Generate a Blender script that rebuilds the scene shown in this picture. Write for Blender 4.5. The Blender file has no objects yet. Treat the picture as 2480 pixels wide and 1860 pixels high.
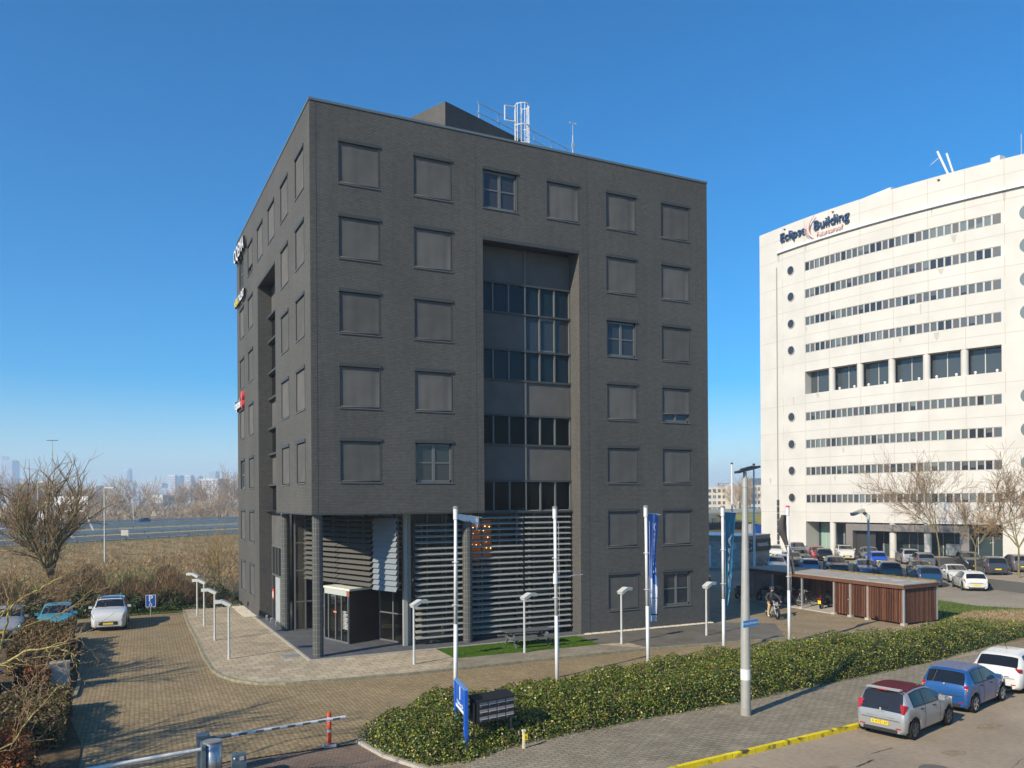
import bpy, math, random
import numpy as np
from mathutils import Vector, Matrix
random.seed(7); rng = np.random.default_rng(11)
C = bpy.context.scene.collection
S = bpy.context.scene
R = math.radians
# ---------------------------------------------------------------- camera
CAMP = Vector((-8.1415, -36.46, 7.163)); YAW = 0.4616; ROLL = -0.0066
rt = Vector((math.cos(YAW), -math.sin(YAW), 0)); fw = Vector((math.sin(YAW), math.cos(YAW), 0)); up = Vector((0, 0, 1))
r3 = rt*math.cos(ROLL)+up*math.sin(ROLL); u3 = up*math.cos(ROLL)-rt*math.sin(ROLL)
cd = bpy.data.cameras.new('camera'); cam = bpy.data.objects.new('camera', cd); C.objects.link(cam)
m = Matrix((r3, u3, -fw)).transposed().to_4x4(); m.translation = CAMP; cam.matrix_world = m
cd.sensor_width = 36; cd.lens = 36*1966.2/2480; cd.shift_y = 280.5/2480; cd.clip_end = 20000; cd.clip_start = .2
S.camera = cam
# ---------------------------------------------------------------- sky and sun
SUN_EL = R(30.8); SUN_AZ = R(18.6)          # shadows fall towards +x, slightly +y
sd = Vector((-math.cos(SUN_AZ)*math.cos(SUN_EL), -math.sin(SUN_AZ)*math.cos(SUN_EL), math.sin(SUN_EL)))
w = bpy.data.worlds.new('World'); S.world = w; w.use_nodes = True
nt = w.node_tree; bg = nt.nodes['Background']
sky = nt.nodes.new('ShaderNodeTexSky'); sky.sky_type = 'NISHITA'; sky.sun_disc = False
sky.sun_elevation = SUN_EL; sky.sun_rotation = math.atan2(sd.x, sd.y)
sky.altitude = 0; sky.air_density = 1.0; sky.dust_density = 0.3; sky.ozone_density = 4.5
hs = nt.nodes.new('ShaderNodeHueSaturation'); hs.inputs['Saturation'].default_value = 1.70; nt.links.new(sky.outputs[0], hs.inputs['Color'])
nt.links.new(hs.outputs[0], bg.inputs[0]); bg.inputs[1].default_value = 0.122
sl = bpy.data.lights.new('sun', 'SUN'); sl.energy = 5.0; sl.angle = R(.55); sl.color = (1, .90, .72)
so = bpy.data.objects.new('sun', sl); C.objects.link(so)
so.rotation_euler = sd.to_track_quat('Z', 'Y').to_euler(); so.location = (-60, -30, 60)
S.view_settings.view_transform = 'Standard'; S.view_settings.look = 'None'
S.view_settings.exposure = 0.42; S.view_settings.gamma = 1
S.cycles.max_bounces = 6; S.cycles.transparent_max_bounces = 12; S.cycles.volume_bounces = 2
S.cycles.caustics_reflective = False; S.cycles.caustics_refractive = False
# ---------------------------------------------------------------- helpers
def tag(o, label=None, cat=None, group=None, kind=None):
    if label: o['label'] = label
    if cat: o['category'] = cat
    if group: o['group'] = group
    if kind: o['kind'] = kind
    return o
def thing(name, label, cat, loc=(0, 0, 0), rz=0, group=None):
    o = bpy.data.objects.new(name, None); C.objects.link(o); o.empty_display_size = .3
    o.location = loc; o.rotation_euler = (0, 0, rz)
    return tag(o, label, cat, group)
def wmat(o):
    mm = o.matrix_basis.copy()
    p = o.parent
    while p: mm = p.matrix_basis @ (o.matrix_parent_inverse if False else Matrix()) @ mm; p = p.parent
    return mm
def link(name, me, parent=None, world=False):
    o = bpy.data.objects.new(name, me); C.objects.link(o)
    if parent:
        o.parent = parent
        if world: o.matrix_parent_inverse = full(parent).inverted()
    return o
def full(o):
    mm = o.matrix_basis.copy()
    if o.parent: mm = full(o.parent) @ o.matrix_parent_inverse @ mm
    return mm
SPLIT = {'infill_panel', 'edge_flashing', 'expansion_joint', 'inner_post', 'shed_post', 'post_footing', 'indicator', 'leg', 'floodlight', 'roof_box', 'mullion', 'roof_spout', 'sun_ray', 'lobby_furniture', 'gallery', 'lobby_wall', 'curtain_rail', 'hoop_rail'}
class MB:
    """collects faces and builds one mesh"""
    def __init__(s): s.v = []; s.f = []; s.mi = []; s.uv = []
    def add(s, vs, fs, mi=0):
        s.pc = getattr(s, 'pc', []); s.pc.append((len(s.v), len(s.f)))
        b = len(s.v); s.v += [tuple(q) for q in vs]
        for f in fs: s.f.append([b+i for i in f]); s.mi.append(mi)
        return s
    def quad(s, a, b, c, d, mi=0): return s.add([a, b, c, d], [(0, 1, 2, 3)], mi)
    def box(s, x0, y0, z0, x1, y1, z1, mi=0):
        return s.add([(x0,y0,z0),(x1,y0,z0),(x1,y1,z0),(x0,y1,z0),(x0,y0,z1),(x1,y0,z1),(x1,y1,z1),(x0,y1,z1)],
            [(3,2,1,0),(4,5,6,7),(0,1,5,4),(1,2,6,5),(2,3,7,6),(3,0,4,7)], mi)
    def cbox(s, c, sz, M=None, mi=0, bev=0):
        x, y, z = sz[0]/2, sz[1]/2, sz[2]/2
        M = M or Matrix(); c = Vector(c)
        P = [(-x,-y,-z),(x,-y,-z),(x,y,-z),(-x,y,-z),(-x,-y,z),(x,-y,z),(x,y,z),(-x,y,z)]
        return s.add([c+(M.to_3x3() @ Vector(p)) for p in P],
            [(3,2,1,0),(4,5,6,7),(0,1,5,4),(1,2,6,5),(2,3,7,6),(3,0,4,7)], mi)
    def beam(s, a, b, w_, h_, mi=0, upv=(0, 0, 1)):
        a = Vector(a); b = Vector(b); d = b-a; L = d.length; d.normalize(); u = Vector(upv)
        if abs(d.dot(u)) > .99: u = Vector((1, 0, 0))
        x = d; y = u.cross(x).normalized(); z = x.cross(y)
        return s.cbox((a+b)/2, (L, w_, h_), Matrix((x, y, z)).transposed(), mi)
    def cyl(s, a, b, r0, r1=None, n=10, caps=True, mi=0):
        r1 = r0 if r1 is None else r1
        a = Vector(a); b = Vector(b); d = (b-a).normalized()
        u = d.orthogonal().normalized(); v = d.cross(u)
        V = []
        for i in range(n):
            t = 2*math.pi*i/n; e = u*math.cos(t)+v*math.sin(t); V.append(a+e*r0)
        for i in range(n):
            t = 2*math.pi*i/n; e = u*math.cos(t)+v*math.sin(t); V.append(b+e*r1)
        F = [(i, (i+1) % n, n+(i+1) % n, n+i) for i in range(n)]
        if caps: F += [tuple(range(n))[::-1], tuple(range(n, 2*n))]
        return s.add(V, F, mi)
    def tube(s, pts, r, n=6, mi=0):
        for i in range(len(pts)-1):
            ra = r[i] if isinstance(r, (list, tuple)) else r
            rb = r[i+1] if isinstance(r, (list, tuple)) else r
            s.cyl(pts[i], pts[i+1], ra, rb, n, True, mi)
        return s
    def torus(s, c, R0, r, M=None, n=20, k=6, mi=0, a0=0, a1=2*math.pi):
        M = (M or Matrix()).to_3x3(); c = Vector(c); V = []; closed = abs(a1-a0-2*math.pi) < 1e-4
        nn = n if closed else n+1
        for i in range(nn):
            t = a0+(a1-a0)*i/n
            for j in range(k):
                q = 2*math.pi*j/k; rr = R0+r*math.cos(q)
                V.append(c+M @ Vector((rr*math.cos(t), rr*math.sin(t), r*math.sin(q))))
        F = []
        for i in range(n):
            i2 = (i+1) % nn
            for j in range(k): F.append((i*k+j, i2*k+j, i2*k+(j+1) % k, i*k+(j+1) % k))
        return s.add(V, F, mi)
    def sphere(s, c, r, n=10, m_=6, sc=(1, 1, 1), mi=0):
        V = []; F = []
        for i in range(m_+1):
            p = math.pi*i/m_
            for j in range(n):
                t = 2*math.pi*j/n
                V.append((c[0]+r*sc[0]*math.sin(p)*math.cos(t), c[1]+r*sc[1]*math.sin(p)*math.sin(t), c[2]+r*sc[2]*math.cos(p)))
        for i in range(m_):
            for j in range(n): F.append((i*n+j, (i+1)*n+j, (i+1)*n+(j+1) % n, i*n+(j+1) % n))
        return s.add(V, F, mi)
    def prism(s, poly, z0, z1, mi=0):
        n = len(poly)
        V = [(p[0], p[1], z0) for p in poly]+[(p[0], p[1], z1) for p in poly]
        F = [tuple(range(n))[::-1], tuple(range(n, 2*n))]+[(i, (i+1) % n, n+(i+1) % n, n+i) for i in range(n)]
        return s.add(V, F, mi)
    def build(s, name, mats, parent=None, world=False, smooth=False, uv=None):
        if name in SPLIT and parent and 1 < len(s.pc) <= 60:
            pc = s.pc+[(len(s.v), len(s.f))]; o = None
            for (v0, f0), (v1, f1) in zip(pc[:-1], pc[1:]):
                q = MB(); q.pc = []; q.v = s.v[v0:v1]; q.f = [[i-v0 for i in f] for f in s.f[f0:f1]]; q.mi = s.mi[f0:f1]; o = q.build(name, mats, parent, world, smooth)
            return o
        me = bpy.data.meshes.new(name); me.from_pydata(s.v, [], s.f)
        if not isinstance(mats, (list, tuple)): mats = [mats]
        for q in mats: me.materials.append(q)
        if len(mats) > 1: me.polygons.foreach_set('material_index', s.mi)
        if smooth: me.polygons.foreach_set('use_smooth', [len(f) <= 4 for f in s.f])
        if uv: 
            L = me.uv_layers.new(name='UVMap')
            co = [uv(s.v[li.vertex_index]) for li in me.loops]
            L.data.foreach_set('uv', [c for p in co for c in p])
        me.update()
        return link(name, me, parent, world)
def mesh_np(name, V, F, mats, mi=None, parent=None, attr=None, world=False, smooth=False):
    """V (n,3), F (m,k) numpy; attr = per-face random value"""
    me = bpy.data.meshes.new(name); k = F.shape[1]
    me.vertices.add(len(V)); me.vertices.foreach_set('co', V.astype(np.float32).ravel())
    me.loops.add(F.size); me.loops.foreach_set('vertex_index', F.astype(np.int32).ravel())
    me.polygons.add(len(F)); me.polygons.foreach_set('loop_start', (np.arange(len(F))*k).astype(np.int32))
    me.polygons.foreach_set('loop_total', np.full(len(F), k, np.int32))
    if not isinstance(mats, (list, tuple)): mats = [mats]
    for q in mats: me.materials.append(q)
    if mi is not None: me.polygons.foreach_set('material_index', mi.astype(np.int32))
    if smooth: me.polygons.foreach_set('use_smooth', np.ones(len(F), bool))
    if attr is not None:
        a = me.attributes.new('tint', 'FLOAT', 'FACE'); a.data.foreach_set('value', attr.astype(np.float32))
    me.update(calc_edges=True); me.validate()
    return link(name, me, parent, world)
def copy_tree(o, parent=None, mats=None):
    c = o.copy(); C.objects.link(c)
    if parent: c.parent = parent
    for ch in list(o.children): copy_tree(ch, c)
    return c
def text(body, size, ext=.01, align='CENTER', bold=0):
    cu = bpy.data.curves.new('t', 'FONT'); cu.body = body; cu.size = size; cu.extrude = ext; cu.align_x = align; cu.align_y = 'CENTER'
    cu.offset = bold; cu.resolution_u = 3
    o = bpy.data.objects.new('t', cu); C.objects.link(o)
    me = bpy.data.meshes.new_from_object(o); bpy.data.objects.remove(o); bpy.data.curves.remove(cu)
    return me
def place_text(name, body, size, mat, mtx, parent, ext=.01, align='CENTER', bold=0):
    me = text(body, size, ext, align, bold); me.materials.clear(); me.materials.append(mat)
    if ext > .05:
        me.materials.append(BLACK); me.polygons.foreach_set('material_index', [0 if abs(p.normal.z) > .5 else 1 for p in me.polygons])
    me.transform(mtx); return link(name, me, parent, True)
def frame(o, x, y):       # matrix with origin o, text x and y directions
    x = Vector(x).normalized(); y = Vector(y).normalized(); z = x.cross(y)
    q = Matrix((x, y, z)).transposed().to_4x4(); q.translation = Vector(o); return q
# ---------------------------------------------------------------- materials
def mat(name, col, rough=.6, metal=0, noise=0, nscale=8, bump=0, bscale=60, spec=None, coat=0, emit=None, es=0, stain=None, trans=0):
    m_ = bpy.data.materials.new(name); m_.use_nodes = True; n = m_.node_tree.nodes; l = m_.node_tree.links
    b = n['Principled BSDF']; b.inputs['Roughness'].default_value = rough; b.inputs['Metallic'].default_value = metal
    spec = (.12 if rough > .78 else .5) if spec is None else spec
    b.inputs['Specular IOR Level'].default_value = spec; b.inputs['Coat Weight'].default_value = coat
    b.inputs['Coat Roughness'].default_value = .04
    b.inputs['Base Color'].default_value = (*col, 1)
    if noise or bump or stain:
        tc = n.new('ShaderNodeTexCoord')
    if noise:
        t = n.new('ShaderNodeTexNoise'); t.inputs['Scale'].default_value = nscale; t.inputs['Detail'].default_value = 6
        l.new(tc.outputs['Object'], t.inputs['Vector'])
        r = n.new('ShaderNodeMapRange'); r.inputs['From Min'].default_value = .3; r.inputs['From Max'].default_value = .7
        r.inputs['To Min'].default_value = 1-noise; r.inputs['To Max'].default_value = 1+noise
        l.new(t.outputs[0], r.inputs['Value'])
        x = n.new('ShaderNodeMix'); x.data_type = 'RGBA'; x.blend_type = 'MULTIPLY'; x.inputs[0].default_value = 1
        x.inputs[6].default_value = (*col, 1); l.new(r.outputs[0], x.inputs[7]); l.new(x.outputs[2], b.inputs['Base Color'])
    if bump:
        t2 = n.new('ShaderNodeTexNoise'); t2.inputs['Scale'].default_value = bscale; l.new(tc.outputs['Object'], t2.inputs['Vector'])
        bp = n.new('ShaderNodeBump'); bp.inputs['Strength'].default_value = bump; bp.inputs['Distance'].default_value = .02
        l.new(t2.outputs[0], bp.inputs['Height']); l.new(bp.outputs[0], b.inputs['Normal'])
    if emit: b.inputs['Emission Color'].default_value = (*emit, 1); b.inputs['Emission Strength'].default_value = es
    if trans: b.inputs['Transmission Weight'].default_value = trans
    return m_
def ramp_mat(name, cols, rough=.6, spec=.3, trans=.0):
    """colour picked by the per-face 'tint' attribute"""
    m_ = bpy.data.materials.new(name); m_.use_nodes = True; n = m_.node_tree.nodes; l = m_.node_tree.links
    b = n['Principled BSDF']; b.inputs['Roughness'].default_value = rough; b.inputs['Specular IOR Level'].default_value = spec
    a = n.new('ShaderNodeAttribute'); a.attribute_name = 'tint'
    r = n.new('ShaderNodeValToRGB'); cr = r.color_ramp; cr.interpolation = 'CONSTANT'
    while len(cr.elements) > 1: cr.elements.remove(cr.elements[-1])
    pos = 0
    for i, (wt, c) in enumerate(cols):
        if i == 0: e = cr.elements[0]; e.position = 0
        else: e = cr.elements.new(pos)
        e.color = (*c, 1); pos += wt
    l.new(a.outputs['Fac'], r.inputs[0]); l.new(r.outputs[0], b.inputs['Base Color'])
    if trans:
        tr = n.new('ShaderNodeBsdfTranslucent'); l.new(r.outputs[0], tr.inputs[0])
        mx = n.new('ShaderNodeMixShader'); mx.inputs[0].default_value = trans
        l.new(b.outputs[0], mx.inputs[1]); l.new(tr.outputs[0], mx.inputs[2]); l.new(mx.outputs[0], n['Material Output'].inputs[0])
    return m_
def brick_mat(name, c1, c2, mortar, bw, rh, ms, src='UV', rot=0, noise=.12, nscale=1.2, bump=.4, rough=.85, off=.5, fine=.12, patches=None, spec=.12, sq=1, streak=0):
    m_ = bpy.data.materials.new(name); m_.use_nodes = True; n = m_.node_tree.nodes; l = m_.node_tree.links
    b = n['Principled BSDF']; b.inputs['Roughness'].default_value = rough; b.inputs['Specular IOR Level'].default_value = spec
    tc = n.new('ShaderNodeTexCoord'); mp = n.new('ShaderNodeMapping'); mp.inputs['Rotation'].default_value = (0, 0, rot)
    l.new(tc.outputs[src], mp.inputs[0])
    t = n.new('ShaderNodeTexBrick'); t.inputs['Scale'].default_value = 1; t.offset = off; t.squash = sq
    t.inputs['Brick Width'].default_value = bw; t.inputs['Row Height'].default_value = rh; t.inputs['Mortar Size'].default_value = ms
    t.inputs['Color1'].default_value = (*c1, 1); t.inputs['Color2'].default_value = (*c2, 1); t.inputs['Mortar'].default_value = (*mortar, 1)
    t.inputs['Mortar Smooth'].default_value = .3
    l.new(mp.outputs[0], t.inputs[0])
    def ns(sc, lo, hi, det=6):
        q = n.new('ShaderNodeTexNoise'); q.inputs['Scale'].default_value = sc; q.inputs['Detail'].default_value = det
        l.new(tc.outputs[src], q.inputs['Vector'])
        r = n.new('ShaderNodeMapRange'); r.inputs['From Min'].default_value = .32; r.inputs['From Max'].default_value = .68
        r.inputs['To Min'].default_value = lo; r.inputs['To Max'].default_value = hi; l.new(q.outputs[0], r.inputs['Value']); return r.outputs[0]
    cur = t.outputs['Color']
    for sc, a in ((nscale, noise), (nscale*14, fine), (nscale*.13, noise*.8)):
        x = n.new('ShaderNodeMix'); x.data_type = 'RGBA'; x.blend_type = 'MULTIPLY'; x.inputs[0].default_value = 1
        l.new(cur, x.inputs[6]); l.new(ns(sc, 1-a, 1+a), x.inputs[7]); cur = x.outputs[2]
    if streak:
        m3 = n.new('ShaderNodeMapping'); m3.inputs['Scale'].default_value = (1.6, .10, 1); l.new(tc.outputs[src], m3.inputs[0])
        q = n.new('ShaderNodeTexNoise'); q.inputs['Scale'].default_value = 1.5; q.inputs['Detail'].default_value = 5; l.new(m3.outputs[0], q.inputs['Vector'])
        r = n.new('ShaderNodeMapRange'); r.inputs['From Min'].default_value = .35; r.inputs['From Max'].default_value = .65; r.inputs['To Min'].default_value = 1-streak; r.inputs['To Max'].default_value = 1+streak; l.new(q.outputs[0], r.inputs['Value'])
        x = n.new('ShaderNodeMix'); x.data_type = 'RGBA'; x.blend_type = 'MULTIPLY'; x.inputs[0].default_value = 1; l.new(cur, x.inputs[6]); l.new(r.outputs[0], x.inputs[7]); cur = x.outputs[2]
    if patches:
        q = n.new('ShaderNodeTexNoise'); q.inputs['Scale'].default_value = patches[1]; q.inputs['Detail'].default_value = 8; l.new(tc.outputs[src], q.inputs['Vector'])
        r = n.new('ShaderNodeMapRange'); r.inputs['From Min'].default_value = patches[2]; r.inputs['From Max'].default_value = patches[2]+.12; l.new(q.outputs[0], r.inputs['Value'])
        x = n.new('ShaderNodeMix'); x.data_type = 'RGBA'; l.new(r.outputs[0], x.inputs[0]); l.new(cur, x.inputs[6]); x.inputs[7].default_value = (*patches[0], 1); cur = x.outputs[2]
    l.new(cur, b.inputs['Base Color'])
    bp = n.new('ShaderNodeBump'); bp.inputs['Strength'].default_value = bump; bp.inputs['Distance'].default_value = .012; bp.invert = True
    l.new(t.outputs['Fac'], bp.inputs['Height']); l.new(bp.outputs[0], b.inputs['Normal'])
    return m_
def glass_mat(name, tint=(.02, .025, .03), rough=.03, clear=0.0, ior=1.5, spec=.6):
    m_ = bpy.data.materials.new(name); m_.use_nodes = True; n = m_.node_tree.nodes; l = m_.node_tree.links
    b = n['Principled BSDF']; b.inputs['Base Color'].default_value = (*tint, 1); b.inputs['Roughness'].default_value = rough
    b.inputs['Specular IOR Level'].default_value = spec; b.inputs['IOR'].default_value = ior
    if clear:
        tr = n.new('ShaderNodeBsdfTransparent'); tr.inputs[0].default_value = (*[min(1, .55+c*2) for c in tint], 1)
        mx = n.new('ShaderNodeMixShader'); gl = n.new('ShaderNodeBsdfGlossy'); gl.inputs['Roughness'].default_value = .02
        fr = n.new('ShaderNodeFresnel'); fr.inputs[0].default_value = 1.6
        m2 = n.new('ShaderNodeMixShader'); l.new(fr.outputs[0], m2.inputs[0]); l.new(tr.outputs[0], m2.inputs[1]); l.new(gl.outputs[0], m2.inputs[2])
        mx.inputs[0].default_value = clear; l.new(b.outputs[0], mx.inputs[1]); l.new(m2.outputs[0], mx.inputs[2])
        l.new(mx.outputs[0], n['Material Output'].inputs[0])
    return m_
BR = brick_mat('painted_brick', (.124, .120, .111), (.100, .097, .090), (.066, .064, .059), .22, .068, .011, noise=.07, nscale=.35, bump=.5, rough=.72, fine=.06, streak=.04)
BLIND = mat('screen_fabric', (.112, .109, .104), .8, noise=.12, nscale=1.1, bump=.05, bscale=300)
STEEL = mat('blue_grey_steel', (.055, .062, .064), .6, spec=.3, noise=.05)
FRAME = mat('window_frame_grey', (.13, .135, .132), .45)
DARKM = mat('dark_metal', (.035, .037, .04), .5)
GLASS = glass_mat('window_glass', (.035, .042, .05), spec=.45)
NAVY = glass_mat('sky_tinted_glass', (.010, .024, .036), .25, spec=.2)  # upper recess glass, sky reflection put into its navy base colour
BLACKG = glass_mat('black_glass', (.005, .006, .007), .1, ior=1.4, spec=.12)
CLEARG = glass_mat('lobby_glass', (.02, .022, .022), .03, clear=.8)
SLATD = mat('louvre_metal_dark', (.115, .11, .098), .55)
SLAT = mat('louvre_metal', (.30, .30, .275), .5, noise=.05)
SLATB = mat('louvre_metal_blue', (.19, .215, .235), .42)
WHITE = mat('white_paint', (.68, .68, .67), .45, noise=.03)
GREYP = mat('grey_lamp_paint', (.50, .51, .49), .45)
BLACK = mat('black', (.012, .012, .013), .5)
RUBBER = mat('rubber', (.018, .018, .018), .85)
CONC = mat('concrete', (.42, .40, .35), .85, noise=.12, nscale=3, bump=.2)
GALV = mat('galvanised', (.55, .57, .58), .38, metal=.6, noise=.06, nscale=4)
YEL = mat('yellow_paint', (.8, .62, .02), .6)
RED = mat('red_paint', (.75, .06, .02), .5)
LETW = mat('white_letter', (.85, .85, .85), .4)
LETY = mat('yellow_letter', (.85, .68, .05), .4)
LETR = mat('red_letter', (.75, .06, .05), .4)
NAVYL = mat('navy_letter', (.02, .05, .12), .4)
PINK = mat('pink_letter', (.75, .5, .48), .5)
BLUE = mat('blue_paint', (.01, .1, .48), .4)
# ================================================================ GROUND
def sheet(name, poly, z, m_, parent=None, thick=0, kind='structure'):
    b = MB()
    if thick: b.prism(poly, z-thick, z)
    else: b.add([(p[0], p[1], z) for p in poly], [tuple(range(len(poly)))])
    o = b.build(name, m_, parent); return tag(o, kind=kind) if kind else o
GRD = mat('rough_ground', (.12, .10, .05), .95, noise=.35, nscale=.35, bump=.4, bscale=6)
KLINK = brick_mat('brown_klinker', (.40, .30, .165), (.285, .21, .115), (.11, .085, .05), .21, .105, .015, src='Object', rot=R(47), noise=.10, nscale=.55, bump=.5, fine=.13, patches=((.24, .2, .13), .22, .57))
KLINK2 = brick_mat('red_brown_klinker', (.27, .19, .14), (.22, .155, .115), (.12, .1, .075), .21, .105, .012, src='Object', rot=R(20), noise=.16, nscale=.8, bump=.5, patches=((.14, .13, .06), .9, .60))
KLINK3 = brick_mat('grey_brown_klinker', (.42, .32, .185), (.33, .25, .145), (.14, .11, .08), .22, .11, .018, src='Object', rot=R(-26), noise=.10, nscale=.7, bump=.5)
TILE = brick_mat('concrete_tile', (.46, .38, .26), (.37, .30, .205), (.15, .12, .08), .5, .5, .014, src='Object', rot=0, noise=.14, nscale=.9, bump=.35, fine=.1, off=.5)
TILE2 = brick_mat('plaza_slate', (.115, .118, .122), (.10, .103, .108), (.19, .19, .18), .6, .6, .009, src='Object', noise=.12, nscale=.9, bump=.25, off=.0, rough=.6)
APRON = brick_mat('dark_paver', (.175, .155, .125), (.15, .135, .11), (.09, .08, .065), .21, .07, .007, src='Object', noise=.16, nscale=.9, bump=.3)
SIDEW = brick_mat('grey_paver', (.31, .265, .19), (.24, .205, .145), (.11, .10, .08), .30, .15, .012, src='Object', rot=R(8), noise=.14, nscale=.8, bump=.5, patches=((.32, .27, .19), .55, .62))
ROAD = brick_mat('pinkish_asphalt', (.32, .255, .18), (.32, .255, .18), (.32, .255, .18), 30, 30, .0, src='Object', noise=.12, nscale=.45, bump=0, fine=.10, patches=((.26, .205, .145), .35, .60))
ASPH = brick_mat('lot_asphalt', (.28, .24, .18), (.28, .24, .18), (.28, .24, .18), 30, 30, .0, src='Object', noise=.14, nscale=.3, bump=0, fine=.10, patches=((.22, .19, .145), .2, .58))
KERB = mat('kerb_concrete', (.40, .37, .31), .85, noise=.15, nscale=6, bump=.3)
KERBM = mat('mossy_kerb', (.25, .23, .16), .9, noise=.25, nscale=5, bump=.3)
SAND = mat('sandy_soil', (.33, .27, .19), .95, noise=.2, nscale=7, bump=.5, bscale=40)
GRAVELM = ramp_mat('gravel_stones', [(.4, (.62, .55, .42)), (.3, (.5, .43, .32)), (.3, (.72, .66, .55))], .9)
LAWN = mat('artificial_turf', (.10, .20, .012), .9, noise=.3, nscale=9, bump=.8, bscale=140)
GRASS = mat('verge_grass', (.10, .14, .03), .95, noise=.4, nscale=3, bump=.8, bscale=60)
MULCH = mat('dry_mulch', (.26, .20, .12), .95, noise=.35, nscale=9, bump=.8, bscale=70)
def big_ground():
    b = MB(); s = 9000
    b.quad((-s, -s, -.06), (s, -s, -.06), (s, s, -.06), (-s, s, -.06)); return tag(b.build('ground', GRD), kind='structure')
big_ground()
sheet('car_park_paving', [(-60, -13.2), (-1.4, -12.9), (20, -9.6), (27, -9.3), (31.3, -7.4), (40, -7), (40, 60), (15, 60), (15, 10), (-2, 20.2), (-60, 19.4)][:10]+[(-60, 19.4)], 0, KLINK)
sheet('shed_forecourt', [(23.6, -2.2), (26.3, -8.2), (31.0, -7.6), (33.5, -6.5), (33.2, 24), (26, 24), (23, 2)], .004, KLINK3)
sheet('entrance_apron', [(-60, -40), (-9, -40), (-.35, -17.1), (-1.5, -13.0), (-60, -13.2)], .002, KLINK2)
# raised pavement round the building, with kerb
kp = [(-3.75, 22.4), (-4.05, 15), (-4.15, 9), (-4.3, 3.4), (-4.3, 0), (-4.12, -1.5), (-3.7, -2.7), (-3.0, -3.7), (-2.0, -4.25), (-.2, -4.55), (3, -4.85), (9.7, -4.85), (14.7, -4.95), (22.5, -5.9)]
def offs(p, d):
    out = []
    for i in range(len(p)):
        a = Vector(p[max(0, i-1)]); c = Vector(p[min(len(p)-1, i+1)]); t = (c-a).normalized(); nrm = Vector((-t.y, t.x))
        out.append((p[i][0]+nrm.x*d, p[i][1]+nrm.y*d))
    return out
inn = offs(kp, .14)
b = MB()
for i in range(len(kp)-1):
    a, c, d, e = kp[i], kp[i+1], inn[i+1], inn[i]
    b.prism([a, c, d, e], -.05, .115)
tag(b.build('pavement_kerb', KERBM), kind='structure')
gut = offs(kp, -.34)
b = MB()
for i in range(len(kp)-1): b.quad((*gut[i], .004), (*gut[i+1], .004), (*kp[i+1], .004), (*kp[i], .004))
tag(b.build('gutter', KLINK), kind='structure')
sheet('pavement', inn[:13]+[(14.7, -3.2), (13.3, -3.0), (13.3, -.3), (.0, -.3), (-.2, 24), (-3.7, 24)], .11, TILE, thick=.15)
sheet('grey_pavement_strip', [(5.65, -2.98), (13.21, -3.1), (14.6, -4.78), (4.5, -4.72)], .114, SIDEW)
sheet('dark_apron', [(13.25, -.32), (23.3, -.42), (25.4, -2.1), (22.6, -5.72), (14.7, -4.8), (13.25, -3.1)], .10, APRON, thick=.14)
b = MB(); b.prism([(23.0, -5.85), (26.0, -2.2), (26.1, -2.1), (23.05, -5.95)], 0, .1); tag(b.build('apron_kerb', KERBM), kind='structure')
sheet('terrace', [(-.12, -.28), (14.0, -.28), (14.0, 1.0), (8.6, 5), (.9, 15.2), (-.12, 15.2)], .125, TILE2, thick=.2)
b = MB(); b.box(-.26, -.42, -.05, 14.0, -.285, .15); b.box(-.26, -.285, -.05, -.125, 15.2, .15); tag(b.build('terrace_kerb', KERB), kind='structure')
# loose stones on the lawn edge, gravel strip along the wall
def gravel(name, x0, y0, x1, y1, z, n, s=.05):
    x = rng.uniform(x0, x1, n); y = rng.uniform(y0, y1, n); r = rng.uniform(s*.5, s, n)
    base = np.array([(1,0,0),(0,1,0),(-1,0,0),(0,-1,0),(0,0,1)], float)
    V = base[None]*r[:, None, None]; V += np.stack([x, y, np.full(n, z)], -1)[:, None]
    F = np.array([(0,1,4),(1,2,4),(2,3,4),(3,0,4)])[None]+(np.arange(n)*5)[:, None, None]
    return tag(mesh_np(name, V.reshape(-1, 3), F.reshape(-1, 3), GRAVELM, attr=np.repeat(rng.random(n), 4)), 'pale gravel strip along the foot of the dark wall', 'gravel', kind='stuff')
gravel('gravel_strip', 14.1, -.32, 22.6, -.02, .11, 2600); gravel('gravel_strip', -.75, 15.2, -.02, 23.5, .12, 3200)
sheet('lawn_base', [(5.73, -.44), (13.45, -.44), (13.21, -3.05), (5.65, -2.94)], .118, LAWN)
# street side
kl = [(3.0, -19.75), (5.3, -19.3), (12.9, -18.66), (16.2, -18.35), (26, -17.3), (40, -15.6), (60, -12.8)]
sheet('street', [(-9, -40), (-.2, -19.9), (3.0, -19.8)]+kl[1:]+[(60, -60), (-9, -60)], .0, ROAD)
sheet('street_pavement', [(-.35, -17.1), (-.2, -19.8)]+[(p[0], p[1]+.12) for p in kl]+[(60, -11), (24, -13.4), (16, -13.8), (2, -15.4)], .12, SIDEW, thick=.2)
SCUFF = brick_mat('yellow_kerb_paint', (.78, .60, .02), (.74, .56, .02), (.3, .25, .05), .9, .5, .008, src='Object', noise=.14, bump=.3, patches=((.10, .085, .05), 2.6, .545))
def kerbline(name, pts, w_, z1, m_):
    b = MB()
    for i in range(len(pts)-1):
        a = Vector(pts[i]); c = Vector(pts[i+1]); t = (c-a).normalized(); nrm = Vector((-t.y, t.x))*w_
        b.prism([tuple(a), tuple(c), tuple(c+nrm), tuple(a+nrm)], -.05, z1)
    return tag(b.build(name, m_), kind='structure')
kerbline('yellow_kerb', kl[:4], .14, .128, SCUFF); kerbline('street_kerb', kl[3:], .14, .126, KERB)
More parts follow.
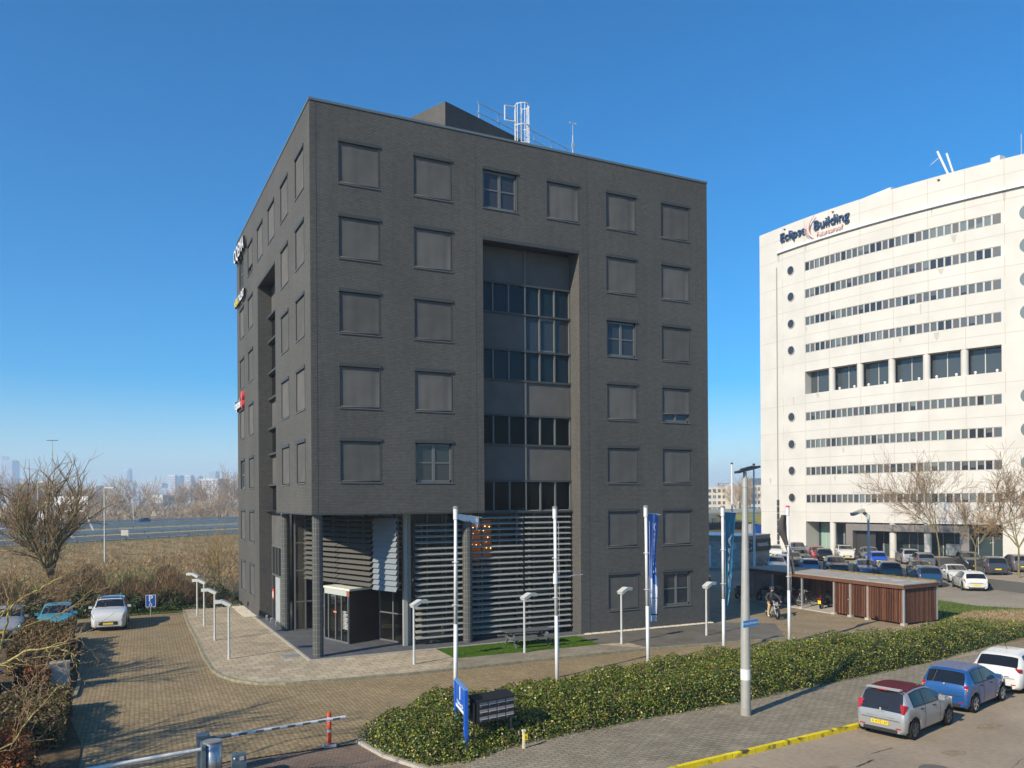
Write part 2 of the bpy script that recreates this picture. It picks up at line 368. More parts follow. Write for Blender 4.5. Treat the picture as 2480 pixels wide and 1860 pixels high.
kerbline('entry_kerb', [(-.2, -19.8), (-.36, -17.2), (-.75, -16.1), (-1.35, -14.6), (-1.62, -12.9)][::-1], .1, .09, KERB)
sheet('hedge_bed', [(-1.5, -12.6), (-1.3, -14.7), (-.6, -16.2), (1.5, -16.45), (4.3, -15.75), (12, -15.15), (21, -14.1), (36, -12.6), (60, -8), (60, -7), (34, -7.2), (28, -8.4), (17, -8.9), (4, -10.6), (.2, -11.4)], .05, SAND, thick=.1)
MANH = mat('iron_cover', (.13, .11, .09), .7, noise=.2, nscale=20, bump=.3)
b = MB(); b.prism([(11.3+.42*math.cos(t), -22.3+.42*math.sin(t)) for t in np.linspace(0, 2*math.pi, 24)[:-1]], 0, .006)
tag(b.build('manhole_cover', MANH), 'round iron manhole cover set in the street near the silver car', 'manhole cover')
b = MB()
for i in range(14): b.box(-1.0+i*.055, -.0, .113, -.97+i*.055, .62, .128)
b.box(-1.06, -.06, .112, -.2, .0, .13); b.box(-1.06, .62, .112, -.2, .68, .13)
dg = b.build('floor_grate', GALV); dg.location = (-.1, .9, 0)
tag(dg, 'slotted metal grate in the pale tiles beside the corner column', 'grate')
for k, (x, y) in enumerate([(-3.9, -14.9), (-3.55, -15.4), (-3.2, -15.95)]):
    b = MB(); b.prism([(x-.1, y-.04), (x+.02, y-.1), (x+.1, y+.04), (x-.02, y+.1)], 0, .007)
    tag(b.build('white_paver', mat('white_stone', (.6, .56, .5), .8) if k == 0 else bpy.data.materials['white_stone']), ('farthest of three white marker stones in the red brown paving', 'middle one of three white marker stones in the red brown paving', 'nearest of three white marker stones in the red brown paving')[k], 'paver', 'white marker stones in the paving')
CRK = mat('tar_seam', (.05, .045, .04), .8)
def seam(name, pts, w_, label):
    b = MB(); 
    for i in range(len(pts)-1):
        a = Vector(pts[i]); c = Vector(pts[i+1]); t = (c-a).normalized(); n2 = Vector((-t.y, t.x))*w_*(.6+.4*math.sin(i*2.3)**2)
        b.quad((*(a-n2), .0045), (*(c-n2), .0045), (*(c+n2), .0045), (*(a+n2), .0045))
    return tag(b.build(name, CRK), kind='structure')
def wig(x0, y0, x1, y1, n, am, sd_):
    r2 = random.Random(sd_); return [(x0+(x1-x0)*i/n+r2.uniform(-am, am), y0+(y1-y0)*i/n+r2.uniform(-am, am)) for i in range(n+1)]
seam('road_seam', wig(7.2, -19.9, 8.6, -22.6, 14, .03, 1), .014, ''); seam('road_seam', wig(9.6, -21.2, 10.5, -21.0, 8, .02, 2), .035, ''); seam('road_seam', wig(10.9, -20.6, 11.9, -20.5, 7, .015, 3), .02, '')
seam('road_seam', wig(12.2, -23.4, 22, -20.5, 40, .03, 4), .008, '')
STN = mat('oil_stain', (.27, .205, .13), .85, noise=.2, nscale=5)
b = MB()
r2 = random.Random(8)
for (x, y, rr) in ((13.0, -21.6, .5), (9.0, -20.9, .3), (16.5, -20.4, .6), (6.4, -21.6, .45), (20, -19.8, .5)):
    b.add([(x+rr*math.cos(t)*r2.uniform(.7, 1.2), y+.5*rr*math.sin(t)*r2.uniform(.7, 1.2), .0035) for t in np.linspace(0, 6.28, 15)[:-1]], [tuple(range(14))])
tag(b.build('road_stain', STN), kind='structure')
# right hand car park
sheet('lot_asphalt', [(34.9, 60), (34.9, 6), (43.2, .7), (42.6, -2.5), (44, -4.9), (60, -9), (75, -14), (110, -10), (110, 60)], .004, ASPH)
sheet('lawn_wedge', [(34.8, -5.6), (34.8, 6.2), (43.2, .8), (42.7, -2.5), (44.1, -4.8), (60, -8.9), (60, -10.5), (44, -7), (40, -7.2)], .03, GRASS)
sheet('mulch_bed', [(33.5, -6.4), (38.7, -4.4), (44, -6.4), (62, -10.2), (62, -16), (34, -13), (27, -13.5), (30, -8.4)], .06, MULCH)
sheet('planting_bed', [(-13.4, -3.7), (-10.5, -3.5), (-9.75, -3.1), (-9.35, -2.5), (-9.3, -1.0), (-9.45, 12.2), (-13.4, 12.2)], .05, mat('leafy_soil', (.13, .09, .05), .95, noise=.4, nscale=5, bump=.8, bscale=30), thick=.1)
kerbline('bed_kerb', [(-13.4, -3.82), (-10.5, -3.62), (-9.68, -3.2), (-9.22, -2.5), (-9.16, -1.0), (-9.3, 12.2)], .12, .09, KERBM)
sheet('planting_bed', [(-14, -3.95-.6), (-9.9, -4.1), (-9.3, -6), (-8.9, -9.2), (-8.9, -13), (-14, -13)], .04, bpy.data.materials['leafy_soil'], thick=.1)
# verge, embankment and motorway behind
sheet('back_verge', [(-60, 19.4), (-2.2, 20.2), (-2.2, 60), (-60, 60)], .03, GRASS)
def surf(name, fn, xs, ys, m_):
    V = [(x, y, fn(x, y)) for y in ys for x in xs]; n = len(xs)
    F = [(j*n+i, j*n+i+1, (j+1)*n+i+1, (j+1)*n+i) for j in range(len(ys)-1) for i in range(n-1)]
    b = MB(); b.add(V, F); return tag(b.build(name, m_, smooth=True), kind='structure')
BANK = mat('embankment_soil', (.26, .19, .085), .95, noise=.4, nscale=.5, bump=.9, bscale=7)
BANKG = mat('embankment_grass', (.22, .19, .075), .95, noise=.3, nscale=.8, bump=.7, bscale=10)
def mw(x): return 103+.83*x                   # near edge of the motorway
ud = Vector((.77, .64)); nd = Vector((-.64, .77))   # along and across the motorway
def MP(a, c, z): q = Vector((-2, 101))+ud*a+nd*c; return (q.x, q.y, z)
def bankz(c): return 1.45 if c > -3 else (max(0, 1.45*(1+(c+3)/22.)) if c > -25 else 0)
def strip(name, a0, a1, cs, m_, n=24):
    b = MB()
    for i in range(n):
        aa, ab = a0+(a1-a0)*i/n, a0+(a1-a0)*(i+1)/n
        for (c0, z0), (c1, z1) in zip(cs[:-1], cs[1:]): b.quad(MP(aa, c0, z0), MP(ab, c0, z0), MP(ab, c1, z1), MP(aa, c1, z1))
    return tag(b.build(name, m_), kind='structure')
strip('embankment', -120, 330, [(-30, -.1), (-24, .2), (-12, .9), (-3.5, 1.42)], BANK)
strip('motorway_verge', -120, 330, [(-3.5, 1.42), (0, 1.5)], BANKG)
MROAD = mat('motorway_asphalt', (.15, .125, .095), .9, noise=.1, nscale=2)
strip('motorway', -120, 330, [(0, 1.52), (16, 1.55)], MROAD)
strip('median', -120, 330, [(16, 1.5), (24, 1.5)], BANKG)
strip('motorway', -120, 330, [(24, 1.6), (41, 1.65)], MROAD)
strip('far_median', -120, 330, [(41, 1.55), (58, 1.7)], BANKG)
strip('motorway', -120, 330, [(58, 1.75), (74, 1.8)], MROAD)
strip('far_verge', -120, 330, [(74, 1.7), (100, .4), (140, -.05)], BANK)
b = MB()
for k_, c in enumerate((1.2, 8.5, 15.2, 25, 33, 40)): b.add([MP(-100, c, 1.67), MP(300, c, 1.67), MP(300, c+(.9 if k_ in (0, 2, 3, 5) else .4), 1.67), MP(-100, c+(.9 if k_ in (0, 2, 3, 5) else .4), 1.67)], [(0, 1, 2, 3)])
tag(b.build('lane_markings', WHITE), kind='structure')
# ================================================================ BRICK OFFICE
W_, D_, H_ = 22.52, 22.85, 25.22
office = thing('office_building', 'dark grey painted brick office cube of seven storeys with square screened windows', 'building', (0, 0, 0))
ROWT = [23.62-3.4*i for i in range(7)]; WH = 2.01; WW = 1.93
def wallgrid(mb, P, us, zs, hole, uvl):
    for i in range(len(us)-1):
        for j in range(len(zs)-1):
            u0, u1, z0, z1 = us[i], us[i+1], zs[j], zs[j+1]
            if hole((u0+u1)/2, (z0+z1)/2): continue
            mb.add([P(u0, z0, 0), P(u1, z0, 0), P(u1, z1, 0), P(u0, z1, 0)], [(0, 1, 2, 3)]); uvl += [(u0, z0), (u1, z0), (u1, z1), (u0, z1)]
def finish(mb, name, m_, uvl, parent):
    o = mb.build(name, m_, parent); me = o.data
    L = me.uv_layers.new(name='UVMap'); L.data.foreach_set('uv', [c for p in uvl for c in p]); return o
def facade(name, P, cols, wl, cutz, rec, wins, width):
    """P(u,z,d) -> world. rec=(u0,u1,ztop); cut=(u0,u1) below cutz"""
    mb = MB(); uvl = []
    us = sorted(set([0, width]+[c for w0 in cols for c in (w0, w0+WW)]+[rec[0], rec[1]]+list(wl)))
    zs = sorted(set([-.3, H_, cutz, rec[2]]+[z for r_ in ROWT for z in (r_, r_-WH)]))
    wr = [(cols[c], cols[c]+WW, ROWT[r_]-WH, ROWT[r_]) for r_, c in wins]
    def hole(u, z):
        if rec[0] < u < rec[1] and z < rec[2]: return True
        if wl[0] < u < wl[1] and z < cutz: return True
        return any(a < u < b_ and c < z < d for a, b_, c, d in wr)
    wallgrid(mb, P, us, zs, hole, uvl)
    for a, b_, c, d in wr:                               # reveals
        for q, uv in (([(a, c), (b_, c)], 0), ([(b_, c), (b_, d)], 1), ([(b_, d), (a, d)], 0), ([(a, d), (a, c)], 1)):
            (ua, za), (ub, zb) = q
            mb.add([P(ua, za, 0), P(ub, zb, 0), P(ub, zb, .16), P(ua, za, .16)], [(0, 1, 2, 3)])
            uvl += [(ua, za), (ub, zb), (ub+.16, zb), (ua+.16, za)] if uv == 0 else [(0, za), (0, zb), (.16, zb), (.16, za)]
    return finish(mb, 'wall', BR, uvl, office)
PF = lambda u, z, d: (u, d, z)
PL = lambda u, z, d: (d, D_-u, z)
colF = [1.28+3.6*i for i in range(6)]
colL = [D_-(1.2+3.69*i)-WW for i in range(6)]          # u measured from the far corner
winF = [(0, c) for c in range(6)]+[(r_, c) for r_ in range(1, 5) for c in (0, 1, 4, 5)]+[(r_, c) for r_ in (5, 6) for c in (4, 5)]
winL = winF
RF = (8.48, 14.0, 20.19); RL = (D_-14.15, D_-8.5, 20.19)
facade('wall', PF, colF, (0, 8.48), 6.6, RF, winF, W_)
facade('wall', PL, colL, (D_-8.5, D_), 6.6, RL, winL, D_)
# plain back and right walls, returns of the two recesses, soffit, roof
mb = MB(); uvl = []
def wq(a, b_, z0, z1):
    L = math.hypot(b_[0]-a[0], b_[1]-a[1]); mb.add([(*a, z0), (*b_, z0), (*b_, z1), (*a, z1)], [(0, 1, 2, 3)]); uvl.extend([(0, z0), (L, z0), (L, z1), (0, z1)])
wq((W_, 0), (W_, D_), -.3, H_); wq((W_, D_), (0, D_), -.3, H_)
wq((8.48, 0), (8.48, 1.5), 6.6, 20.19); wq((14.0, 1.5), (14.0, 0), -.1, 20.19)
wq((0, 14.15), (.82, 14.15), -.1, 20.19); wq((.82, 8.5), (0, 8.5), 6.6, 20.19)
finish(mb, 'wall', BR, uvl, office)
b = MB(); b.box(.02, .02, 6.6, 8.47, 8.49, 6.62); b.box(.3, 8.5, 6.6, 14, 14.1, 6.62); b.box(8.49, 1.4, 6.6, 14.0, 8.5, 6.62)
b.box(.02, 8.51, 20.2, .8, 14.14, 20.3); b.box(8.5, .02, 20.2, 13.98, 1.4, 20.3)
b.build('soffit', DARKM, office)
b = MB(); b.box(.25, .25, 24.7, W_-.25, D_-.25, 24.8); b.build('roof', ASPH, office)
CAPM = mat('parapet_cap_steel', (.12, .15, .17), .35)
b = MB(); t = .035
b.box(-t, -t, H_-.1, W_+t, .28, H_+.012); b.box(-t, D_-.28, H_-.1, W_+t, D_+t, H_+.012); b.box(-t, .28, H_-.1, .28, D_-.28, H_+.012); b.box(W_-.28, .28, H_-.1, W_+t, D_-.28, H_+.012)
b.build('parapet_cap', CAPM, office)
b = MB(); b.box(-.02, -.02, 6.53, 8.5, .1, 6.6); b.box(-.02, .1, 6.53, .1, 8.5, 6.6); b.box(8.5, -.015, 20.02, 13.98, .14, 20.2); b.box(-.015, 8.52, 20.05, .1, 14.13, 20.2)
b.build('edge_flashing', STEEL, office)
# corner joint in the brickwork
b = MB()
for x in (.28, 8.1, 14.55): b.box(x, -.004, 6.6 if x < 9 else .12, x+.02, .002, 25.1)
b.build('expansion_joint', DARKM, office)
# windows : frame with head box, sill and side guides
def win_frame():
    b = MB()
    b.box(-.02, -.05, WH-.12, WW+.02, .10, WH+.02, 0)            # screen head box
    b.box(-.03, -.04, -.045, WW+.03, .15, -.003, 1)               # sill
    b.box(.002, -.012, .0, .035, .1, WH-.16, 0); b.box(WW-.035, -.012, .0, WW-.002, .1, WH-.16, 0)
    b.box(.002, .10, .0, WW-.002, .16, .04, 1)
    return b
fr = win_frame().build('window', [STEEL, FRAME], office); fr.name = 'window'
def blind_mesh(seed, bottom=.0):
    r_ = random.Random(seed); b = MB(); nx, nz = 14, 10; V = []
    a1, a2, ph = r_.uniform(.2, 1), r_.uniform(.2, 1), r_.uniform(0, 6)
    for j in range(nz+1):
        for i in range(nx+1):
            x = .05+(WW-.1)*i/nx; z = .05+bottom+(WH-.2-bottom)*j/nz; s = i/nx
            d = .03*a1*math.exp(-((s-.12)/.07)**2)+.03*a2*math.exp(-((s-.9)/.06)**2)+.008*math.sin(9*s+ph)*a1+.004*math.sin(23*s+ph)
            V.append((x, .035+d*(1-j/nz*.5), z))
    F = [(j*(nx+1)+i, j*(nx+1)+i+1, (j+1)*(nx+1)+i+1, (j+1)*(nx+1)+i) for j in range(nz) for i in range(nx)]
    b.add(V, F); b.box(.045, .0, .035+bottom, WW-.045, .04, .075+bottom)
    return b
blinds = []
def proto_child(mb, name, m_, parent, smooth=False): return mb.build(name, m_, parent, smooth=smooth)
CURT = mat('net_curtain', (.5, .52, .5), .9); PLANTM = mat('pot_plant', (.08, .16, .04), .8)
def casement():
    b = MB(); f = .085
    b.box(.05, .09, .04, WW-.05, .15, .04+f); b.box(.05, .09, WH-.16-f, WW-.05, .15, WH-.16)
    b.box(.05, .09, .04, .05+f, .15, WH-.16); b.box(WW-.05-f, .09, .04, WW-.05, .15, WH-.16)
    b.box(WW/2-.07, .085, .04, WW/2+.07, .15, WH-.16)
    b.box(.13, .095, .92, WW-.13, .14, .99); return b
def pane_mb():
    b = MB(); b.box(.06, .13, .06, WW-.06, .136, WH-.18); return b
fr_me = fr.data; bpy.data.objects.remove(fr)
bl_me = []
BLV = [BLIND, mat('screen_fabric_light', (.125, .121, .115), .8, noise=.14, nscale=.9), mat('screen_fabric_dark', (.098, .096, .092), .8, noise=.12, nscale=1.3)]
for sd_ in range(7):
    o = blind_mesh(sd_).build('blind', BLV[(0, 1, 0, 2, 0, 1, 2)[sd_]], office, smooth=True); bl_me.append(o.data); bpy.data.objects.remove(o)
o = blind_mesh(9, .42).build('blind', BLIND, office, smooth=True); bl_half = o.data; bpy.data.objects.remove(o)
o = casement().build('casement', FRAME, office); cs_me = o.data; bpy.data.objects.remove(o)
o = pane_mb().build('pane', GLASS, office); pn_me = o.data; bpy.data.objects.remove(o)
openF = {(0, 2), (4, 1), (2, 4), (6, 5)}; halfF = {(3, 5)}
openL = {(0, 5), (4, 5), (6, 0), (6, 1)}; halfL = {(0, 4)}
def put_windows(P, cols, wins, op, hf, rz):
    for k, (r_, c) in enumerate(wins):
        o = link('window', fr_me, office); o.location = P(cols[c], ROWT[r_]-WH, 0); o.rotation_euler = (0, 0, rz)
        if (r_, c) in op: tag(o, 'window with its screen rolled up and bare panes showing')
        g = link('pane', pn_me, o)
        if (r_, c) in op: link('casement', cs_me, o)
        elif (r_, c) in hf: link('casement', cs_me, o); link('blind', bl_half, o)
        else: link('blind', bl_me[(r_*5+c*3+k) % 7], o)
put_windows(PF, colF, winF, openF, halfF, 0)
put_windows(PL, colL, winL, openL, halfL, R(-90))
# glazed recess, front : rows of blinds and glass between dark rails
zc = [20.1, 18.26, 16.74, 14.86, 13.3, 11.51, 9.98, 8.14, 6.5]
xs_ = [8.55, 9.43, 10.33, 11.28, 12.14, 13.03, 13.95]; yd = 1.05
kinds = ['b', 'n', 'm', 'n', 'b', 'k', 'b', 'k']
rail = MB(); mull = MB()
for z in zc[1:]: rail.box(8.5, yd-.17, z-.05, 14.0, yd-.02, z+.05)
for i, (zt, zb) in enumerate(zip(zc[:-1], zc[1:])):
    k = kinds[i]
    def bl(x0, x1, sd_):
        b = MB(); n = 16; V = []
        for j in range(7):
            for q in range(n+1):
                s = q/n; V.append((x0+(x1-x0)*s, yd-.09+.012*math.exp(-((s-.93)/.06)**2)+.008*math.exp(-((s-.07)/.05)**2)+.003*math.sin(11*s+sd_), zb+.05+(zt-zb-.1)*j/6))
        b.add(V, [(j*(n+1)+q, j*(n+1)+q+1, (j+1)*(n+1)+q+1, (j+1)*(n+1)+q) for j in range(6) for q in range(n)])
        b.build('blind', BLIND, office, smooth=True)
    if k == 'b': bl(8.52, 11.24, i); bl(11.32, 13.96, i+3); mull.box(11.24, yd-.15, zb, 11.32, yd-.04, zt)
    else:
        if k == 'm': bl(8.52, 11.24, i)
        for j in range(6):
            if k == 'm' and j < 3: continue
            g = MB(); g.box(xs_[j]+.02, yd-.03, zb+.05, xs_[j+1]-.02, yd+.0, zt-.05)
            g.build('glass_panel', NAVY if k == 'n' else GLASS if k == 'm' else BLACKG, office)
        for x in xs_[(3 if k == 'm' else 1):]: mull.box(x-.035, yd-.13, zb, x+.035, yd-.01, zt)
        if k == 'm': mull.box(12.14, yd-.06, zb+.05, 13.03, yd-.04, zb+.14); mull.box(12.14, yd-.06, zt-.18, 13.03, yd-.04, zt-.05)
rail.build('curtain_rail', STEEL, office); mull.build('mullion', FRAME, office)
b = MB(); b.box(8.5, yd+.02, 6.6, 14, yd+.2, 20.19); b.build('back_panel', DARKM, office)
CEIL = mat('ceiling_lamp', (1, 1, 1), emit=(1, .95, .85), es=2.2)
# left recess
rail = MB(); mull = MB()
for z in zc[1:]: rail.box(.55, 8.52, z-.06, .8, 14.12, z+.06)
for i, (zt, zb) in enumerate(zip(zc[:-1], zc[1:])):
    for j, (y0, y1) in enumerate([(8.55, 10.4), (10.4, 12.3), (12.3, 14.1)]):
        g = MB(); g.box(.8, y0+.03, zb+.05, .86, y1-.03, zt-.05); g.build('glass_panel', BLIND if kinds[i] == 'b' else BLACKG, office)
        mull.box(.72, y0-.04, zb, .8, y0+.04, zt)
rail.build('curtain_rail', STEEL, office); mull.build('mullion', FRAME, office)
# entrance hall: columns
def mosaic():
    m_ = brick_mat('column_tile', (.085, .088, .083), (.075, .077, .073), (.2, .2, .185), .125, .27, .010, src='UV', off=0, noise=.04, bump=.2, rough=.45)
    return m_
MOS = mosaic()
for cx, cy, z0 in ((.33, .36, .12), (.50, 8.72, .12), (7.80, .60, .12)):
    b = MB(); n = 36; r_ = .24; V = []; uvl = []
    for i in range(n): 
        t0, t1 = 2*math.pi*i/n, 2*math.pi*(i+1)/n
        p = [(cx+r_*math.cos(t0), cy+r_*math.sin(t0)), (cx+r_*math.cos(t1), cy+r_*math.sin(t1))]
        b.add([(*p[0], z0), (*p[1], z0), (*p[1], 6.6), (*p[0], 6.6)], [(0, 1, 2, 3)]); uvl += [(t0*r_, z0), (t1*r_, z0), (t1*r_, 6.6), (t0*r_, 6.6)]
    o = finish(b, 'column', MOS, uvl, office)
    o.data.polygons.foreach_set('use_smooth', [True]*n)
# lobby glass walls (polyline) with frames
e1 = Vector((.9, 8.35)); e2 = Vector((2.3, 8.3)); e3 = Vector((4.2, 3.42)); e4 = Vector((4.98, 1.45))
def glasswall(a, c, z0, z1, vs, hs, gm=CLEARG):
    a = Vector(a); c = Vector(c); L = (c-a).length; u = (c-a)/L; nn = Vector((u.y, -u.x))
    f = MB()
    def pt(s, z, o): q = a+u*s+nn*o; return (q.x, q.y, z)
    g = MB(); g.quad(pt(0, z0, 0), pt(L, z0, 0), pt(L, z1, 0), pt(0, z1, 0)); g.build('glass_wall', gm, office)
    for v in vs: 
        f.beam(pt(v*L, z0, .02), pt(v*L, z1, .02), .07, .1, upv=(nn.x, nn.y, 0))
    for h in hs: f.beam(pt(0, h, .02), pt(L, h, .02), .1, .06)
    f.build('glazing_frame', FRAME, office)
glasswall(e1, e2, .13, 6.6, (0.02, .42, 1), (.16, 1.7, 3.4, 4.9))
glasswall(e2, e3, .13, 6.6, (.25, .5, .75, 1), (.16, 1.45, 2.9, 3.2, 4.9))
glasswall(e3, e4, .13, 6.6, (0, .5, .98), (.16, 1.55, 2.75, 4.9))
glasswall((5.0, 1.5), (13.95, 1.5), .13, 6.55, [i/9 for i in range(10)], (.16, 2.3, 4.4, 6.5))
# door side below the left recess
b = MB(); b.box(.80, 8.5, .12, .86, 14.1, 6.6); b.build('back_panel', BLACKG, office)
b = MB(); b.box(.74, 11.2, 4.55, .79, 14.12, 6.45); b.build('grey_panel', BLIND, office)
DOORM = mat('pale_grey_door', (.38, .41, .41), .5, noise=.1, nscale=3)
d = MB(); d.box(.72, 11.6, .13, .79, 12.9, 2.7); dd = d.build('side_door', DOORM, office)
d = MB(); d.box(.68, 12.65, 1.1, .71, 12.8, 1.14); d.build('door_handle', GALV, dd)
f = MB()
for y in (11.2, 12.2, 13.1, 14.08): f.box(.72, y-.03, .13 if y > 13 else 2.7, .8, y+.03, 4.5)
f.box(.72, 11.2, 2.74, .79, 14.1, 2.82); f.box(.72, 11.2, 4.45, .79, 14.1, 4.55); f.build('glazing_frame', FRAME, office)
b = MB(); b.box(.70, 13.45, 1.3, .72, 13.85, 1.9); nb = b.build('red_notice', RED, office); 
b = MB(); b.box(.69, 13.5, 1.4, .699, 13.8, 1.75); b.build('notice_sheet', WHITE, nb)
# vestibule box
vd = Vector((.925, .38)); ve = Vector((-.27, .963))   # along side wall / along door face
v0 = Vector((2.45, 2.80)); VL = 1.9; VW = 2.45; VH = 2.83
def vp(a, c, z): q = v0+vd*a+ve*c; return (q.x, q.y, z)
DKW = mat('dark_brown_panel', (.035, .016, .010), .25, spec=.5)
b = MB(); b.add([vp(0, 0, .13), vp(VL, 0, .13), vp(VL, 0, VH-.1), vp(0, 0, VH-.1)], [(0, 1, 2, 3)]); vb = b.build('vestibule', DKW, office)
b = MB(); b.add([vp(0, VW, .13), vp(VL, VW, .13), vp(VL, VW, VH-.1), vp(0, VW, VH-.1)], [(3, 2, 1, 0)]); b.build('side_panel', DKW, vb)
b = MB(); b.add([vp(-.05, -.05, VH-.1), vp(VL, -.05, VH-.1), vp(VL, VW+.05, VH-.1), vp(-.05, VW+.05, VH-.1), vp(-.05, -.05, VH), vp(VL, -.05, VH), vp(VL, VW+.05, VH), vp(-.05, VW+.05, VH)], [(3,2,1,0),(4,5,6,7),(0,1,5,4),(1,2,6,5),(2,3,7,6),(3,0,4,7)])
b.build('vestibule_roof', mat('pale_roof_sheet', (.66, .64, .54), .6, noise=.08, nscale=4), vb)
b = MB(); b.add([vp(-.02, 0, VH-.38), vp(-.02, VW, VH-.38), vp(-.02, VW, VH-.1), vp(-.02, 0, VH-.1)], [(3, 2, 1, 0)]); b.build('door_header', mat('header_metal', (.42, .44, .41), .5), vb)
b = MB(); b.add([vp(-.03, .0, VH-.38), vp(-.03, .26, VH-.38), vp(-.03, .26, VH-.11), vp(-.03, .0, VH-.11)], [(3, 2, 1, 0)]); b.build('wooden_corner', mat('red_brown_wood', (.28, .09, .04), .6), vb)
for k, (c0, c1) in enumerate(((.18, .72), (.72, 1.3), (1.3, 2.0), (2.0, 2.4))):
    b = MB(); b.add([vp(.0, c0+.03, .2), vp(.0, c1-.03, .2), vp(.0, c1-.03, VH-.4), vp(.0, c0+.03, VH-.4)], [(3, 2, 1, 0)]); b.build('door_pane', CLEARG, vb)
b = MB()
for c in (.05, .72, 1.3, 2.0, 2.42): b.beam(vp(-.02, c, .13), vp(-.02, c, VH-.38), .07 if c not in (.05,) else .12, .07, upv=(ve.x, ve.y, 0))
b.beam(vp(-.02, 0, .16), vp(-.02, VW, .16), .06, .08); b.build('door_frame', FRAME, vb)
b = MB(); b.beam(vp(-.07, 1.15, 1.6), vp(-.07, 1.45, 1.6), .02, .07); b.build('door_sticker', mat('orange_sticker', (.8, .25, .1), .5), vb)
nb_ = MB()
for i in range(14):
    L = [.26, .2, .34, .3, .22, .36, .34, .3, .25, .36, .36, .33, .36, .34][i]
    z = 1.66-i*.065; nb_.add([vp(-.012, .64-L-.1, z), vp(-.012, .54, z), vp(-.012, .54, z+.035), vp(-.012, .64-L-.1, z+.035)], [(3, 2, 1, 0)])
    nb_.add([vp(-.012, .58, z), vp(-.012, .65, z), vp(-.012, .65, z+.035), vp(-.012, .58, z+.035)], [(3, 2, 1, 0)])
nb_.build('tenant_list', mat('dull_white', (.5, .52, .5), .6), vb)
# lobby interior
LOBF = mat('lobby_floor', (.16, .14, .11), .4); LOBW = mat('lobby_wall', (.13, .12, .10), .7)
b = MB(); b.add([(5, 1.6, .128), (13.9, 1.6, .128), (13.9, 8, .128), (2.5, 8.2, .128)], [(0, 1, 2, 3)]); b.build('lobby_floor', LOBF, office)
b = MB(); b.box(2.6, 8.3, .1, 13.9, 8.4, 6.6); b.box(13.9, 1.5, .1, 13.99, 8.4, 6.6); b.box(.87, 8.6, .1, 13.9, 14.1, 6.6); b.build('lobby_wall', LOBW, office)
b = MB(); b.box(8.2, 5.2, 3.3, 13.8, 8.3, 3.5); b.box(8.2, 5.1, 3.5, 13.8, 5.16, 4.4); b.build('gallery', LOBF, office)
AMB = mat('amber_screen', (.25, .06, .01), .6, emit=(1, .30, .02), es=.13, noise=.4, nscale=5)
b = MB(); b.box(8.35, 1.75, 4.25, 9.65, 1.8, 6.1); am = b.build('amber_panel', AMB, office)
BULB = mat('lamp_bulb', (1, .8, .4), emit=(1, .62, .2), es=6)
b = MB()
for i in range(22): b.sphere((8.45+(i*.41) % 1.15, 1.70, 4.35+(i*.73) % 1.65), .03, 6, 4)
b.build('lamp_bulb', BULB, am)
b = MB(); prof = [(.38, .14), (.36, .3), (.1, .42), (.07, .8), (.16, .95), (.2, 1.3), (.34, 1.6), (.36, 1.75), (.22, 1.9), (.1, 2.1), (.04, 2.3), (.035, 6)]
for (ra, za), (rb, zb) in zip(prof[:-1], prof[1:]): b.cyl((6.15, 2.7, za), (6.15, 2.7, zb), ra, rb, 14, False)
b.build('gold_lamp', mat('polished_gold', (.75, .55, .18), .25, metal=.9), office, smooth=True)
b = MB()
for x in (7.1, 9.1, 10.3, 12.4): b.box(x, 2.3, .13, x+.12, 2.42, 6.5)
b.build('inner_post', mat('pale_post', (.5, .46, .36), .5), office)
b = MB(); 
for (x, z, w1) in ((11.0, 3.2, 1.6), (10.6, 1.0, .9), (12.8, 2.7, .8), (6.9, 2.9, .6)): b.box(x, 3, z, x+w1, 3.4, z+.1)
b.box(12.0, 3.0, .13, 13.2, 3.7, .85); b.box(9.6, 3.2, .13, 10.6, 4, .55); b.build('lobby_furniture', mat('pale_furniture', (.45, .43, .38), .6), office)
# louvre screens
def slat(mb, a, c, z, tilt, d=.22, th=.03):
    a = Vector((*a, z)); c = Vector((*c, z)); u = (c-a).normalized(); out = Vector((u.y, -u.x, 0))
    if tilt == 0: w1 = out*d
    e = out*math.cos(tilt)*d+Vector((0, 0, -math.sin(tilt)*d)); nz = Vector((0, 0, th))
    mb.add([a, c, c+e, a+e, a+nz, c+nz, c+e+nz*.5, a+e+nz*.5], [(3,2,1,0),(4,5,6,7),(0,1,5,4),(1,2,6,5),(2,3,7,6),(3,0,4,7)])
def screen(a, c, zs_, tilt, m_, name='louvre_screen', d=.22, th=.03, posts=(0, 1)):
    a = Vector(a); c = Vector(c); u = (c-a); b = MB()
    for z in zs_: slat(b, a+u*.01, c-u*.01, z, tilt, d, th)
    o = b.build(name, m_, office); p = MB()
    for s in posts:
        q = a+u*s; p.box(q.x-.03, q.y-.03, zs_[0]-.1, q.x+.03, q.y+.03, zs_[-1]+.2)
    p.build('screen_post', DARKM, o); return o
s0 = Vector((1.55, 8.27)); s1 = Vector((2.56, 5.18)); s2 = Vector((3.5, 2.2)); s3 = Vector((4.15, .45))
zz = [3.08+.268*i for i in range(13)]
screen(s0, s1, zz, R(28), SLATD, d=.26); screen(s1, s2, zz, R(28), SLATD, d=.26); screen(s2, s3, zz, R(66), SLATB, d=.28)
zf = [.47+.2895*i for i in range(22)]
screen((5.12, 1.02), (11.08, 1.02), zf[:20], R(10), SLAT, d=.24, th=.075, posts=(.005, .45, .995))
screen((8.6, 1.02), (11.08, 1.02), zf[20:], R(10), SLAT, d=.24, th=.075, posts=())
screen((11.14, 1.02), (13.9, 1.02), zf, R(10), SLAT, d=.24, th=.075, posts=(.0, .995))
b = MB(); b.box(8.6, .76, 6.50, 13.95, 1.5, 6.6); b.build('canopy_edge', STEEL, office)
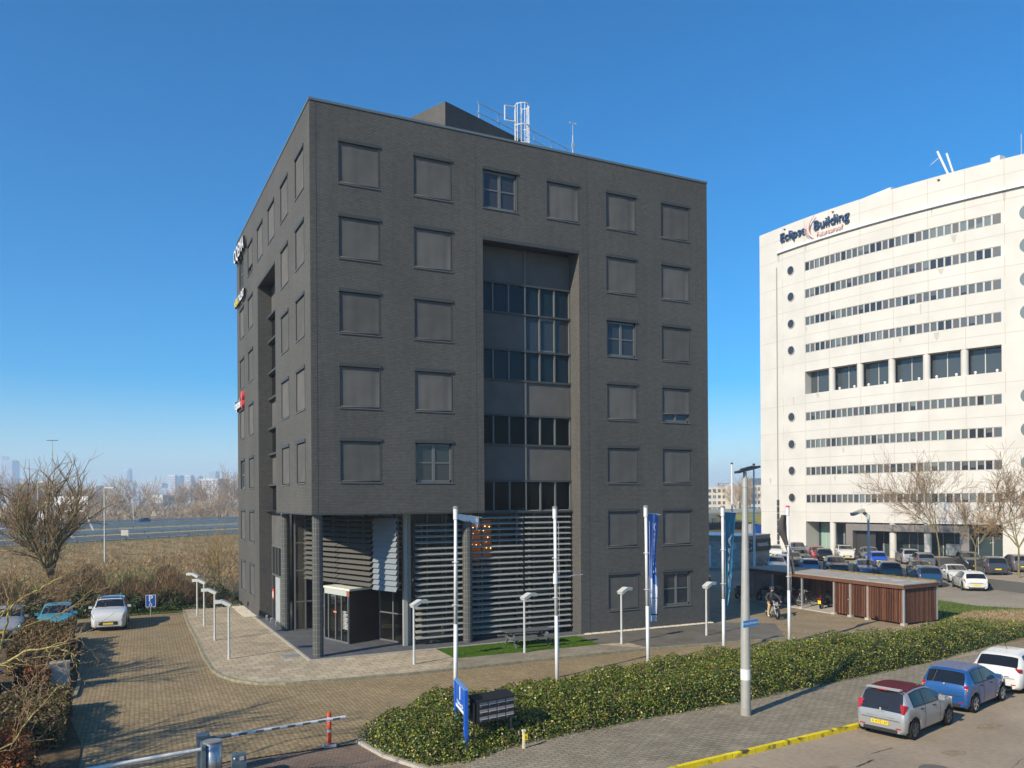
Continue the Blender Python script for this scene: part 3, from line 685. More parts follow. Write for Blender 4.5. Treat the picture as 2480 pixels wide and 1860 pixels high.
b = MB(); b.box(4.9, 1.2, .13, 5.06, 1.5, 6.6); b.box(4.62, 1.0, .13, 4.82, 1.22, 6.6)
o = b.build('steel_post', SLAT, office)
# roof box, railing, cage ladder, mast
rb = Vector((8.34, 4.49)); rd = Vector((.927, .375)); re = Vector((-.375, .927))
def rp(a, c, z): q = rb+rd*a+re*c; return (q.x, q.y, z)
b = MB(); LL, WWd, HT = 12.0, 7.0, 28.8
P8 = [rp(0, 0, 24.8), rp(LL, 0, 24.8), rp(LL, WWd, 24.8), rp(0, WWd, 24.8), rp(0, 0, HT), rp(LL, 0, HT), rp(LL, WWd, HT), rp(0, WWd, HT)]
uvl = []
for f_ in ((0, 1, 5, 4), (1, 2, 6, 5), (2, 3, 7, 6), (3, 0, 4, 7), (4, 5, 6, 7)):
    b.add([P8[i] for i in f_], [(0, 1, 2, 3)]); L = LL if f_[0] in (0, 2) else WWd; uvl += [(0, 24.8), (L, 24.8), (L, HT), (0, HT)]
pent = finish(b, 'roof_house', BR, uvl, office)
b = MB()
for q in (0, 2.2, 4.4, 6.6, 8.8, 11): b.cyl(rp(3.0+q*.75, .35, HT), rp(3.0+q*.75, .35, HT+1.15), .03, n=6)
for z in (.55, 1.12): b.cyl(rp(2.9, .35, HT+z), rp(11.4, .35, HT+z), .03, n=6)
b.build('roof_railing', GALV, office)
# cage ladder
def ladder(px, py, z0, z1):
    b = MB(); u = rd; o_ = Vector((rd.y, -rd.x))
    def q(a, c, z): v = Vector((px, py))+u*a+o_*c; return (v.x, v.y, z)
    for s in (-.28, .28): b.beam(q(s, .25, z0), q(s, .25, z1), .09, .05)
    z = z0+.2
    while z < z1-.1: b.cyl(q(-.28, .25, z), q(.28, .25, z), .02, n=6); z += .3
    Rr = .42
    for zz_ in (z1-.05, z1-1.25, z1-2.3):
        pts = [q(-.28, .25, zz_)]+[q(Rr*math.cos(t), .45+.42*math.sin(t)*1.2, zz_) for t in np.linspace(math.pi, 0, 11)]+[q(.28, .25, zz_)]
        b.tube(pts, .03, 5)
    for t in np.linspace(math.pi*.95, math.pi*.05, 7):
        x, y = Rr*math.cos(t), .45+.42*math.sin(t)*1.2; b.cyl(q(x, y, z0+1.2), q(x, y, z1), .018, n=5)
    b.tube([q(-.28, .25, z1-.1), q(-.9, .0, z1-.15), q(-.9, .0, z1-1.0), q(-.28, .25, z1-.95)], .035, 5)
    return b.build('cage_ladder', WHITE, office)
ladder(13.1, 5.5, 24.8, 29.85)
b = MB(); b.cyl((15.0, 2.2, 24.7), (15.0, 2.2, 27.3), .045, n=8); b.cyl((15.0, 2.2, 26.9), (15.0, 2.2, 28.0), .025, n=6); b.box(14.93, 2.13, 26.6, 15.07, 2.27, 26.85)
b.cyl((14.85, 2.2, 27.95), (15.15, 2.2, 27.95), .02, n=5)
for x in (14.83, 15.17): b.sphere((x, 2.2, 27.97), .06, 6, 4)
b.build('weather_mast', GALV, office)
# signs on the left wall (seen very obliquely)
def wall_sign(y, z, body, size, mats_, ext=.09):
    q = frame((-.16, y, z), (0, -1, 0), (0, 0, 1))
    return place_text('lettering', body, size, mats_, q, office, ext, 'CENTER', .012)
o = wall_sign(20.35, 23.95, 'OQEMA', 1.25, LETW); tag(o, 'white OQEMA lettering at the top far corner')
b = MB(); b.box(-.07, 18.2, 23.45, -.0, 22.45, 24.5)
o = place_text('lettering', 'WERK', .66, LETY, frame((-.14, 21.75, 20.75), (0, -1, 0), (0, 0, 1)), office, .07, 'CENTER', .02); tag(o, 'yellow WERK lettering')
o = place_text('lettering', 'TALENT', .66, LETW, frame((-.14, 19.55, 20.75), (0, -1, 0), (0, 0, 1)), office, .07, 'CENTER', .02); tag(o, 'white TALENT lettering')
o = place_text('lettering', 'logistiek', .8, LETW, frame((-.14, 21.35, 13.75), (0, -1, 0), (0, 0, 1)), office, .07, 'CENTER', .02); tag(o, 'white lower case lettering')
b = MB(); b.cyl((-.17, 19.85, 14.2), (-.01, 19.85, 14.2), .3, n=16); b.cyl((-.17, 19.85, 13.65), (-.01, 19.85, 13.65), .28, n=16); b.build('red_emblem', LETR, office)
# ================================================================ CREAM OFFICE (curved)
CREAM = mat('cream_panel', (.56, .535, .49), .75, noise=.07, nscale=.33)
CR2 = mat('panel_joint', (.43, .40, .35), .9); STAIN = mat('grey_stain', (.62, .58, .5), .9)
cream = thing('curved_office', 'tall cream panelled office with a curved front and rows of ribbon windows', 'building', (76, 30, 0))
def cx(y): return 72.7+.0068*(46-y)**2 if y < 46 else 72.7
def CP(y, z, o=0):
    s = -2*.0068*(46-y) if y < 46 else 0; nn = Vector((-1, s)).normalized()   # outward
    q = Vector((cx(y), y))+nn*o; return (q.x, q.y, z)
def arcwall(mb, y0, y1, z0, z1, o=0, th=0, st=1.2):
    n = max(1, int(abs(y1-y0)/st))
    for i in range(n):
        a, c = y0+(y1-y0)*i/n, y0+(y1-y0)*(i+1)/n
        mb.quad(CP(a, z0, o), CP(c, z0, o), CP(c, z1, o), CP(a, z1, o))
        if th:
            mb.quad(CP(a, z0, o-th), CP(c, z0, o-th), CP(c, z0, o), CP(a, z0, o)); mb.quad(CP(a, z1, o), CP(c, z1, o), CP(c, z1, o-th), CP(a, z1, o-th))
    if th:
        for y in (y0, y1): mb.quad(CP(y, z0, o), CP(y, z0, o-th), CP(y, z1, o-th), CP(y, z1, o))
ys = [48.7, 40.85, 18.2, 6.0]
rib = [(36.5, 37.7), (32.98, 34.15), (29.44, 30.6), (25.9, 27.05), (17.1, 18.23), (13.53, 14.68), (10.03, 11.15), (6.48, 7.6)]
tall = (20.6, 23.52); gf = (0.0, 4.12)
zs_all = sorted([-.2, 43.4]+[z for p in rib for z in p]+list(tall)+[4.12])
b = MB()
holes = rib+[tall, (-.2, 4.12)]
for z0, z1 in zip(zs_all[:-1], zs_all[1:]):
    zm = (z0+z1)/2; arcwall(b, 48.7, 40.85, z0, z1); arcwall(b, 18.2, 6.0, z0, z1)
    if not any(a < zm < c for a, c in holes): arcwall(b, 40.85, 18.2, z0, z1)
b.quad(CP(48.7, -.2), (100, 60, -.2), (100, 60, 43.4), CP(48.7, 43.4)); b.quad(CP(6, -.2), (100, 2, -.2), (100, 2, 43.4), CP(6, 43.4))
for a, c in rib+[(20.6, 23.52)]:
    d = .3 if c-a < 2 else 1.2
    for i in range(24):
        ya, yb = 40.85-22.65*i/24, 40.85-22.65*(i+1)/24
        b.quad(CP(ya, a, 0), CP(yb, a, 0), CP(yb, a, -d), CP(ya, a, -d)); b.quad(CP(ya, c, -d), CP(yb, c, -d), CP(yb, c, 0), CP(ya, c, 0))
    for y in (40.85, 18.2): b.quad(CP(y, a, 0), CP(y, a, -d), CP(y, c, -d), CP(y, c, 0))
b.quad(CP(40.85, 0, 0), CP(40.85, 0, -2.5), CP(40.85, 4.12, -2.5), CP(40.85, 4.12, 0))
for i in range(24):
    ya, yb = 40.85-22.65*i/24, 40.85-22.65*(i+1)/24; b.quad(CP(ya, 4.12, -2.5), CP(yb, 4.12, -2.5), CP(yb, 4.12, 0), CP(ya, 4.12, 0))
b.build('wall', CREAM, cream, True)
b = MB(); b.add([CP(y, 43.3, -.3) for y in np.linspace(48.7, 6, 20)]+[(100, 2, 43.3), (100, 60, 43.3)], [tuple(range(22))]); b.build('roof', ASPH, cream, True)
b = MB(); arcwall(b, 45.3, 6.0, 39.95, 40.2, .32, .32); b.build('cornice', WHITE, cream, True)
# panel joints: thin dark lines
b = MB()
jz = [5.3, 8.8, 12.3, 15.8, 19.4, 24.7, 28.2, 31.8, 35.3, 39.0, 41.7]
for z in jz: arcwall(b, 48.7, 6.0, z, z+.05, .006, 0)
for y in (44.5, 40.8, 37.2, 33.0, 29.0, 25.2, 21.5, 17.9, 14, 10):
    for z0, z1 in zip([4.3, 7.7, 11.25, 14.8, 18.35, 23.6, 27.15, 30.7, 34.25, 37.8, 40.3], [6.4, 9.9, 13.4, 17.0, 20.5, 25.8, 29.3, 32.9, 36.4, 39.9, 43.35]):
        b.quad(CP(y, z0, .007), CP(y-.05, z0, .007), CP(y-.05, z1, .007), CP(y, z1, .007))
b.build('panel_joint', CR2, cream, True)
b = MB()
r_ = random.Random(4)
for i in range(16):
    y = r_.uniform(15, 47); z = r_.choice([40, 36.4, 32.9, 29.3, 25.8, 20.5, 17, 13.4, 9.9])-.02
    w1 = r_.uniform(.15, .7); h = r_.uniform(.4, 1.5)
    pts = [(y+w1/2, z), (y-w1/2, z), (y-w1*.3, z-h*.7), (y-w1*.05, z-h), (y+w1*.3, z-h*.6)]
    b.add([CP(p, q, .004) for p, q in pts], [(0, 1, 2, 3, 4)])
SM = bpy.data.materials.new('stain_streak'); SM.use_nodes = True
n_ = SM.node_tree.nodes; n_['Principled BSDF'].inputs['Base Color'].default_value = (.50, .47, .42, 1); n_['Principled BSDF'].inputs['Alpha'].default_value = .3; n_['Principled BSDF'].inputs['Roughness'].default_value = .9
b.build('weather_stain', SM, cream, True)
# drain groove
b = MB(); arcwall(b, 45.62, 45.42, .2, 38.2, .02, 0); b.build('drain_groove', mat('groove', (.3, .28, .22), .9), cream, True)
b = MB()
for i in range(7): arcwall(b, 45.72, 45.3, .6+i*.92, 1.42+i*.92, .04, .04, 1)
b.build('vent_strip', DARKM, cream, True)
# ribbon windows
WFR = mat('silver_frame', (.45, .43, .39), .4)
PANEG = [glass_mat('ribbon_glass_dark', (.03, .035, .045)), glass_mat('ribbon_glass_grey', (.10, .115, .12), .1), glass_mat('ribbon_glass_pale', (.15, .18, .18), .15)]
PAN = mat('ribbon_panel', (.06, .065, .08), .5)
pat = []; y = 40.8
groups = []
edges = list(np.linspace(40.8, 18.25, 31))
for ri, (z0, z1) in enumerate(rib):
    f = MB(); g = [MB(), MB(), MB()]; pn = MB(); sh = MB()
    arcwall(f, 40.84, 18.21, z0+.01, z0+.09, -.06, .1); arcwall(f, 40.84, 18.21, z1-.07, z1-.01, -.06, .1)
    for i in range(30):
        a, c = edges[i], edges[i+1]
        solid = i % 5 == 4
        if not solid: 
            k = 0 if r_.random() < .45 else 1
            if ri == 0 and i > 20: k = 2
            g[k].quad(CP(a, z0+.05, -.14), CP(c, z0+.05, -.14), CP(c, z1-.05, -.14), CP(a, z1-.05, -.14))
            if r_.random() < .45 :
                zt = z1-.06; zb = z0+r_.choice([.1, .35, .6]); g[2 if r_.random() < .3 else 1].quad(CP(a-.12, zb, -.12), CP(c+.12, zb, -.12), CP(c+.12, zt, -.12), CP(a-.12, zt, -.12))
        else: pn.quad(CP(a, z0+.05, -.1), CP(c, z0+.05, -.1), CP(c, z1-.05, -.1), CP(a, z1-.05, -.1))
        wd = .085
        f.quad(CP(a+wd, z0+.05, -.03), CP(a-wd, z0+.05, -.03), CP(a-wd, z1-.05, -.03), CP(a+wd, z1-.05, -.03))
    o = f.build('window_band', WFR, cream, True)
    for k in range(3):
        if g[k].f: g[k].build('pane', PANEG[k], o, True)
    pn.build('infill_panel', PAN, o, True)
# tall row with round columns
b = MB(); arcwall(b, 40.8, 18.25, 20.6, 23.52, -1.15); tg = b.build('window_band', glass_mat('tall_glass', (.05, .06, .065)), cream, True)
f = MB()
cc = [37.08, 33.25, 29.38, 25.52, 21.69]
for i, y in enumerate([39.7, 35.2, 31.3, 27.4, 23.6, 19.9]): f.quad(CP(y+.05, 20.6, -1.1), CP(y-.05, 20.6, -1.1), CP(y-.05, 23.5, -1.1), CP(y+.05, 23.5, -1.1))
f.build('mullion', WFR, tg, True)
f = MB()
for y in cc:
    for dy in (1.0, 3.0):
        f.sphere(CP(y-dy, 20.85, -.5), .16, 8, 5)
        f.cyl(CP(y-dy, 20.6, -.5), CP(y-dy, 20.72, -.5), .1)
f.build('floodlight', WHITE, cream, True)
for y in cc:
    b = MB(); p = CP(y, 20.6, -.42); b.cyl(p, (p[0], p[1], 23.52), .40, n=18, caps=False); b.build('column', CREAM, cream, True, smooth=True)
# portholes
for z in (37.2, 33.72, 30.15, 26.65, 17.85, 14.25, 10.75, 7.2):
    for y, rr in ((43.08, .56), (15.72, .88)):
        b = MB(); M_ = Matrix((Vector((0, 1, 0)), Vector((0, 0, 1)), Vector((1, 0, 0)))).transposed()
        b.torus(CP(y, z, .03), rr+.02, .06, M_, 28, 6); o = b.build('porthole', WFR, cream, True, smooth=True)
        b = MB(); c0 = CP(y, z, .012)
        b.add([CP(y+rr*math.cos(t), z+rr*math.sin(t), .014) for t in np.linspace(0, 2*math.pi, 29)[:-1]], [tuple(range(28))]); b.build('pane', PANEG[0 if y > 30 else 2], o, True)
# ground floor
b = MB(); arcwall(b, 40.8, 18.2, 0, 4.12, -2.45); b.build('glass_wall', glass_mat('shop_glass', (.04, .06, .065)), cream, True)
b = MB(); 
for y in (39.6, 38.4, 36.9, 35.6, 33.3, 31.5, 30.2, 28.4, 27.4, 26.2, 24.6, 23.4, 21.0, 19.6): b.quad(CP(y+.04, 0, -2.4), CP(y-.04, 0, -2.4), CP(y-.04, 4.1, -2.4), CP(y+.04, 4.1, -2.4))
b.build('mullion', WFR, cream, True)
b = MB(); arcwall(b, 40.4, 38.5, .3, 3.9, -2.42); b.build('green_glass_panel', mat('green_glass_face', (.24, .36, .30), .2), cream, True)
for y in (37.08, 29.38, 25.52):
    b = MB(); p = CP(y, 0, -.42); b.cyl(p, (p[0], p[1], 4.12), .40, n=18, caps=False); b.build('column', CREAM, cream, True, smooth=True)
PORT = brick_mat('grey_portal_cladding', (.20, .185, .17), (.185, .17, .158), (.1, .095, .09), 1.2, 3, .02, src='Object', noise=.05, bump=.1)
b = MB(); arcwall(b, 34.9, 21.2, 3.15, 3.95, .25, 1.2); arcwall(b, 34.9, 34.0, 0, 3.15, .25, 1.2); arcwall(b, 22.1, 21.2, 0, 3.15, .25, 1.2)
b.build('portal_frame', PORT, cream, True)
b = MB(); arcwall(b, 33.9, 31.5, 0, 3.15, -.5, .1); b.build('portal_wall', mat('dark_portal_panel', (.035, .032, .03), .5), cream, True)
b = MB(); arcwall(b, 24.0, 22.3, .5, 1.8, -1.5, .5); b.build('reception_desk', mat('pale_desk', (.4, .42, .4), .5), cream, True)
# lettering following the curve
def curve_text(body, y0, z, size, m_, ext, sx=1.0):
    me = text(body, size, ext, 'LEFT', .006*size)
    for v in me.vertices:
        y = y0-v.co.x*sx; q = CP(y, z+v.co.y, .2+v.co.z); v.co = Vector(q)
    me.materials.clear(); me.materials.append(m_); return link('lettering', me, cream, True)
o = curve_text('Eclipse', 44.7, 41.8, 1.62, NAVYL, .1, .97); tag(o, 'navy Eclipse lettering')
o = curve_text('Building', 39.25, 41.85, 1.68, NAVYL, .1, .95); tag(o, 'navy Building lettering')
o = curve_text('Futureproof', 38.8, 40.68, .8, PINK, .08, .93); tag(o, 'small pale red lettering')
b = MB(); pts = []
for t in np.linspace(-1, 1, 22): pts.append(CP(39.9-.95*t*t-.05*t, 41.7+1.5*t, .4))
b.tube(pts, [.05+.2*(1-abs(t))**.8*.5 for t in np.linspace(-1, 1, 22)], 6)
for k in range(13):
    t = R(110+k*12); b.tube([CP(39.6-.55*math.cos(math.pi-t)*0-.0+.35*-math.cos(t), 41.7+.5*math.sin(t), .4), CP(39.6+.95*-math.cos(t), 41.7+1.0*math.sin(t), .4)], .045, 5)
b.build('sun_emblem', PINK, cream, True)
# roof clutter
b = MB()
b.cyl((76.6, 23.2, 43.2), (76.2, 24.3, 46.3), .12, n=8); b.cyl((76.9, 22.8, 43.2), (76.5, 23.4, 45.8), .11, n=8); b.cyl((76.3, 24.1, 45.6), (76.0, 25.0, 45.0), .03, n=5)
b.build('roof_crane', WHITE, cream, True)
b = MB(); b.cyl((79, 16.6, 43.3), (79, 16.6, 45.7), .05, n=5); b.build('antenna', GALV, cream, True)
b = MB(); b.box(78, 18.3, 43.3, 79, 19.3, 43.95); b.box(74.6, 29.2, 43.3, 75.2, 33.8, 43.7); b.build('roof_box', WHITE, cream, True)
b = MB()
for y in (44.0, 36.5, 24.0): p = CP(y, 42.9, .1); b.box(p[0]-.12, p[1]-.12, 42.9, p[0]+.1, p[1]+.12, 42.96)
b.build('roof_spout', DARKM, cream, True)
# ================================================================ PARKING KIOSK
GBR = brick_mat('grey_brick', (.62, .55, .46), (.40, .355, .30), (.16, .145, .12), .30, .12, .016, src='UV', noise=.1, bump=.5)
kiosk = thing('parking_kiosk', 'grey brick flat roofed kiosk with a black PARKING sign beside the car park', 'building', (48.7, 26, 0))
k0 = Vector((48.7, 26.0)); ka = Vector((.945, .327)); kb = Vector((-.327, .945)); KA, KB, KH = 5.6, 8.5, 3.35
def kp_(a, c, z, o=0): q = k0+ka*a+kb*c-Vector((ka.x, ka.y))*0; return (q.x, q.y, z)
b = MB(); uvl = []
for (a0, c0), (a1, c1) in (((0, 0), (KA, 0)), ((KA, 0), (KA, KB)), ((KA, KB), (0, KB)), ((0, KB), (0, 0))):
    L = abs(a1-a0)+abs(c1-c0); b.add([kp_(a0, c0, 0), kp_(a1, c1, 0), kp_(a1, c1, 2.75), kp_(a0, c0, 2.75)], [(0, 1, 2, 3)]); uvl += [(0, 0), (L, 0), (L, 2.75), (0, 2.75)]
me_ = b.build('wall', GBR, kiosk, True); L_ = me_.data.uv_layers.new(name='UVMap'); L_.data.foreach_set('uv', [c for p in uvl for c in p])
b = MB(); e = .06; q4 = [kp_(-e, -e, 0), kp_(KA+e, -e, 0), kp_(KA+e, KB+e, 0), kp_(-e, KB+e, 0)]
b.prism([p[:2] for p in q4], 2.74, KH); b.build('fascia', mat('fascia_grey', (.22, .195, .165), .5), kiosk, True)
b = MB(); e = .1; q4 = [kp_(-e, -e, 0), kp_(KA+e, -e, 0), kp_(KA+e, KB+e, 0), kp_(-e, KB+e, 0)]; b.prism([p[:2] for p in q4], KH, KH+.07); b.build('roof_trim', GALV, kiosk, True)
def kface(a0, a1, z0, z1, m_, name, o=.1, side=0):
    b = MB()
    P = (lambda a, z, oo: tuple(Vector(kp_(a, 0, z))-Vector((kb.x, kb.y, 0))*oo)) if side == 0 else (lambda a, z, oo: tuple(Vector(kp_(0, a, z))-Vector((ka.x, ka.y, 0))*oo))
    b.add([P(a0, z0, 0), P(a1, z0, 0), P(a1, z1, 0), P(a0, z1, 0), P(a0, z0, o), P(a1, z0, o), P(a1, z1, o), P(a0, z1, o)], [(0,1,2,3),(7,6,5,4),(0,4,5,1),(1,5,6,2),(2,6,7,3),(3,7,4,0)])
    return b.build(name, m_, kiosk, True)
sg = kface(.1, KA+.02, 1.75, 2.98, BLACK, 'sign', .14)
o_ = Vector(kp_(3.9, 0, 2.38))-Vector((kb.x, kb.y, 0))*.155
place_text('lettering', 'PARKING', .56, LETW, frame(o_, (ka.x, ka.y, 0), (0, 0, 1)), sg, .01)
b = MB(); c_ = Vector(kp_(1.1, 0, 2.38))-Vector((kb.x, kb.y, 0))*.16; M_ = Matrix((Vector((ka.x, ka.y, 0)), Vector((0, 0, 1)), Vector((kb.x, kb.y, 0)))).transposed()
for a in range(4): b.torus(c_, .42, .05, M_, 6, 5, a0=a*math.pi/2+.35, a1=a*math.pi/2+1.2)
b.build('ring_emblem', LETW, sg, True)
dr = kface(3.6, 5.0, .05, 2.35, WHITE, 'door', .05, 1); tag(dr, 'white service door with a warning triangle')
b = MB(); c_ = Vector(kp_(0, 4.3, 1.85))-Vector((ka.x, ka.y, 0))*.06; u_ = Vector((kb.x, kb.y, 0))
b.add([tuple(c_+u_*.11), tuple(c_-u_*.11), tuple(c_+Vector((0, 0, .2)))], [(0, 1, 2)]); b.build('warning_triangle', YEL, dr, True)
kface(.7, 2.2, 2.0, 2.68, mat('vent_white', (.5, .52, .52), .6), 'vent_panel', .04, 1)
# ================================================================ CYCLE SHED
shed = thing('cycle_shed', 'long flat roofed cycle shed clad in red brown timber slats', 'shed', (31.5, -5.7, 0))
g0 = Vector((31.55, -5.65)); gy = Vector((.045, .999)); gx = Vector((.995, .07)); gx.normalize(); SH = 2.28; SL = 13.2; SWd = 3.05
def sp(c, a, z): q = g0+gy*c+gx*a; return (q.x, q.y, z)
def woodmat(name, c1, c2):
    m_ = mat(name, c1, .75); n = m_.node_tree.nodes; l = m_.node_tree.links; b = n['Principled BSDF']
    at = n.new('ShaderNodeAttribute'); at.attribute_name = 'tint'; x = n.new('ShaderNodeMix'); x.data_type = 'RGBA'; x.inputs[6].default_value = (*c1, 1); x.inputs[7].default_value = (*c2, 1)
    l.new(at.outputs['Fac'], x.inputs[0])
    tc = n.new('ShaderNodeTexCoord'); mp = n.new('ShaderNodeMapping'); mp.inputs['Scale'].default_value = (9, 9, .8); q = n.new('ShaderNodeTexNoise'); q.inputs['Scale'].default_value = 3
    l.new(tc.outputs['Object'], mp.inputs[0]); l.new(mp.outputs[0], q.inputs['Vector']); y = n.new('ShaderNodeMix'); y.data_type = 'RGBA'; y.blend_type = 'MULTIPLY'; y.inputs[0].default_value = .8
    l.new(x.outputs[2], y.inputs[6]); l.new(q.outputs[0], y.inputs[7]); l.new(y.outputs[2], b.inputs['Base Color']); return m_
WOOD = woodmat('red_cedar', (.14, .048, .024), (.36, .15, .075)); WOODB = mat('cedar_beam', (.13, .055, .03), .7, noise=.2, nscale=6)
def slats(name, fn, s0_, s1_, z0, z1, step=.118, w1=.07, parent=None):
    b = MB(); s = s0_+.03; tn = []; r2 = random.Random(int(s1_*100))
    while s < s1_-.03:
        a = Vector(fn(s, 0)); c = Vector(fn(s+w1, 0)); d = (Vector(fn(s, 1))-a)*.022
        zt = z1-r2.random()*.01; zb = z0+r2.random()*.02
        for p in (1,): b.add([(a.x, a.y, zb), (c.x, c.y, zb), (c.x+d.x, c.y+d.y, zb), (a.x+d.x, a.y+d.y, zb), (a.x, a.y, zt), (c.x, c.y, zt), (c.x+d.x, c.y+d.y, zt), (a.x+d.x, a.y+d.y, zt)], [(3,2,1,0),(4,5,6,7),(0,1,5,4),(1,2,6,5),(2,3,7,6),(3,0,4,7)])
        t = r2.random()**2; tn += [t]*6; s += step
    o = b.build(name, WOOD, parent or shed, True); a_ = o.data.attributes.new('tint', 'FLOAT', 'FACE'); a_.data.foreach_set('value', tn); return o
fr_ = lambda s, d: sp(s, -d, 0)[:2]+(0,)
slats('slat_wall', fr_, .1, 2.42, .12, 2.02)
for (a, c) in ((2.55, 3.72), (3.86, 5.0)):
    dd = slats('shed_door', fr_, a, c, .12, 2.02); tag(dd, 'slatted timber door of the shed')
    b = MB(); q = sp(3.78 if a > 3 else 3.62, -.1, 1.02); b.box(q[0]-.06, q[1]-.02, q[2], q[0], q[1]+.1, q[2]+.04)
    if a > 3: b.build('door_handle', GALV, dd, True)
slats('slat_wall', lambda s, d: sp(-d, s, 0)[:2]+(0,), .1, SWd-.02, .1, 2.02)
slats('slat_wall', lambda s, d: sp(s, SWd-.1-d, 0)[:2]+(0,), .1, SL, .12, 2.0, step=.1, w1=.08)
slats('slat_wall', lambda s, d: sp(SL-d, s, 0)[:2]+(0,), .1, SWd, .12, 2.0)
b = MB(); b.add([sp(5.06, .05, .1), sp(5.06, SWd, .1), sp(5.06, SWd, 2.05), sp(5.06, .05, 2.05)], [(0, 1, 2, 3)]); b.build('inner_wall', WOODB, shed, True)
b = MB(); b.add([sp(.2, .06, .1), sp(5.0, .06, .1), sp(5.0, .06, 2.0), sp(.2, .06, 2.0)], [(0, 1, 2, 3)]); b.add([sp(.2, .06, .1), sp(.2, SWd-.1, .1), sp(.2, SWd-.1, 2.0), sp(.2, .06, 2.0)], [(0, 1, 2, 3)]); b.build('inner_lining', mat('dark_lining', (.03, .015, .01), .9), shed, True)
b = MB()
for c in (0, 2.48, 3.78, 5.06, 7.75, 10.5, SL):
    q = sp(c, -.02, 0); b.box(q[0]-.05, q[1]-.05, .1, q[0]+.05, q[1]+.05, SH-.08)
q = sp(0, SWd, 0); b.box(q[0]-.05, q[1]-.05, .1, q[0]+.05, q[1]+.05, SH-.08); b.build('shed_post', GALV, shed, True)
b = MB()
for c in (0, 2.48, 3.78, 5.06, 7.75, 10.5):
    q = sp(c, -.02, 0); b.box(q[0]-.13, q[1]-.13, -.02, q[0]+.13, q[1]+.13, .13)
b.build('post_footing', CONC, shed, True)
b = MB(); P = [sp(-.12, -.16, 0), sp(-.12, SWd+.1, 0), sp(SL+.1, SWd+.1, 0), sp(SL+.1, -.16, 0)]
b.prism([p[:2] for p in P], 2.04, SH-.03); b.build('roof_beam', WOODB, shed, True)
ROOFG = mat('roof_felt', (.34, .315, .275), .85, noise=.14, nscale=1.6, bump=.15)
b = MB(); P = [sp(-.14, -.18, 0), sp(-.14, SWd+.12, 0), sp(SL+.12, SWd+.12, 0), sp(SL+.12, -.18, 0)]; b.prism([p[:2] for p in P], SH-.03, SH+.02); b.build('roof', ROOFG, shed, True)
b = MB(); P = [sp(-.12, SWd-.16, 0), sp(-.12, SWd+.1, 0), sp(8.2, SWd+.1, 0), sp(8.2, SWd-.16, 0)]; b.prism([p[:2] for p in P], SH+.02, SH+.10)
b.build('mossy_edge', mat('roof_moss', (.22, .17, .08), .95, noise=.35, nscale=5, bump=.9, bscale=30), shed, True)
b = MB()
for q in ((1.6, 1.6, .5), (2.7, 1.9, .35), (3.2, 1.3, .42), (.7, 2.0, .3)): b.add([(*sp(q[0]+q[2]*math.cos(t)*(1+.3*math.sin(3*t)), q[1]+.6*q[2]*math.sin(t), 0)[:2], SH+.024) for t in np.linspace(0, 6.28, 14)[:-1]], [tuple(range(13))])
b.build('bird_lime', mat('pale_stain', (.5, .49, .46), .8), shed, True)
sheet('shed_floor', [sp(5.06, -.1, 0)[:2], sp(SL, -.1, 0)[:2], sp(SL, SWd, 0)[:2], sp(5.06, SWd, 0)[:2]], .06, CONC, thick=.1)
# ================================================================ CARS
CARGL = glass_mat('car_glass', (.010, .011, .013), .03, spec=.5)
TAIL = mat('tail_lamp', (.34, .008, .008), .15, coat=.6); TAILO = mat('amber_lamp', (.7, .2, .02), .2); HEADL = mat('head_lamp', (.5, .53, .55), .08, metal=.5, coat=1)
PLATE = mat('yellow_plate', (.8, .56, .03), .45); TRIM = mat('black_trim', (.02, .02, .022), .55); RIM = mat('alloy_rim', (.42, .43, .44), .3, metal=.8); RIMD = mat('dark_rim', (.10, .10, .105), .35, metal=.6)
def paint(name, c, metal=.3, r=.28): return mat('paint_'+name, c, r, metal=metal, coat=.8)
PT = dict(silver=paint('silver', (.36, .37, .38), .45, .34), white=paint('white', (.60, .60, .58), 0), blue=paint('blue', (.015, .085, .26), .15), teal=paint('teal', (.07, .36, .46), .25),
    black=paint('black', (.012, .013, .015)), navy=paint('navy', (.015, .03, .07)), dblue=paint('deep_blue', (.01, .06, .13)), grey=paint('grey', (.12, .13, .14)), red=paint('red', (.45, .03, .025)), steel=paint('steel_blue', (.16, .22, .30)),
    rblue=paint('royal_blue', (.02, .09, .5)), lgrey=paint('light_grey', (.36, .37, .38)), cream=paint('cream', (.6, .58, .52), 0), maroon=mat('maroon_fabric_roof', (.10, .018, .025), .8, noise=.15, nscale=20), dgrey=paint('dark_grey', (.05, .055, .06)))
def ip(pts, t):
    for (a, va), (c, vc) in zip(pts[:-1], pts[1:]):
        if t <= c: s = (t-a)/(c-a) if c > a else 0; s = max(0, s); return va+(vc-va)*s
    return pts[-1][1]
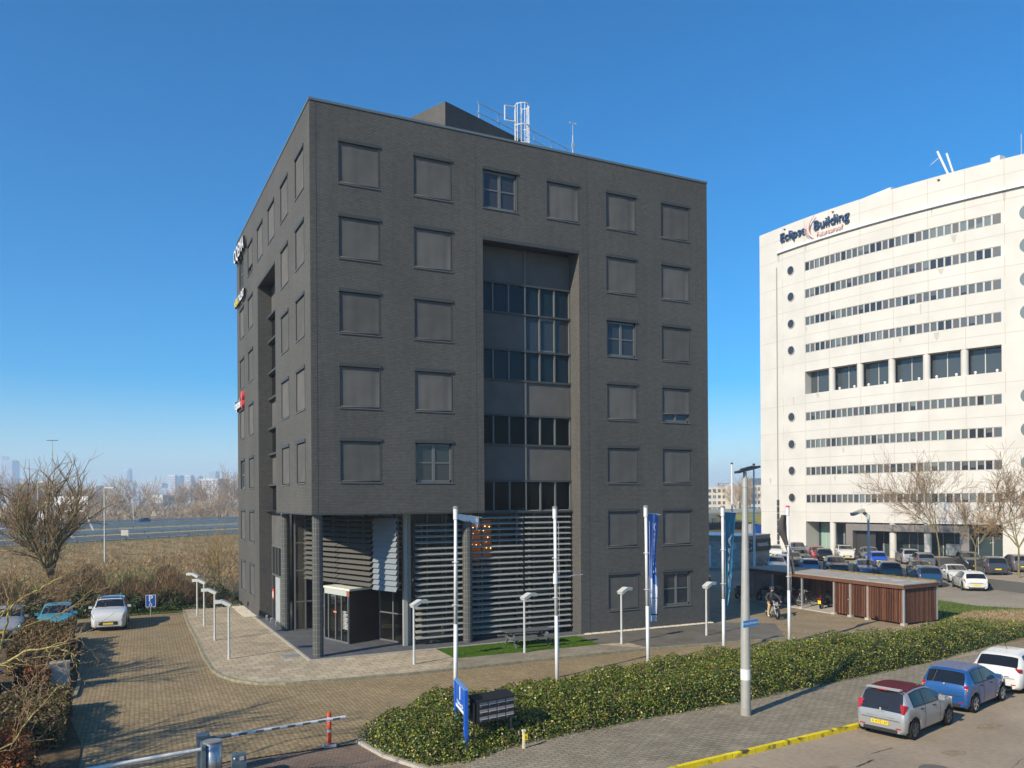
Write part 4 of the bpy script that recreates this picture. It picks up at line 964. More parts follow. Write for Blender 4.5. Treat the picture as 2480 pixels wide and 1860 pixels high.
KINDS = {
 'small': dict(L=3.48, W=1.63, H=1.46, rw=.30, wx=(.155, .835), top=[(0,.40),(.008,.56),(.02,.64),(.075,.93),(.11,.965),(.25,1),(.42,.995),(.52,.95),(.745,.70),(.85,.655),(.95,.56),(.985,.5),(1,.4)],
    belt=[(0,.40),(.008,.55),(.03,.64),(.15,.66),(.74,.63),(.86,.60),(.95,.54),(.985,.48),(1,.39)], win=[(.135,.325),(.34,.66)], ws=(.535,.735), rg=(.022,.072)),
 'hatch': dict(L=4.05, W=1.76, H=1.47, rw=.315, wx=(.17, .80), top=[(0,.38),(.01,.55),(.03,.65),(.11,.91),(.14,.95),(.27,1),(.42,.995),(.5,.955),(.70,.70),(.82,.655),(.94,.57),(.985,.48),(1,.38)],
    belt=[(0,.38),(.01,.54),(.035,.64),(.15,.66),(.70,.62),(.84,.60),(.94,.53),(.985,.46),(1,.37)], win=[(.15,.335),(.35,.63)], ws=(.51,.69), rg=(.034,.104)),
 'suv': dict(L=4.5, W=1.86, H=1.66, rw=.345, wx=(.175, .81), top=[(0,.36),(.01,.55),(.025,.66),(.085,.93),(.11,.965),(.25,1),(.45,.995),(.53,.955),(.71,.72),(.84,.69),(.94,.62),(.985,.52),(1,.36)],
    belt=[(0,.36),(.01,.54),(.03,.66),(.15,.68),(.71,.66),(.84,.65),(.94,.59),(.985,.5),(1,.35)], win=[(.12,.335),(.35,.64)], ws=(.545,.70), rg=(.028,.08)),
 'wagon': dict(L=4.72, W=1.84, H=1.50, rw=.33, wx=(.19, .81), top=[(0,.38),(.01,.54),(.025,.64),(.085,.91),(.11,.95),(.25,.99),(.42,1),(.50,.96),(.68,.70),(.82,.655),(.94,.57),(.985,.48),(1,.38)],
    belt=[(0,.38),(.01,.53),(.03,.63),(.15,.65),(.68,.62),(.84,.60),(.94,.53),(.985,.46),(1,.37)], win=[(.10,.2),(.215,.40),(.415,.61)], ws=(.51,.67), rg=(.028,.08)),
 'sedan': dict(L=4.62, W=1.82, H=1.44, rw=.325, wx=(.18, .80), top=[(0,.42),(.01,.6),(.03,.68),(.12,.72),(.15,.735),(.27,.93),(.33,.98),(.42,1),(.50,.97),(.68,.70),(.82,.655),(.94,.56),(.985,.48),(1,.38)],
    belt=[(0,.42),(.01,.58),(.03,.66),(.15,.68),(.68,.63),(.84,.60),(.94,.53),(.985,.46),(1,.37)], win=[(.2,.385),(.40,.61)], ws=(.515,.67), rg=(.16,.265)),
}
def sec(K, t):
    L, W, H, rw = K['L'], K['W']/2, K['H'], K['rw']; x = (t-.5)*L
    zb = .17+.05*max(0, (t-.93)/.07)+.05*max(0, (.05-t)/.05)
    for wt_ in K['wx']:
        xx = (wt_-.5)*L; ra = rw+.055; d = abs(x-xx)
        if d < ra: zb = max(zb, rw+math.sqrt(ra*ra-d*d))
    w1 = W*ip([(0, .80), (.012, .88), (.05, .955), (.14, 1), (.8, 1), (.92, .95), (.98, .84), (1, .74)], t)
    zt = ip(K['top'], t)*H; be = min(ip(K['belt'], t)*H, zt-.012)
    cab = max(0, min(1, (zt-be)/(.3*H)))
    wt_ = w1*(.90-.15*cab)
    rail = zt-.045*cab-.012-.03*(1-cab)
    mid = max(zb+.05, .17+(be-.17)*.55)
    return [(x, 0, zb), (x, w1*.86, zb), (x, w1*.975, min(zb+.09, mid-.02)), (x, w1, mid), (x, w1*.965, be), (x, wt_, max(rail, be+.004)), (x, wt_*.74, zt-.012), (x, 0, zt)]
def lerp(a, c, f): return tuple(a[i]+(c[i]-a[i])*f for i in range(3))
def side_patch(mb, K, t0, t1, f0, f1, i=4, sgn=1, off=.008, n=8):
    V = []
    for k in range(n+1):
        t = t0+(t1-t0)*k/n; s = sec(K, t)
        for f in (f0, f1):
            p = lerp(s[i], s[i+1], f); V.append((p[0], sgn*(p[1]+off), p[2]+off*.4))
    mb.add(V, [(2*k, 2*k+2, 2*k+3, 2*k+1) for k in range(n)])
def top_patch(mb, K, t0, t1, inset, off=.01, n=8, dx=0):
    V = []; m_ = 8
    for k in range(n+1):
        t = t0+(t1-t0)*k/n; s = sec(K, t); poly = [s[5], s[6], s[7], (s[6][0], -s[6][1], s[6][2]), (s[5][0], -s[5][1], s[5][2])]
        for j in range(m_+1):
            q = inset+(4-2*inset)*j/m_; a = min(3, int(q)); p = lerp(poly[a], poly[a+1], q-a); V.append((p[0]+dx*off, p[1], p[2]+off*.7))
    F = [(k*(m_+1)+j, k*(m_+1)+j+1, (k+1)*(m_+1)+j+1, (k+1)*(m_+1)+j) for k in range(n) for j in range(m_)]
    mb.add(V, F)
def wheel_mesh(rw, dark):
    b = MB(); b.cyl((0, -.10, 0), (0, .10, 0), rw, n=26); ty = b
    r_ = MB(); ro = rw*.66
    r_.torus((0, .085, 0), ro, .022, Matrix.Rotation(R(90), 3, 'X'), 24, 5)
    for k in range(5):
        t = 2*math.pi*k/5; 
        for dt in (-.13, .13): r_.beam((math.cos(t)*.05, .102, math.sin(t)*.05), (math.cos(t+dt)*ro, .098, math.sin(t+dt)*ro), .03, .035, upv=(0, 1, 0))
    r_.cyl((0, .07, 0), (0, .115, 0), .055, n=12)
    d = MB(); d.cyl((0, .0, 0), (0, .103, 0), ro*.99, n=24)
    return ty, r_, d
_wc = {}
def make_car(kind, name='parked_car', tails=True, rims=RIM):
    K = KINDS[kind]; root = bpy.data.objects.new(name, None); C.objects.link(root)
    L, W, H, rw = K['L'], K['W'], K['H'], K['rw']
    ts = set(np.linspace(0, 1, 31).round(4)); ts |= {p[0] for p in K['top']} | {.012, .05, .14, .92, .98}
    for wt_ in K['wx']:
        for a in np.linspace(-1, 1, 15): ts.add(round(wt_+math.sin(a*math.pi/2)*(rw+.055)/L, 4))
    ts = sorted(t for t in ts if 0 <= t <= 1); b = MB(); V = []
    for t in ts:
        s = sec(K, t); V += s+[(p[0], -p[1], p[2]) for p in s[6:0:-1]]
    n = 14; F = [(i*n+j, i*n+(j+1) % n, (i+1)*n+(j+1) % n, (i+1)*n+j) for i in range(len(ts)-1) for j in range(n)]
    F += [tuple(range(n))[::-1], tuple((len(ts)-1)*n+j for j in range(n))]
    b.add(V, F); body = b.build('body', PT['black'], root, smooth=True)
    body.data.polygons[-1].use_smooth = False; body.data.polygons[-2].use_smooth = False
    body.material_slots[0].link = 'OBJECT'; body.material_slots[0].material = PT['black']
    for sg_ in (1, -1):
        for (a, c) in K['win']:
            b = MB(); side_patch(b, K, a-.009, c+.009, -.02, .97, 4, sg_, .004); b.build('window_trim', TRIM, root, smooth=True)
            b = MB(); side_patch(b, K, a, c, .06, .90, 4, sg_); b.build('side_window', CARGL, root, smooth=True)
        b = MB(); side_patch(b, K, .006, .055 if kind != 'suv' else .045, .55, .98, 3, sg_, .012)
        if kind in ('small', 'suv', 'wagon'): side_patch(b, K, .01, .04, .0, .25, 4, sg_, .012)
        if tails: b.build('tail_light', TAIL, root, smooth=True)
        b = MB(); side_patch(b, K, .925, .99, .55, .98, 3, sg_, .01); b.build('headlight', HEADL, root, smooth=True)
        s = sec(K, .625); y = s[4][1]; b = MB(); b.cbox((s[4][0], sg_*(y+.10), s[4][2]+.08), (.11, .19, .13)); mi = b.build('wing_mirror', PT['black'], root)
        mi.material_slots[0].link = 'OBJECT'; mi.material_slots[0].material = PT['black']
        b = MB()
        for t in ([.345, .64] if kind != 'wagon' else [.21, .41, .62]):
            side_patch(b, K, t-.003, t+.003, .0, 1, 3, sg_, .003, 1); side_patch(b, K, t-.003, t+.003, .05, 1, 2, sg_, .003, 1)
        b.build('door_seam', TRIM, root)
        for t in (.30, .56) if kind != 'small' else (.28, .52): 
            s = sec(K, t); b = MB(); p = lerp(s[3], s[4], .72); b.cbox((p[0], sg_*(p[1]+.02), p[2]), (.17, .03, .03)); b.build('door_handle', body.material_slots[0].material if False else TRIM, root)
        b = MB(); side_patch(b, K, .22, .74, .02, .85, 1, sg_, .006); b.build('sill_trim', TRIM, root)
    b = MB(); top_patch(b, K, *K['ws'], .28, dx=1); b.build('windscreen', CARGL, root, smooth=True)
    b = MB(); top_patch(b, K, *K['rg'], .3, dx=-1); b.build('rear_window', CARGL, root, smooth=True)
    b = MB(); b.cbox((L/2+.0, 0, H*.27), (.04, W*.5, H*.11)); b.cbox((L/2-.02, 0, .24), (.06, W*.66, .07)); b.build('grille', TRIM, root)
    b = MB(); b.cbox((-L/2+.0, 0, .27), (.05, W*.62, .1)); b.build('rear_valance', TRIM, root)
    b = MB(); b.cbox((-L/2-.003, 0, H*.395), (.012, W*.70, .014)); b.cbox((-L/2+.012, 0, H*.43), (.01, W*.5, .03)); b.build('bumper_seam', TRIM, root)
    for sg_ in (1, -1):
        b = MB(); b.cbox((-L/2-.004, sg_*W*.33, H*.245), (.012, .16, .035)); b.build('reflector', TAIL, root)
    b = MB(); b.cbox((L/2+.03, 0, H*.26), (.015, .52, .11)); b.build('number_plate', PLATE, root)
    zr = H*.33 if kind in ('small', 'sedan') else H*.34
    b = MB(); b.cbox((-L/2-.03, 0, zr), (.015, .52, .11)); pl = b.build('number_plate', PLATE, root)
    for wt_ in K['wx']:
        for sg_ in (1, -1):
            key = (rw, rims.name)
            if key not in _wc:
                ty, r_, d = wheel_mesh(rw, rims); t_ = ty.build('wheel', RUBBER); t_.data.polygons.foreach_set('use_smooth', [False]*len(t_.data.polygons))
                rr = r_.build('rim', rims); dd = d.build('brake_disc', TRIM); _wc[key] = (t_.data, rr.data, dd.data)
                for q in (t_, rr, dd): bpy.data.objects.remove(q)
            a, r2, d2 = _wc[key]; wl_ = link('wheel', a, root); wl_.location = ((wt_-.5)*L, sg_*(W/2-.115), rw)
            if sg_ < 0: wl_.rotation_euler = (0, 0, math.pi)
            link('rim', r2, wl_); link('brake_disc', d2, wl_)
    return root
protos = {k: make_car(k) for k in KINDS}
used = set()
def place_car(kind, x, y, head, col, label, group='cars in the car park on the right', z=0.0, cat='car', own=None, name='parked_car'):
    p = own or protos[kind]
    if own or kind not in used: o = p; used.add(kind if not own else None)
    else: o = copy_tree(p)
    o.name = name; o.location = (x, y, z); o.rotation_euler = (0, 0, head)
    for ch in o.children:
        if ch.name.split('.')[0] in ('body', 'wing_mirror'): ch.material_slots[0].material = PT[col]
    tag(o, label, cat, group); return o
def heading(dx, dy): return math.atan2(dy, dx)
# --- kerbside cars
silver = make_car('small', rims=RIMD, tails=False); K = KINDS['small']
b = MB(); top_patch(b, K, .085, .50, .22, .014); b.build('fabric_roof', PT['maroon'], silver, smooth=True)
b = MB(); top_patch(b, K, .009, .078, .22, .012, dx=-1); rg = [c for c in silver.children if c.name.startswith('rear_window')][0]
b.build('tailgate_glass', glass_mat('tinted_tailgate', (.02, .02, .022), .08), silver, smooth=True)
b = MB(); top_patch(b, K, .078, .088, .35, .03, dx=-1); b.cbox((-K['L']/2+.26, 0, K['H']*.985), (.2, 1.02, .035)); sp_ = b.build('roof_spoiler', PT['silver'], silver)
b = MB(); b.cbox((-K['L']/2+.155, 0, K['H']*.968), (.012, .28, .025)); b.build('brake_lamp', TAIL, sp_)
b = MB(); b.cbox((-K['L']/2+.02, -.05, .95), (.03, .32, .018)); b.build('rear_wiper', TRIM, silver)
for sg_ in (1, -1):
    b = MB(); b.cbox((-K['L']/2+.115, sg_*.635, .92), (.13, .17, .27), Matrix.Rotation(sg_*R(24), 3, 'Z')@Matrix.Rotation(R(14), 3, 'Y')); b.build('tail_light', TAIL, silver)
    for dz in (-.07, .0, .07):
        b = MB(); b.cbox((-K['L']/2+.10, sg_*.63, .92+dz), (.13, .1, .018), Matrix.Rotation(sg_*R(24), 3, 'Z')); b.build('lamp_strip', mat('lamp_red_bright', (.6, .03, .03), .2) if sg_ == 1 and dz < -.05 else bpy.data.materials['lamp_red_bright'], silver)
o = place_text('plate_text', '4-XVD-69', .115, BLACK, frame((-K['L']/2-.04, 0, K['H']*.33), (0, -1, 0), (0, 0, 1)), silver, .002)
b = MB(); b.cbox((-K['L']/2+.005, 0, .86), (.01, .05, .10)); b.cbox((-K['L']/2+.0, 0, .80), (.01, .2, .018)); b.build('tailgate_badge', GALV, silver)
place_car('small', 14.12, -19.25, heading(.972, .235), 'silver', 'small silver hatchback with a maroon fabric roof parked at the yellow kerb', 'cars parked along the street kerb', own=silver)
blue = make_car('small', tails=False); 
b = MB(); top_patch(b, K, .10, .50, .25, .012); b.build('faded_roof', mat('faded_roof_blue', (.12, .14, .22), .6, noise=.15), blue, smooth=True)
for sg_ in (1, -1):
    b = MB(); b.cbox((-K['L']/2+.10, sg_*.665, .78), (.1, .12, .30)); b.build('tail_light', TAIL, blue)
    b = MB(); b.cbox((-K['L']/2+.095, sg_*.665, .80), (.1, .121, .09)); b.build('amber_light', TAILO, blue)
b = MB(); b.cyl((-K['L']/2+.03, .0, .93), (-K['L']/2-.01, .0, .93), .035, n=10); b.build('tailgate_badge', GALV, blue)
place_car('small', 18.55, -18.15, heading(.972, .235), 'blue', 'small blue hatchback with a faded roof between the silver and the white car', 'cars parked along the street kerb', own=blue)
white = make_car('hatch', tails=False); K = KINDS['hatch']
for sg_ in (1, -1):
    b = MB(); b.cbox((-K['L']/2+.14, sg_*.70, .88), (.13, .24, .13), Matrix.Rotation(sg_*R(28), 3, 'Z')); b.build('tail_light', TAIL, white)
    b = MB(); b.cbox((-K['L']/2+.06, sg_*.70, .36), (.03, .07, .12)); b.build('fog_slot', TRIM, white)
b = MB(); b.cyl((-K['L']/2+1.0, -.05, K['H']), (-K['L']/2+.85, -.05, K['H']+.2), .01, n=5); b.build('roof_aerial', TRIM, white)
place_car('hatch', 22.85, -17.25, heading(.972, .235), 'white', 'white hatchback with a short roof aerial parked ahead of the blue car', 'cars parked along the street kerb', own=white)
# --- left rear row, noses to the camera
g_ = 'cars parked nose out by the back verge'; hd = heading(.0, -1)
place_car('suv', -8.05, 16.2, heading(-.06, -1), 'white', 'white crossover with a black roof beside the blue parking sign', g_)
wc_ = [o for o in C.objects if o.get('label', '').startswith('white crossover')][0]
b = MB(); top_patch(b, KINDS['suv'], .10, .55, .2, .012); b.build('black_roof', PT['black'], wc_, smooth=True)
place_car('hatch', -10.75, 16.0, heading(-.05, -1), 'teal', 'turquoise hatchback behind the clipped brown hedge', g_)
place_car('hatch', -13.1, 15.7, heading(-.04, -1), 'lgrey', 'silver grey hatchback at the far left seen through bare branches', g_)
place_car('sedan', -15.3, 11.6, heading(.5, -1), 'steel', 'grey blue saloon cut off by the left edge behind the hedge', g_)
place_car('sedan', -12.75, -1.2, heading(.15, -1), 'navy', 'dark navy car in shade at the bottom left by the hedge', g_)
# --- motorway traffic
place_car('hatch', *MP(57.2, 66.3, 0)[:2], heading(-.77, -.64), 'dblue', 'dark hatchback driving on the far carriageway of the motorway', 'cars driving on the motorway', z=1.78, name='moving_car')
place_car('wagon', -24.7, 135.9, heading(-.77, -.64), 'white', 'white estate car driving on the motorway behind the bare tree', 'cars driving on the motorway', z=1.66, name='moving_car')
# --- right hand car park (angled bays)
hp = heading(.66, .75); hm = hp+math.pi
lot = [('hatch', 51.9, 4.35, hp, 'white', 'white hatchback nearest the large square planter, rear towards us'),
 ('suv', 51.5, 7.9, hp, 'dblue', 'deep blue crossover beside the nearest white hatchback'),
 ('suv', 52.9, 12.6, hp, 'dgrey', 'dark estate style car with tall red lamps in the nearest row'),
 ('hatch', 54.2, 15.9, hm, 'steel', 'slate blue hatchback facing us right of the car park lamp'),
 ('suv', 53.0, 18.3, hm, 'black', 'black crossover facing us just left of the car park lamp'),
 ('hatch', 51.7, 20.3, hp, 'steel', 'pale blue hatchback with its rear window above the shed roof'),
 ('sedan', 50.4, 23.2, hm, 'cream', 'cream car with only its roof showing over the shed'),
 ('hatch', 53.4, 25.4, hp, 'white', 'white car right of the flagpole in front of a dark saloon'),
 ('sedan', 57.0, 27.6, hm, 'dgrey', 'dark saloon behind the flagpole facing us'),
 ('sedan', 56.3, 8.6, hm, 'white', 'white saloon facing us in the second row'),
 ('hatch', 57.0, 12.4, hm, 'black', 'black hatchback facing us in the second row'),
 ('wagon', 67.6, 20.2, hp, 'grey', 'grey estate with its rear to us by the small planter'),
 ('suv', 69.8, 23.6, hp, 'lgrey', 'silver crossover in front of the office entrance columns'),
 ('hatch', 65.6, 24.2, hp, 'rblue', 'bright royal blue hatchback right of the car park lamp'),
 ('suv', 68.0, 27.0, hm, 'dgrey', 'dark crossover facing us before the dark portal wall'),
 ('suv', 68.9, 31.2, hm, 'cream', 'cream coloured crossover facing us near the round column'),
 ('hatch', 65.2, 31.0, hp, 'black', 'black hatchback with its rear to us in the middle row'),
 ('hatch', 66.8, 33.3, hm, 'red', 'bright red hatchback, the only red car'),
 ('sedan', 61.3, 30.6, hm, 'black', 'black saloon facing us left of the red car'),
 ('suv', 68.6, 38.2, hm, 'navy', 'navy car behind the black saloon by the drain pipe'),
 ('hatch', 64.8, 38.1, hm, 'white', 'white hatchback beside the parking kiosk corner'),
 ('hatch', 57.6, 32.8, hm, 'lgrey', 'light grey car half hidden behind the kiosk'),
 ('suv', 69.0, 15.9, hm, 'black', 'black crossover under the bare trees facing us'),
 ('suv', 65.7, 11.6, hp, 'dgrey', 'large dark grey crossover between the two bare tree trunks'),
 ('suv', 70.3, 12.1, hp, 'grey', 'grey car at the right edge behind the planter tree')]
for a in lot: place_car(*a)
place_car('sedan', 36.0, 18.6, heading(-.15, -1), 'black', 'black saloon in deep shade left of the cycle shed', 'cars in the car park on the right')
for k_, o_p in protos.items():
    if k_ not in used:
        for ch in o_p.children_recursive: bpy.data.objects.remove(ch)
        bpy.data.objects.remove(o_p)
# ================================================================ LAMPS, POLES, FLAGS
def post_lamp(x, y, h, ang, label, z0=.11):
    t = thing('path_lamp', label, 'lamp', (x, y, z0), ang, 'low path lamps round the office')
    b = MB(); b.cyl((0, 0, 0), (0, 0, h), .052, .045, 12); b.cyl((0, 0, 0), (0, 0, .35), .06, n=12); b.build('pole', GREYP, t)
    b = MB()
    a0, a1, a2 = Vector((-.10, 0, h-.02)), Vector((.28, 0, h+.17)), Vector((.62, 0, h+.15))
    for p, q in ((a0, a1), (a1, a2)): b.beam(p, q, .34, .15)
    b.cyl((-.02, 0, h-.06), (-.02, 0, h+.05), .08, n=10); hd_ = b.build('lamp_head', GREYP, t)
    b = MB(); b.beam((.3, 0, h+.105), (.6, 0, h+.09), .2, .02); b.build('diffuser', mat('lamp_diffuser', (.35, .36, .36), .3) if 'lamp_diffuser' not in bpy.data.materials else bpy.data.materials['lamp_diffuser'], hd_)
    b = MB(); b.cbox((.44, 0, h+.245), (.12, .1, .03)); b.build('sensor', DARKM, hd_)
    return t
post_lamp(3.61, -3.27, 2.72-.2, R(10), 'grey path lamp standing left of the artificial lawn')
post_lamp(9.0, -3.2, 2.5, R(10), 'grey path lamp in front of the picnic table')
post_lamp(14.23, -3.38, 2.5, R(12), 'grey path lamp between the lawn and the blue flag')
post_lamp(19.43, -3.44, 2.5, R(12), 'grey path lamp near the right corner of the dark office')
for i, (x, y, q) in enumerate(((-3.22, 17.48, 'farthest of the four lamps along the left pavement'), (-3.27, 12.9, 'second farthest lamp along the left pavement'), (-3.32, 7.3, 'second nearest lamp along the left pavement'), (-3.33, 1.8, 'nearest lamp of the row along the left pavement'))):
    post_lamp(x, y, 2.42, R(150+i*4), q)
def flagpole(x, y, h, label, arm=None, lean=(0, 0)):
    t = thing('flagpole', label, 'flagpole', (x, y, 0), 0, 'white flagpoles behind the hedge')
    b = MB(); b.cyl((0, 0, 0), (lean[0]*.4, lean[1]*.4, h*.4), .075, .068, 14); b.cyl((lean[0]*.4, lean[1]*.4, h*.4), (lean[0], lean[1], h), .066, .055, 14); b.build('pole', WHITE, t, smooth=True)
    b = MB(); b.cyl((*lean, h-.42), (*lean, h-.02), .085, n=14); b.build('rotor_sleeve', WHITE, t)
    b = MB(); b.cyl((*lean, h-.02), (*lean, h+.05), .12, .07, 12); b.build('finial', mat('grey_finial', (.2, .19, .19), .5) if 'grey_finial' not in bpy.data.materials else bpy.data.materials['grey_finial'], t)
    b = MB(); b.tube([(.085, -.02, h-.6), (.1, -.03, h*.5), (.08, -.02, 1.2)], .007, 4); b.build('halyard', WHITE, t)
    for z in (h*.72, h*.5):
        b = MB(); b.torus((lean[0]*z/h, lean[1]*z/h, z), .12, .012, None, 14, 5); b.build('hoop', WHITE, t)
    return t
fp1 = flagpole(2.86, -9.74, 6.9, 'white flagpole with a torn white flag left of the round column', lean=(.05, .0))
fp2 = flagpole(7.14, -9.51, 6.86, 'bare white flagpole with a thin side arm before the louvres', lean=(-.06, 0))
fp3 = flagpole(11.81, -8.9, 6.85, 'white flagpole carrying the blue and white flag', lean=(-.08, 0))
fp4 = flagpole(16.16, -8.51, 6.8, 'white flagpole carrying the teal banner', lean=(-.02, 0))
fp5 = flagpole(21.3, -7.28, 6.75, 'white flagpole with a red cap and a wrapped dark flag', lean=(-.06, 0))
[c for c in fp5.children if c.name.startswith('finial')][0].data = [c for c in fp5.children if c.name.startswith('finial')][0].data.copy()
[c for c in fp5.children if c.name.startswith('finial')][0].data.materials[0] = mat('pink_red_cap', (.75, .03, .15), .5)
b = MB(); b.cyl((-.06, -.0, 4.2), (1.38, .35, 4.22), .018, .012, 6); b.cyl((-.05, 0, 3.95), (-.05, 0, 4.35), .088, n=12); b.build('side_arm', WHITE, fp2)
b = MB(); b.cyl((.05, 0, 6.68), (1.2, .3, 6.52), .02, .014, 6); b.build('flag_arm', WHITE, fp1)
# torn white flag
FLW = mat('white_flag_cloth', (.78, .78, .8), .9)
d1 = Vector((.97, .245)); r2 = random.Random(3)
b = MB(); V = []; n = 26
for i in range(n+1):
    s = .06+1.0*i/n; q = d1*s; dz = -.12*s
    ln = .12+.12*(r2.random() if i % 2 else 1)*(.4+s) ; 
    if i == n-3: ln = .5
    V += [(2.86+.05+q.x, -9.74+q.y, 6.66+dz), (2.86+.05+q.x+.01*r2.uniform(-1, 1), -9.74+q.y+.03*r2.uniform(-1, 1), 6.66+dz-ln)]
b.add(V, [(2*i, 2*i+2, 2*i+3, 2*i+1) for i in range(n)])
tf = b.build('torn_flag', FLW); tag(tf, 'torn remnant of a white flag on the leftmost flagpole arm', 'flag')
# flag cloths
FOLD = .07
def flag_cloth(name, base, dirv, prof, zt, H, cols, ncol=26, nr=70, fold=.09, label='', cut=None):
    b = MB(); V = []; mi = []; dv = Vector(dirv).normalized(); pv = Vector((-dv.y, dv.x))
    for j in range(nr+1):
        s = j/nr; wd = ip(prof, s); full_w = .78
        for i in range(ncol+1):
            u = i/ncol; k = max(0.02, 1-(wd/full_w)**2)**.5
            q = dv*(.13+wd*u)+pv*(FOLD*math.sin(u*9+s*3)*(.25+k)+.06*math.sin(s*7)*u)
            V.append((base[0]+q.x, base[1]+q.y, zt-H*s-.03*u))
    F = []; 
    for j in range(nr):
        for i in range(ncol):
            F.append((j*(ncol+1)+i, j*(ncol+1)+i+1, (j+1)*(ncol+1)+i+1, (j+1)*(ncol+1)+i))
            mi.append(cols((i+.5)/ncol, (j+.5)/nr))
    b.v = V; b.f = F; b.mi = mi
    return b, V
FB = mat('blue_flag_cloth', (.07, .18, .50), .75); FT = mat('teal_flag_cloth', (.015, .17, .28), .7); FG = mat('pale_flag_cloth', (.6, .63, .75), .8)
base3 = (11.75, -8.9); dir3 = (.93, .2)
b, V = flag_cloth('flag', base3, dir3, [(0, .68), (.2, .62), (.45, .38), (.55, .34), (.75, .40), (1, .48)], 6.55, 4.45, lambda u, s: 0 if s < .60+.09*u-.02 else (1 if u > .05 or s < .99 else 1))
f3 = b.build('flag', [FB, FG], smooth=True); tag(f3, 'blue flag with a pale lower part hanging from the third pole', 'flag')
def on_flag(body, base, dirv, s_at, up_to, prof, zt, H, size, m_, parent, centre=.42, flip=False):
    """letters running down/up the cloth"""
    me = text(body, size, .004, 'LEFT', .012); dv = Vector(dirv).normalized(); pv = Vector((-dv.y, dv.x))
    xs = [v.co.x for v in me.vertices]; L = max(xs)
    for v in me.vertices:
        z = zt-H*(s_at+(up_to-s_at)*(1-v.co.x/L)); s = (zt-z)/H; wd = ip(prof, s); u = centre-v.co.y/.78; k = max(.02, 1-(wd/.78)**2)**.5
        u = max(.02, min(.98, u)); 
        q = dv*(.13+wd*u)+pv*(FOLD*math.sin(u*9+s*3)*(.25+k)+.06*math.sin(s*7)*u-.03)
        v.co = Vector((base[0]+q.x, base[1]+q.y, z-.03*u)); v.co -= Vector((pv.x, pv.y, 0))*.05
    me.materials.clear(); me.materials.append(m_); return link('lettering', me, parent, True)
p3 = [(0, .68), (.2, .62), (.45, .38), (.55, .34), (.75, .40), (1, .48)]
on_flag('CENTERO', base3, dir3, .08, .55, p3, 6.55, 4.45, .26, mat('flag_white', (.6, .65, .85), .8), f3, .5)
b = MB()
def fpnt(u, s): 
    wd = ip(p3, s); dv = Vector(dir3).normalized(); pv = Vector((-dv.y, dv.x)); k = max(.02, 1-(wd/.78)**2)**.5
    q = dv*(.13+wd*u)+pv*(FOLD*math.sin(u*9+s*3)*(.25+k)+.06*math.sin(s*7)*u-.03); return (base3[0]+q.x, base3[1]+q.y, 6.55-4.45*s-.03*u)
for (u0, u1, s0_, s1_) in ((.1, .95, .935, .945), (.1, .14, .78, .94), (.1, .95, .78, .785)):
    for k in range(8):
        a, c = u0+(u1-u0)*k/8, u0+(u1-u0)*(k+1)/8; b.add([fpnt(a, s0_), fpnt(c, s0_), fpnt(c, s1_), fpnt(a, s1_)], [(0, 1, 2, 3)])
b.build('printed_frame', BLACK, f3, True)
FOLD = .025
base4 = (16.14, -8.51); dir4 = (.95, .15); p4_ = [(0, .78), (.15, .75), (.35, .58), (.6, .40), (.8, .24), (1, .06)]
b, V = flag_cloth('flag', base4, dir4, p4_, 6.55, 4.6, lambda u, s: 0)
f4 = b.build('flag', FT, smooth=True); tag(f4, 'teal banner with white capital letters hanging from the fourth pole', 'flag')
on_flag('OQEMA', base4, dir4, .20, .90, p4_, 6.55, 4.6, .5, mat('flag_letters', (.6, .66, .72), .8), f4, .48)
b = MB(); b.cyl((base4[0]+.08, base4[1], 6.56), (base4[0]+.95, base4[1]+.14, 6.53), .015, n=6); b.build('flag_arm', WHITE, fp4, True)
b = MB(); b.cyl((base3[0]+.1, base3[1], 6.57), (base3[0]+.85, base3[1]+.14, 6.5), .015, n=6); b.build('flag_arm', WHITE, fp3, True)
# dark wrapped flag
DKF = mat('dark_flag_cloth', (.09, .08, .075), .85)
b = MB(); V = []; 
prof = [(0, -.02, -.33), (.12, -.02, -.5), (.25, .02, -.62), (.4, .04, -.35), (.55, .14, -.16), (.75, .3, .05), (1, .34, .14)]
for j in range(25):
    s = j/24; a = ip([(p[0], p[1]) for p in prof], s); c = ip([(p[0], p[2]) for p in prof], s)
    for i in range(7): u = i/6; V.append((21.24+a+(c-a)*u, -7.28+.06*math.sin(u*7+s*5)+.1*(.5-s), 6.35-2.9*s))
b.add(V, [(j*7+i, j*7+i+1, (j+1)*7+i+1, (j+1)*7+i) for j in range(24) for i in range(6)])
f5 = b.build('flag', DKF, smooth=True); tag(f5, 'dark brown flag wrapped round the pole with the red cap', 'flag')
# big street lamp
sl_ = thing('street_lamp', 'tall grey street lamp at the hedge with a flat angled head', 'street lamp', (10.39, -16.18, .12))
LP = mat('lamp_column_grey', (.42, .41, .38), .4, metal=.3, noise=.08, nscale=3)
b = MB(); b.cyl((0, 0, 0), (0, 0, 2.2), .16, .155, 20); b.cyl((0, 0, 2.2), (.03, 0, 7.4), .155, .085, 20); b.cyl((.03, 0, 7.4), (.03, 0, 7.7), .1, n=16); b.cyl((.03, 0, 7.7), (.03, 0, 7.9), .06, n=12); b.build('pole', LP, sl_, smooth=False)
b = MB(); b.cbox((.14, .0, 7.98), (.95, .22, .07), Matrix.Rotation(R(-12), 3, 'Y')); b.cbox((.14, 0, 8.04), (.5, .16, .04), Matrix.Rotation(R(-12), 3, 'Y')); b.build('lamp_head', DARKM, sl_)
b = MB(); b.cyl((0, 0, 1.15), (0, 0, 1.5), .163, n=20, caps=False); b.build('paper_band', WHITE, sl_)
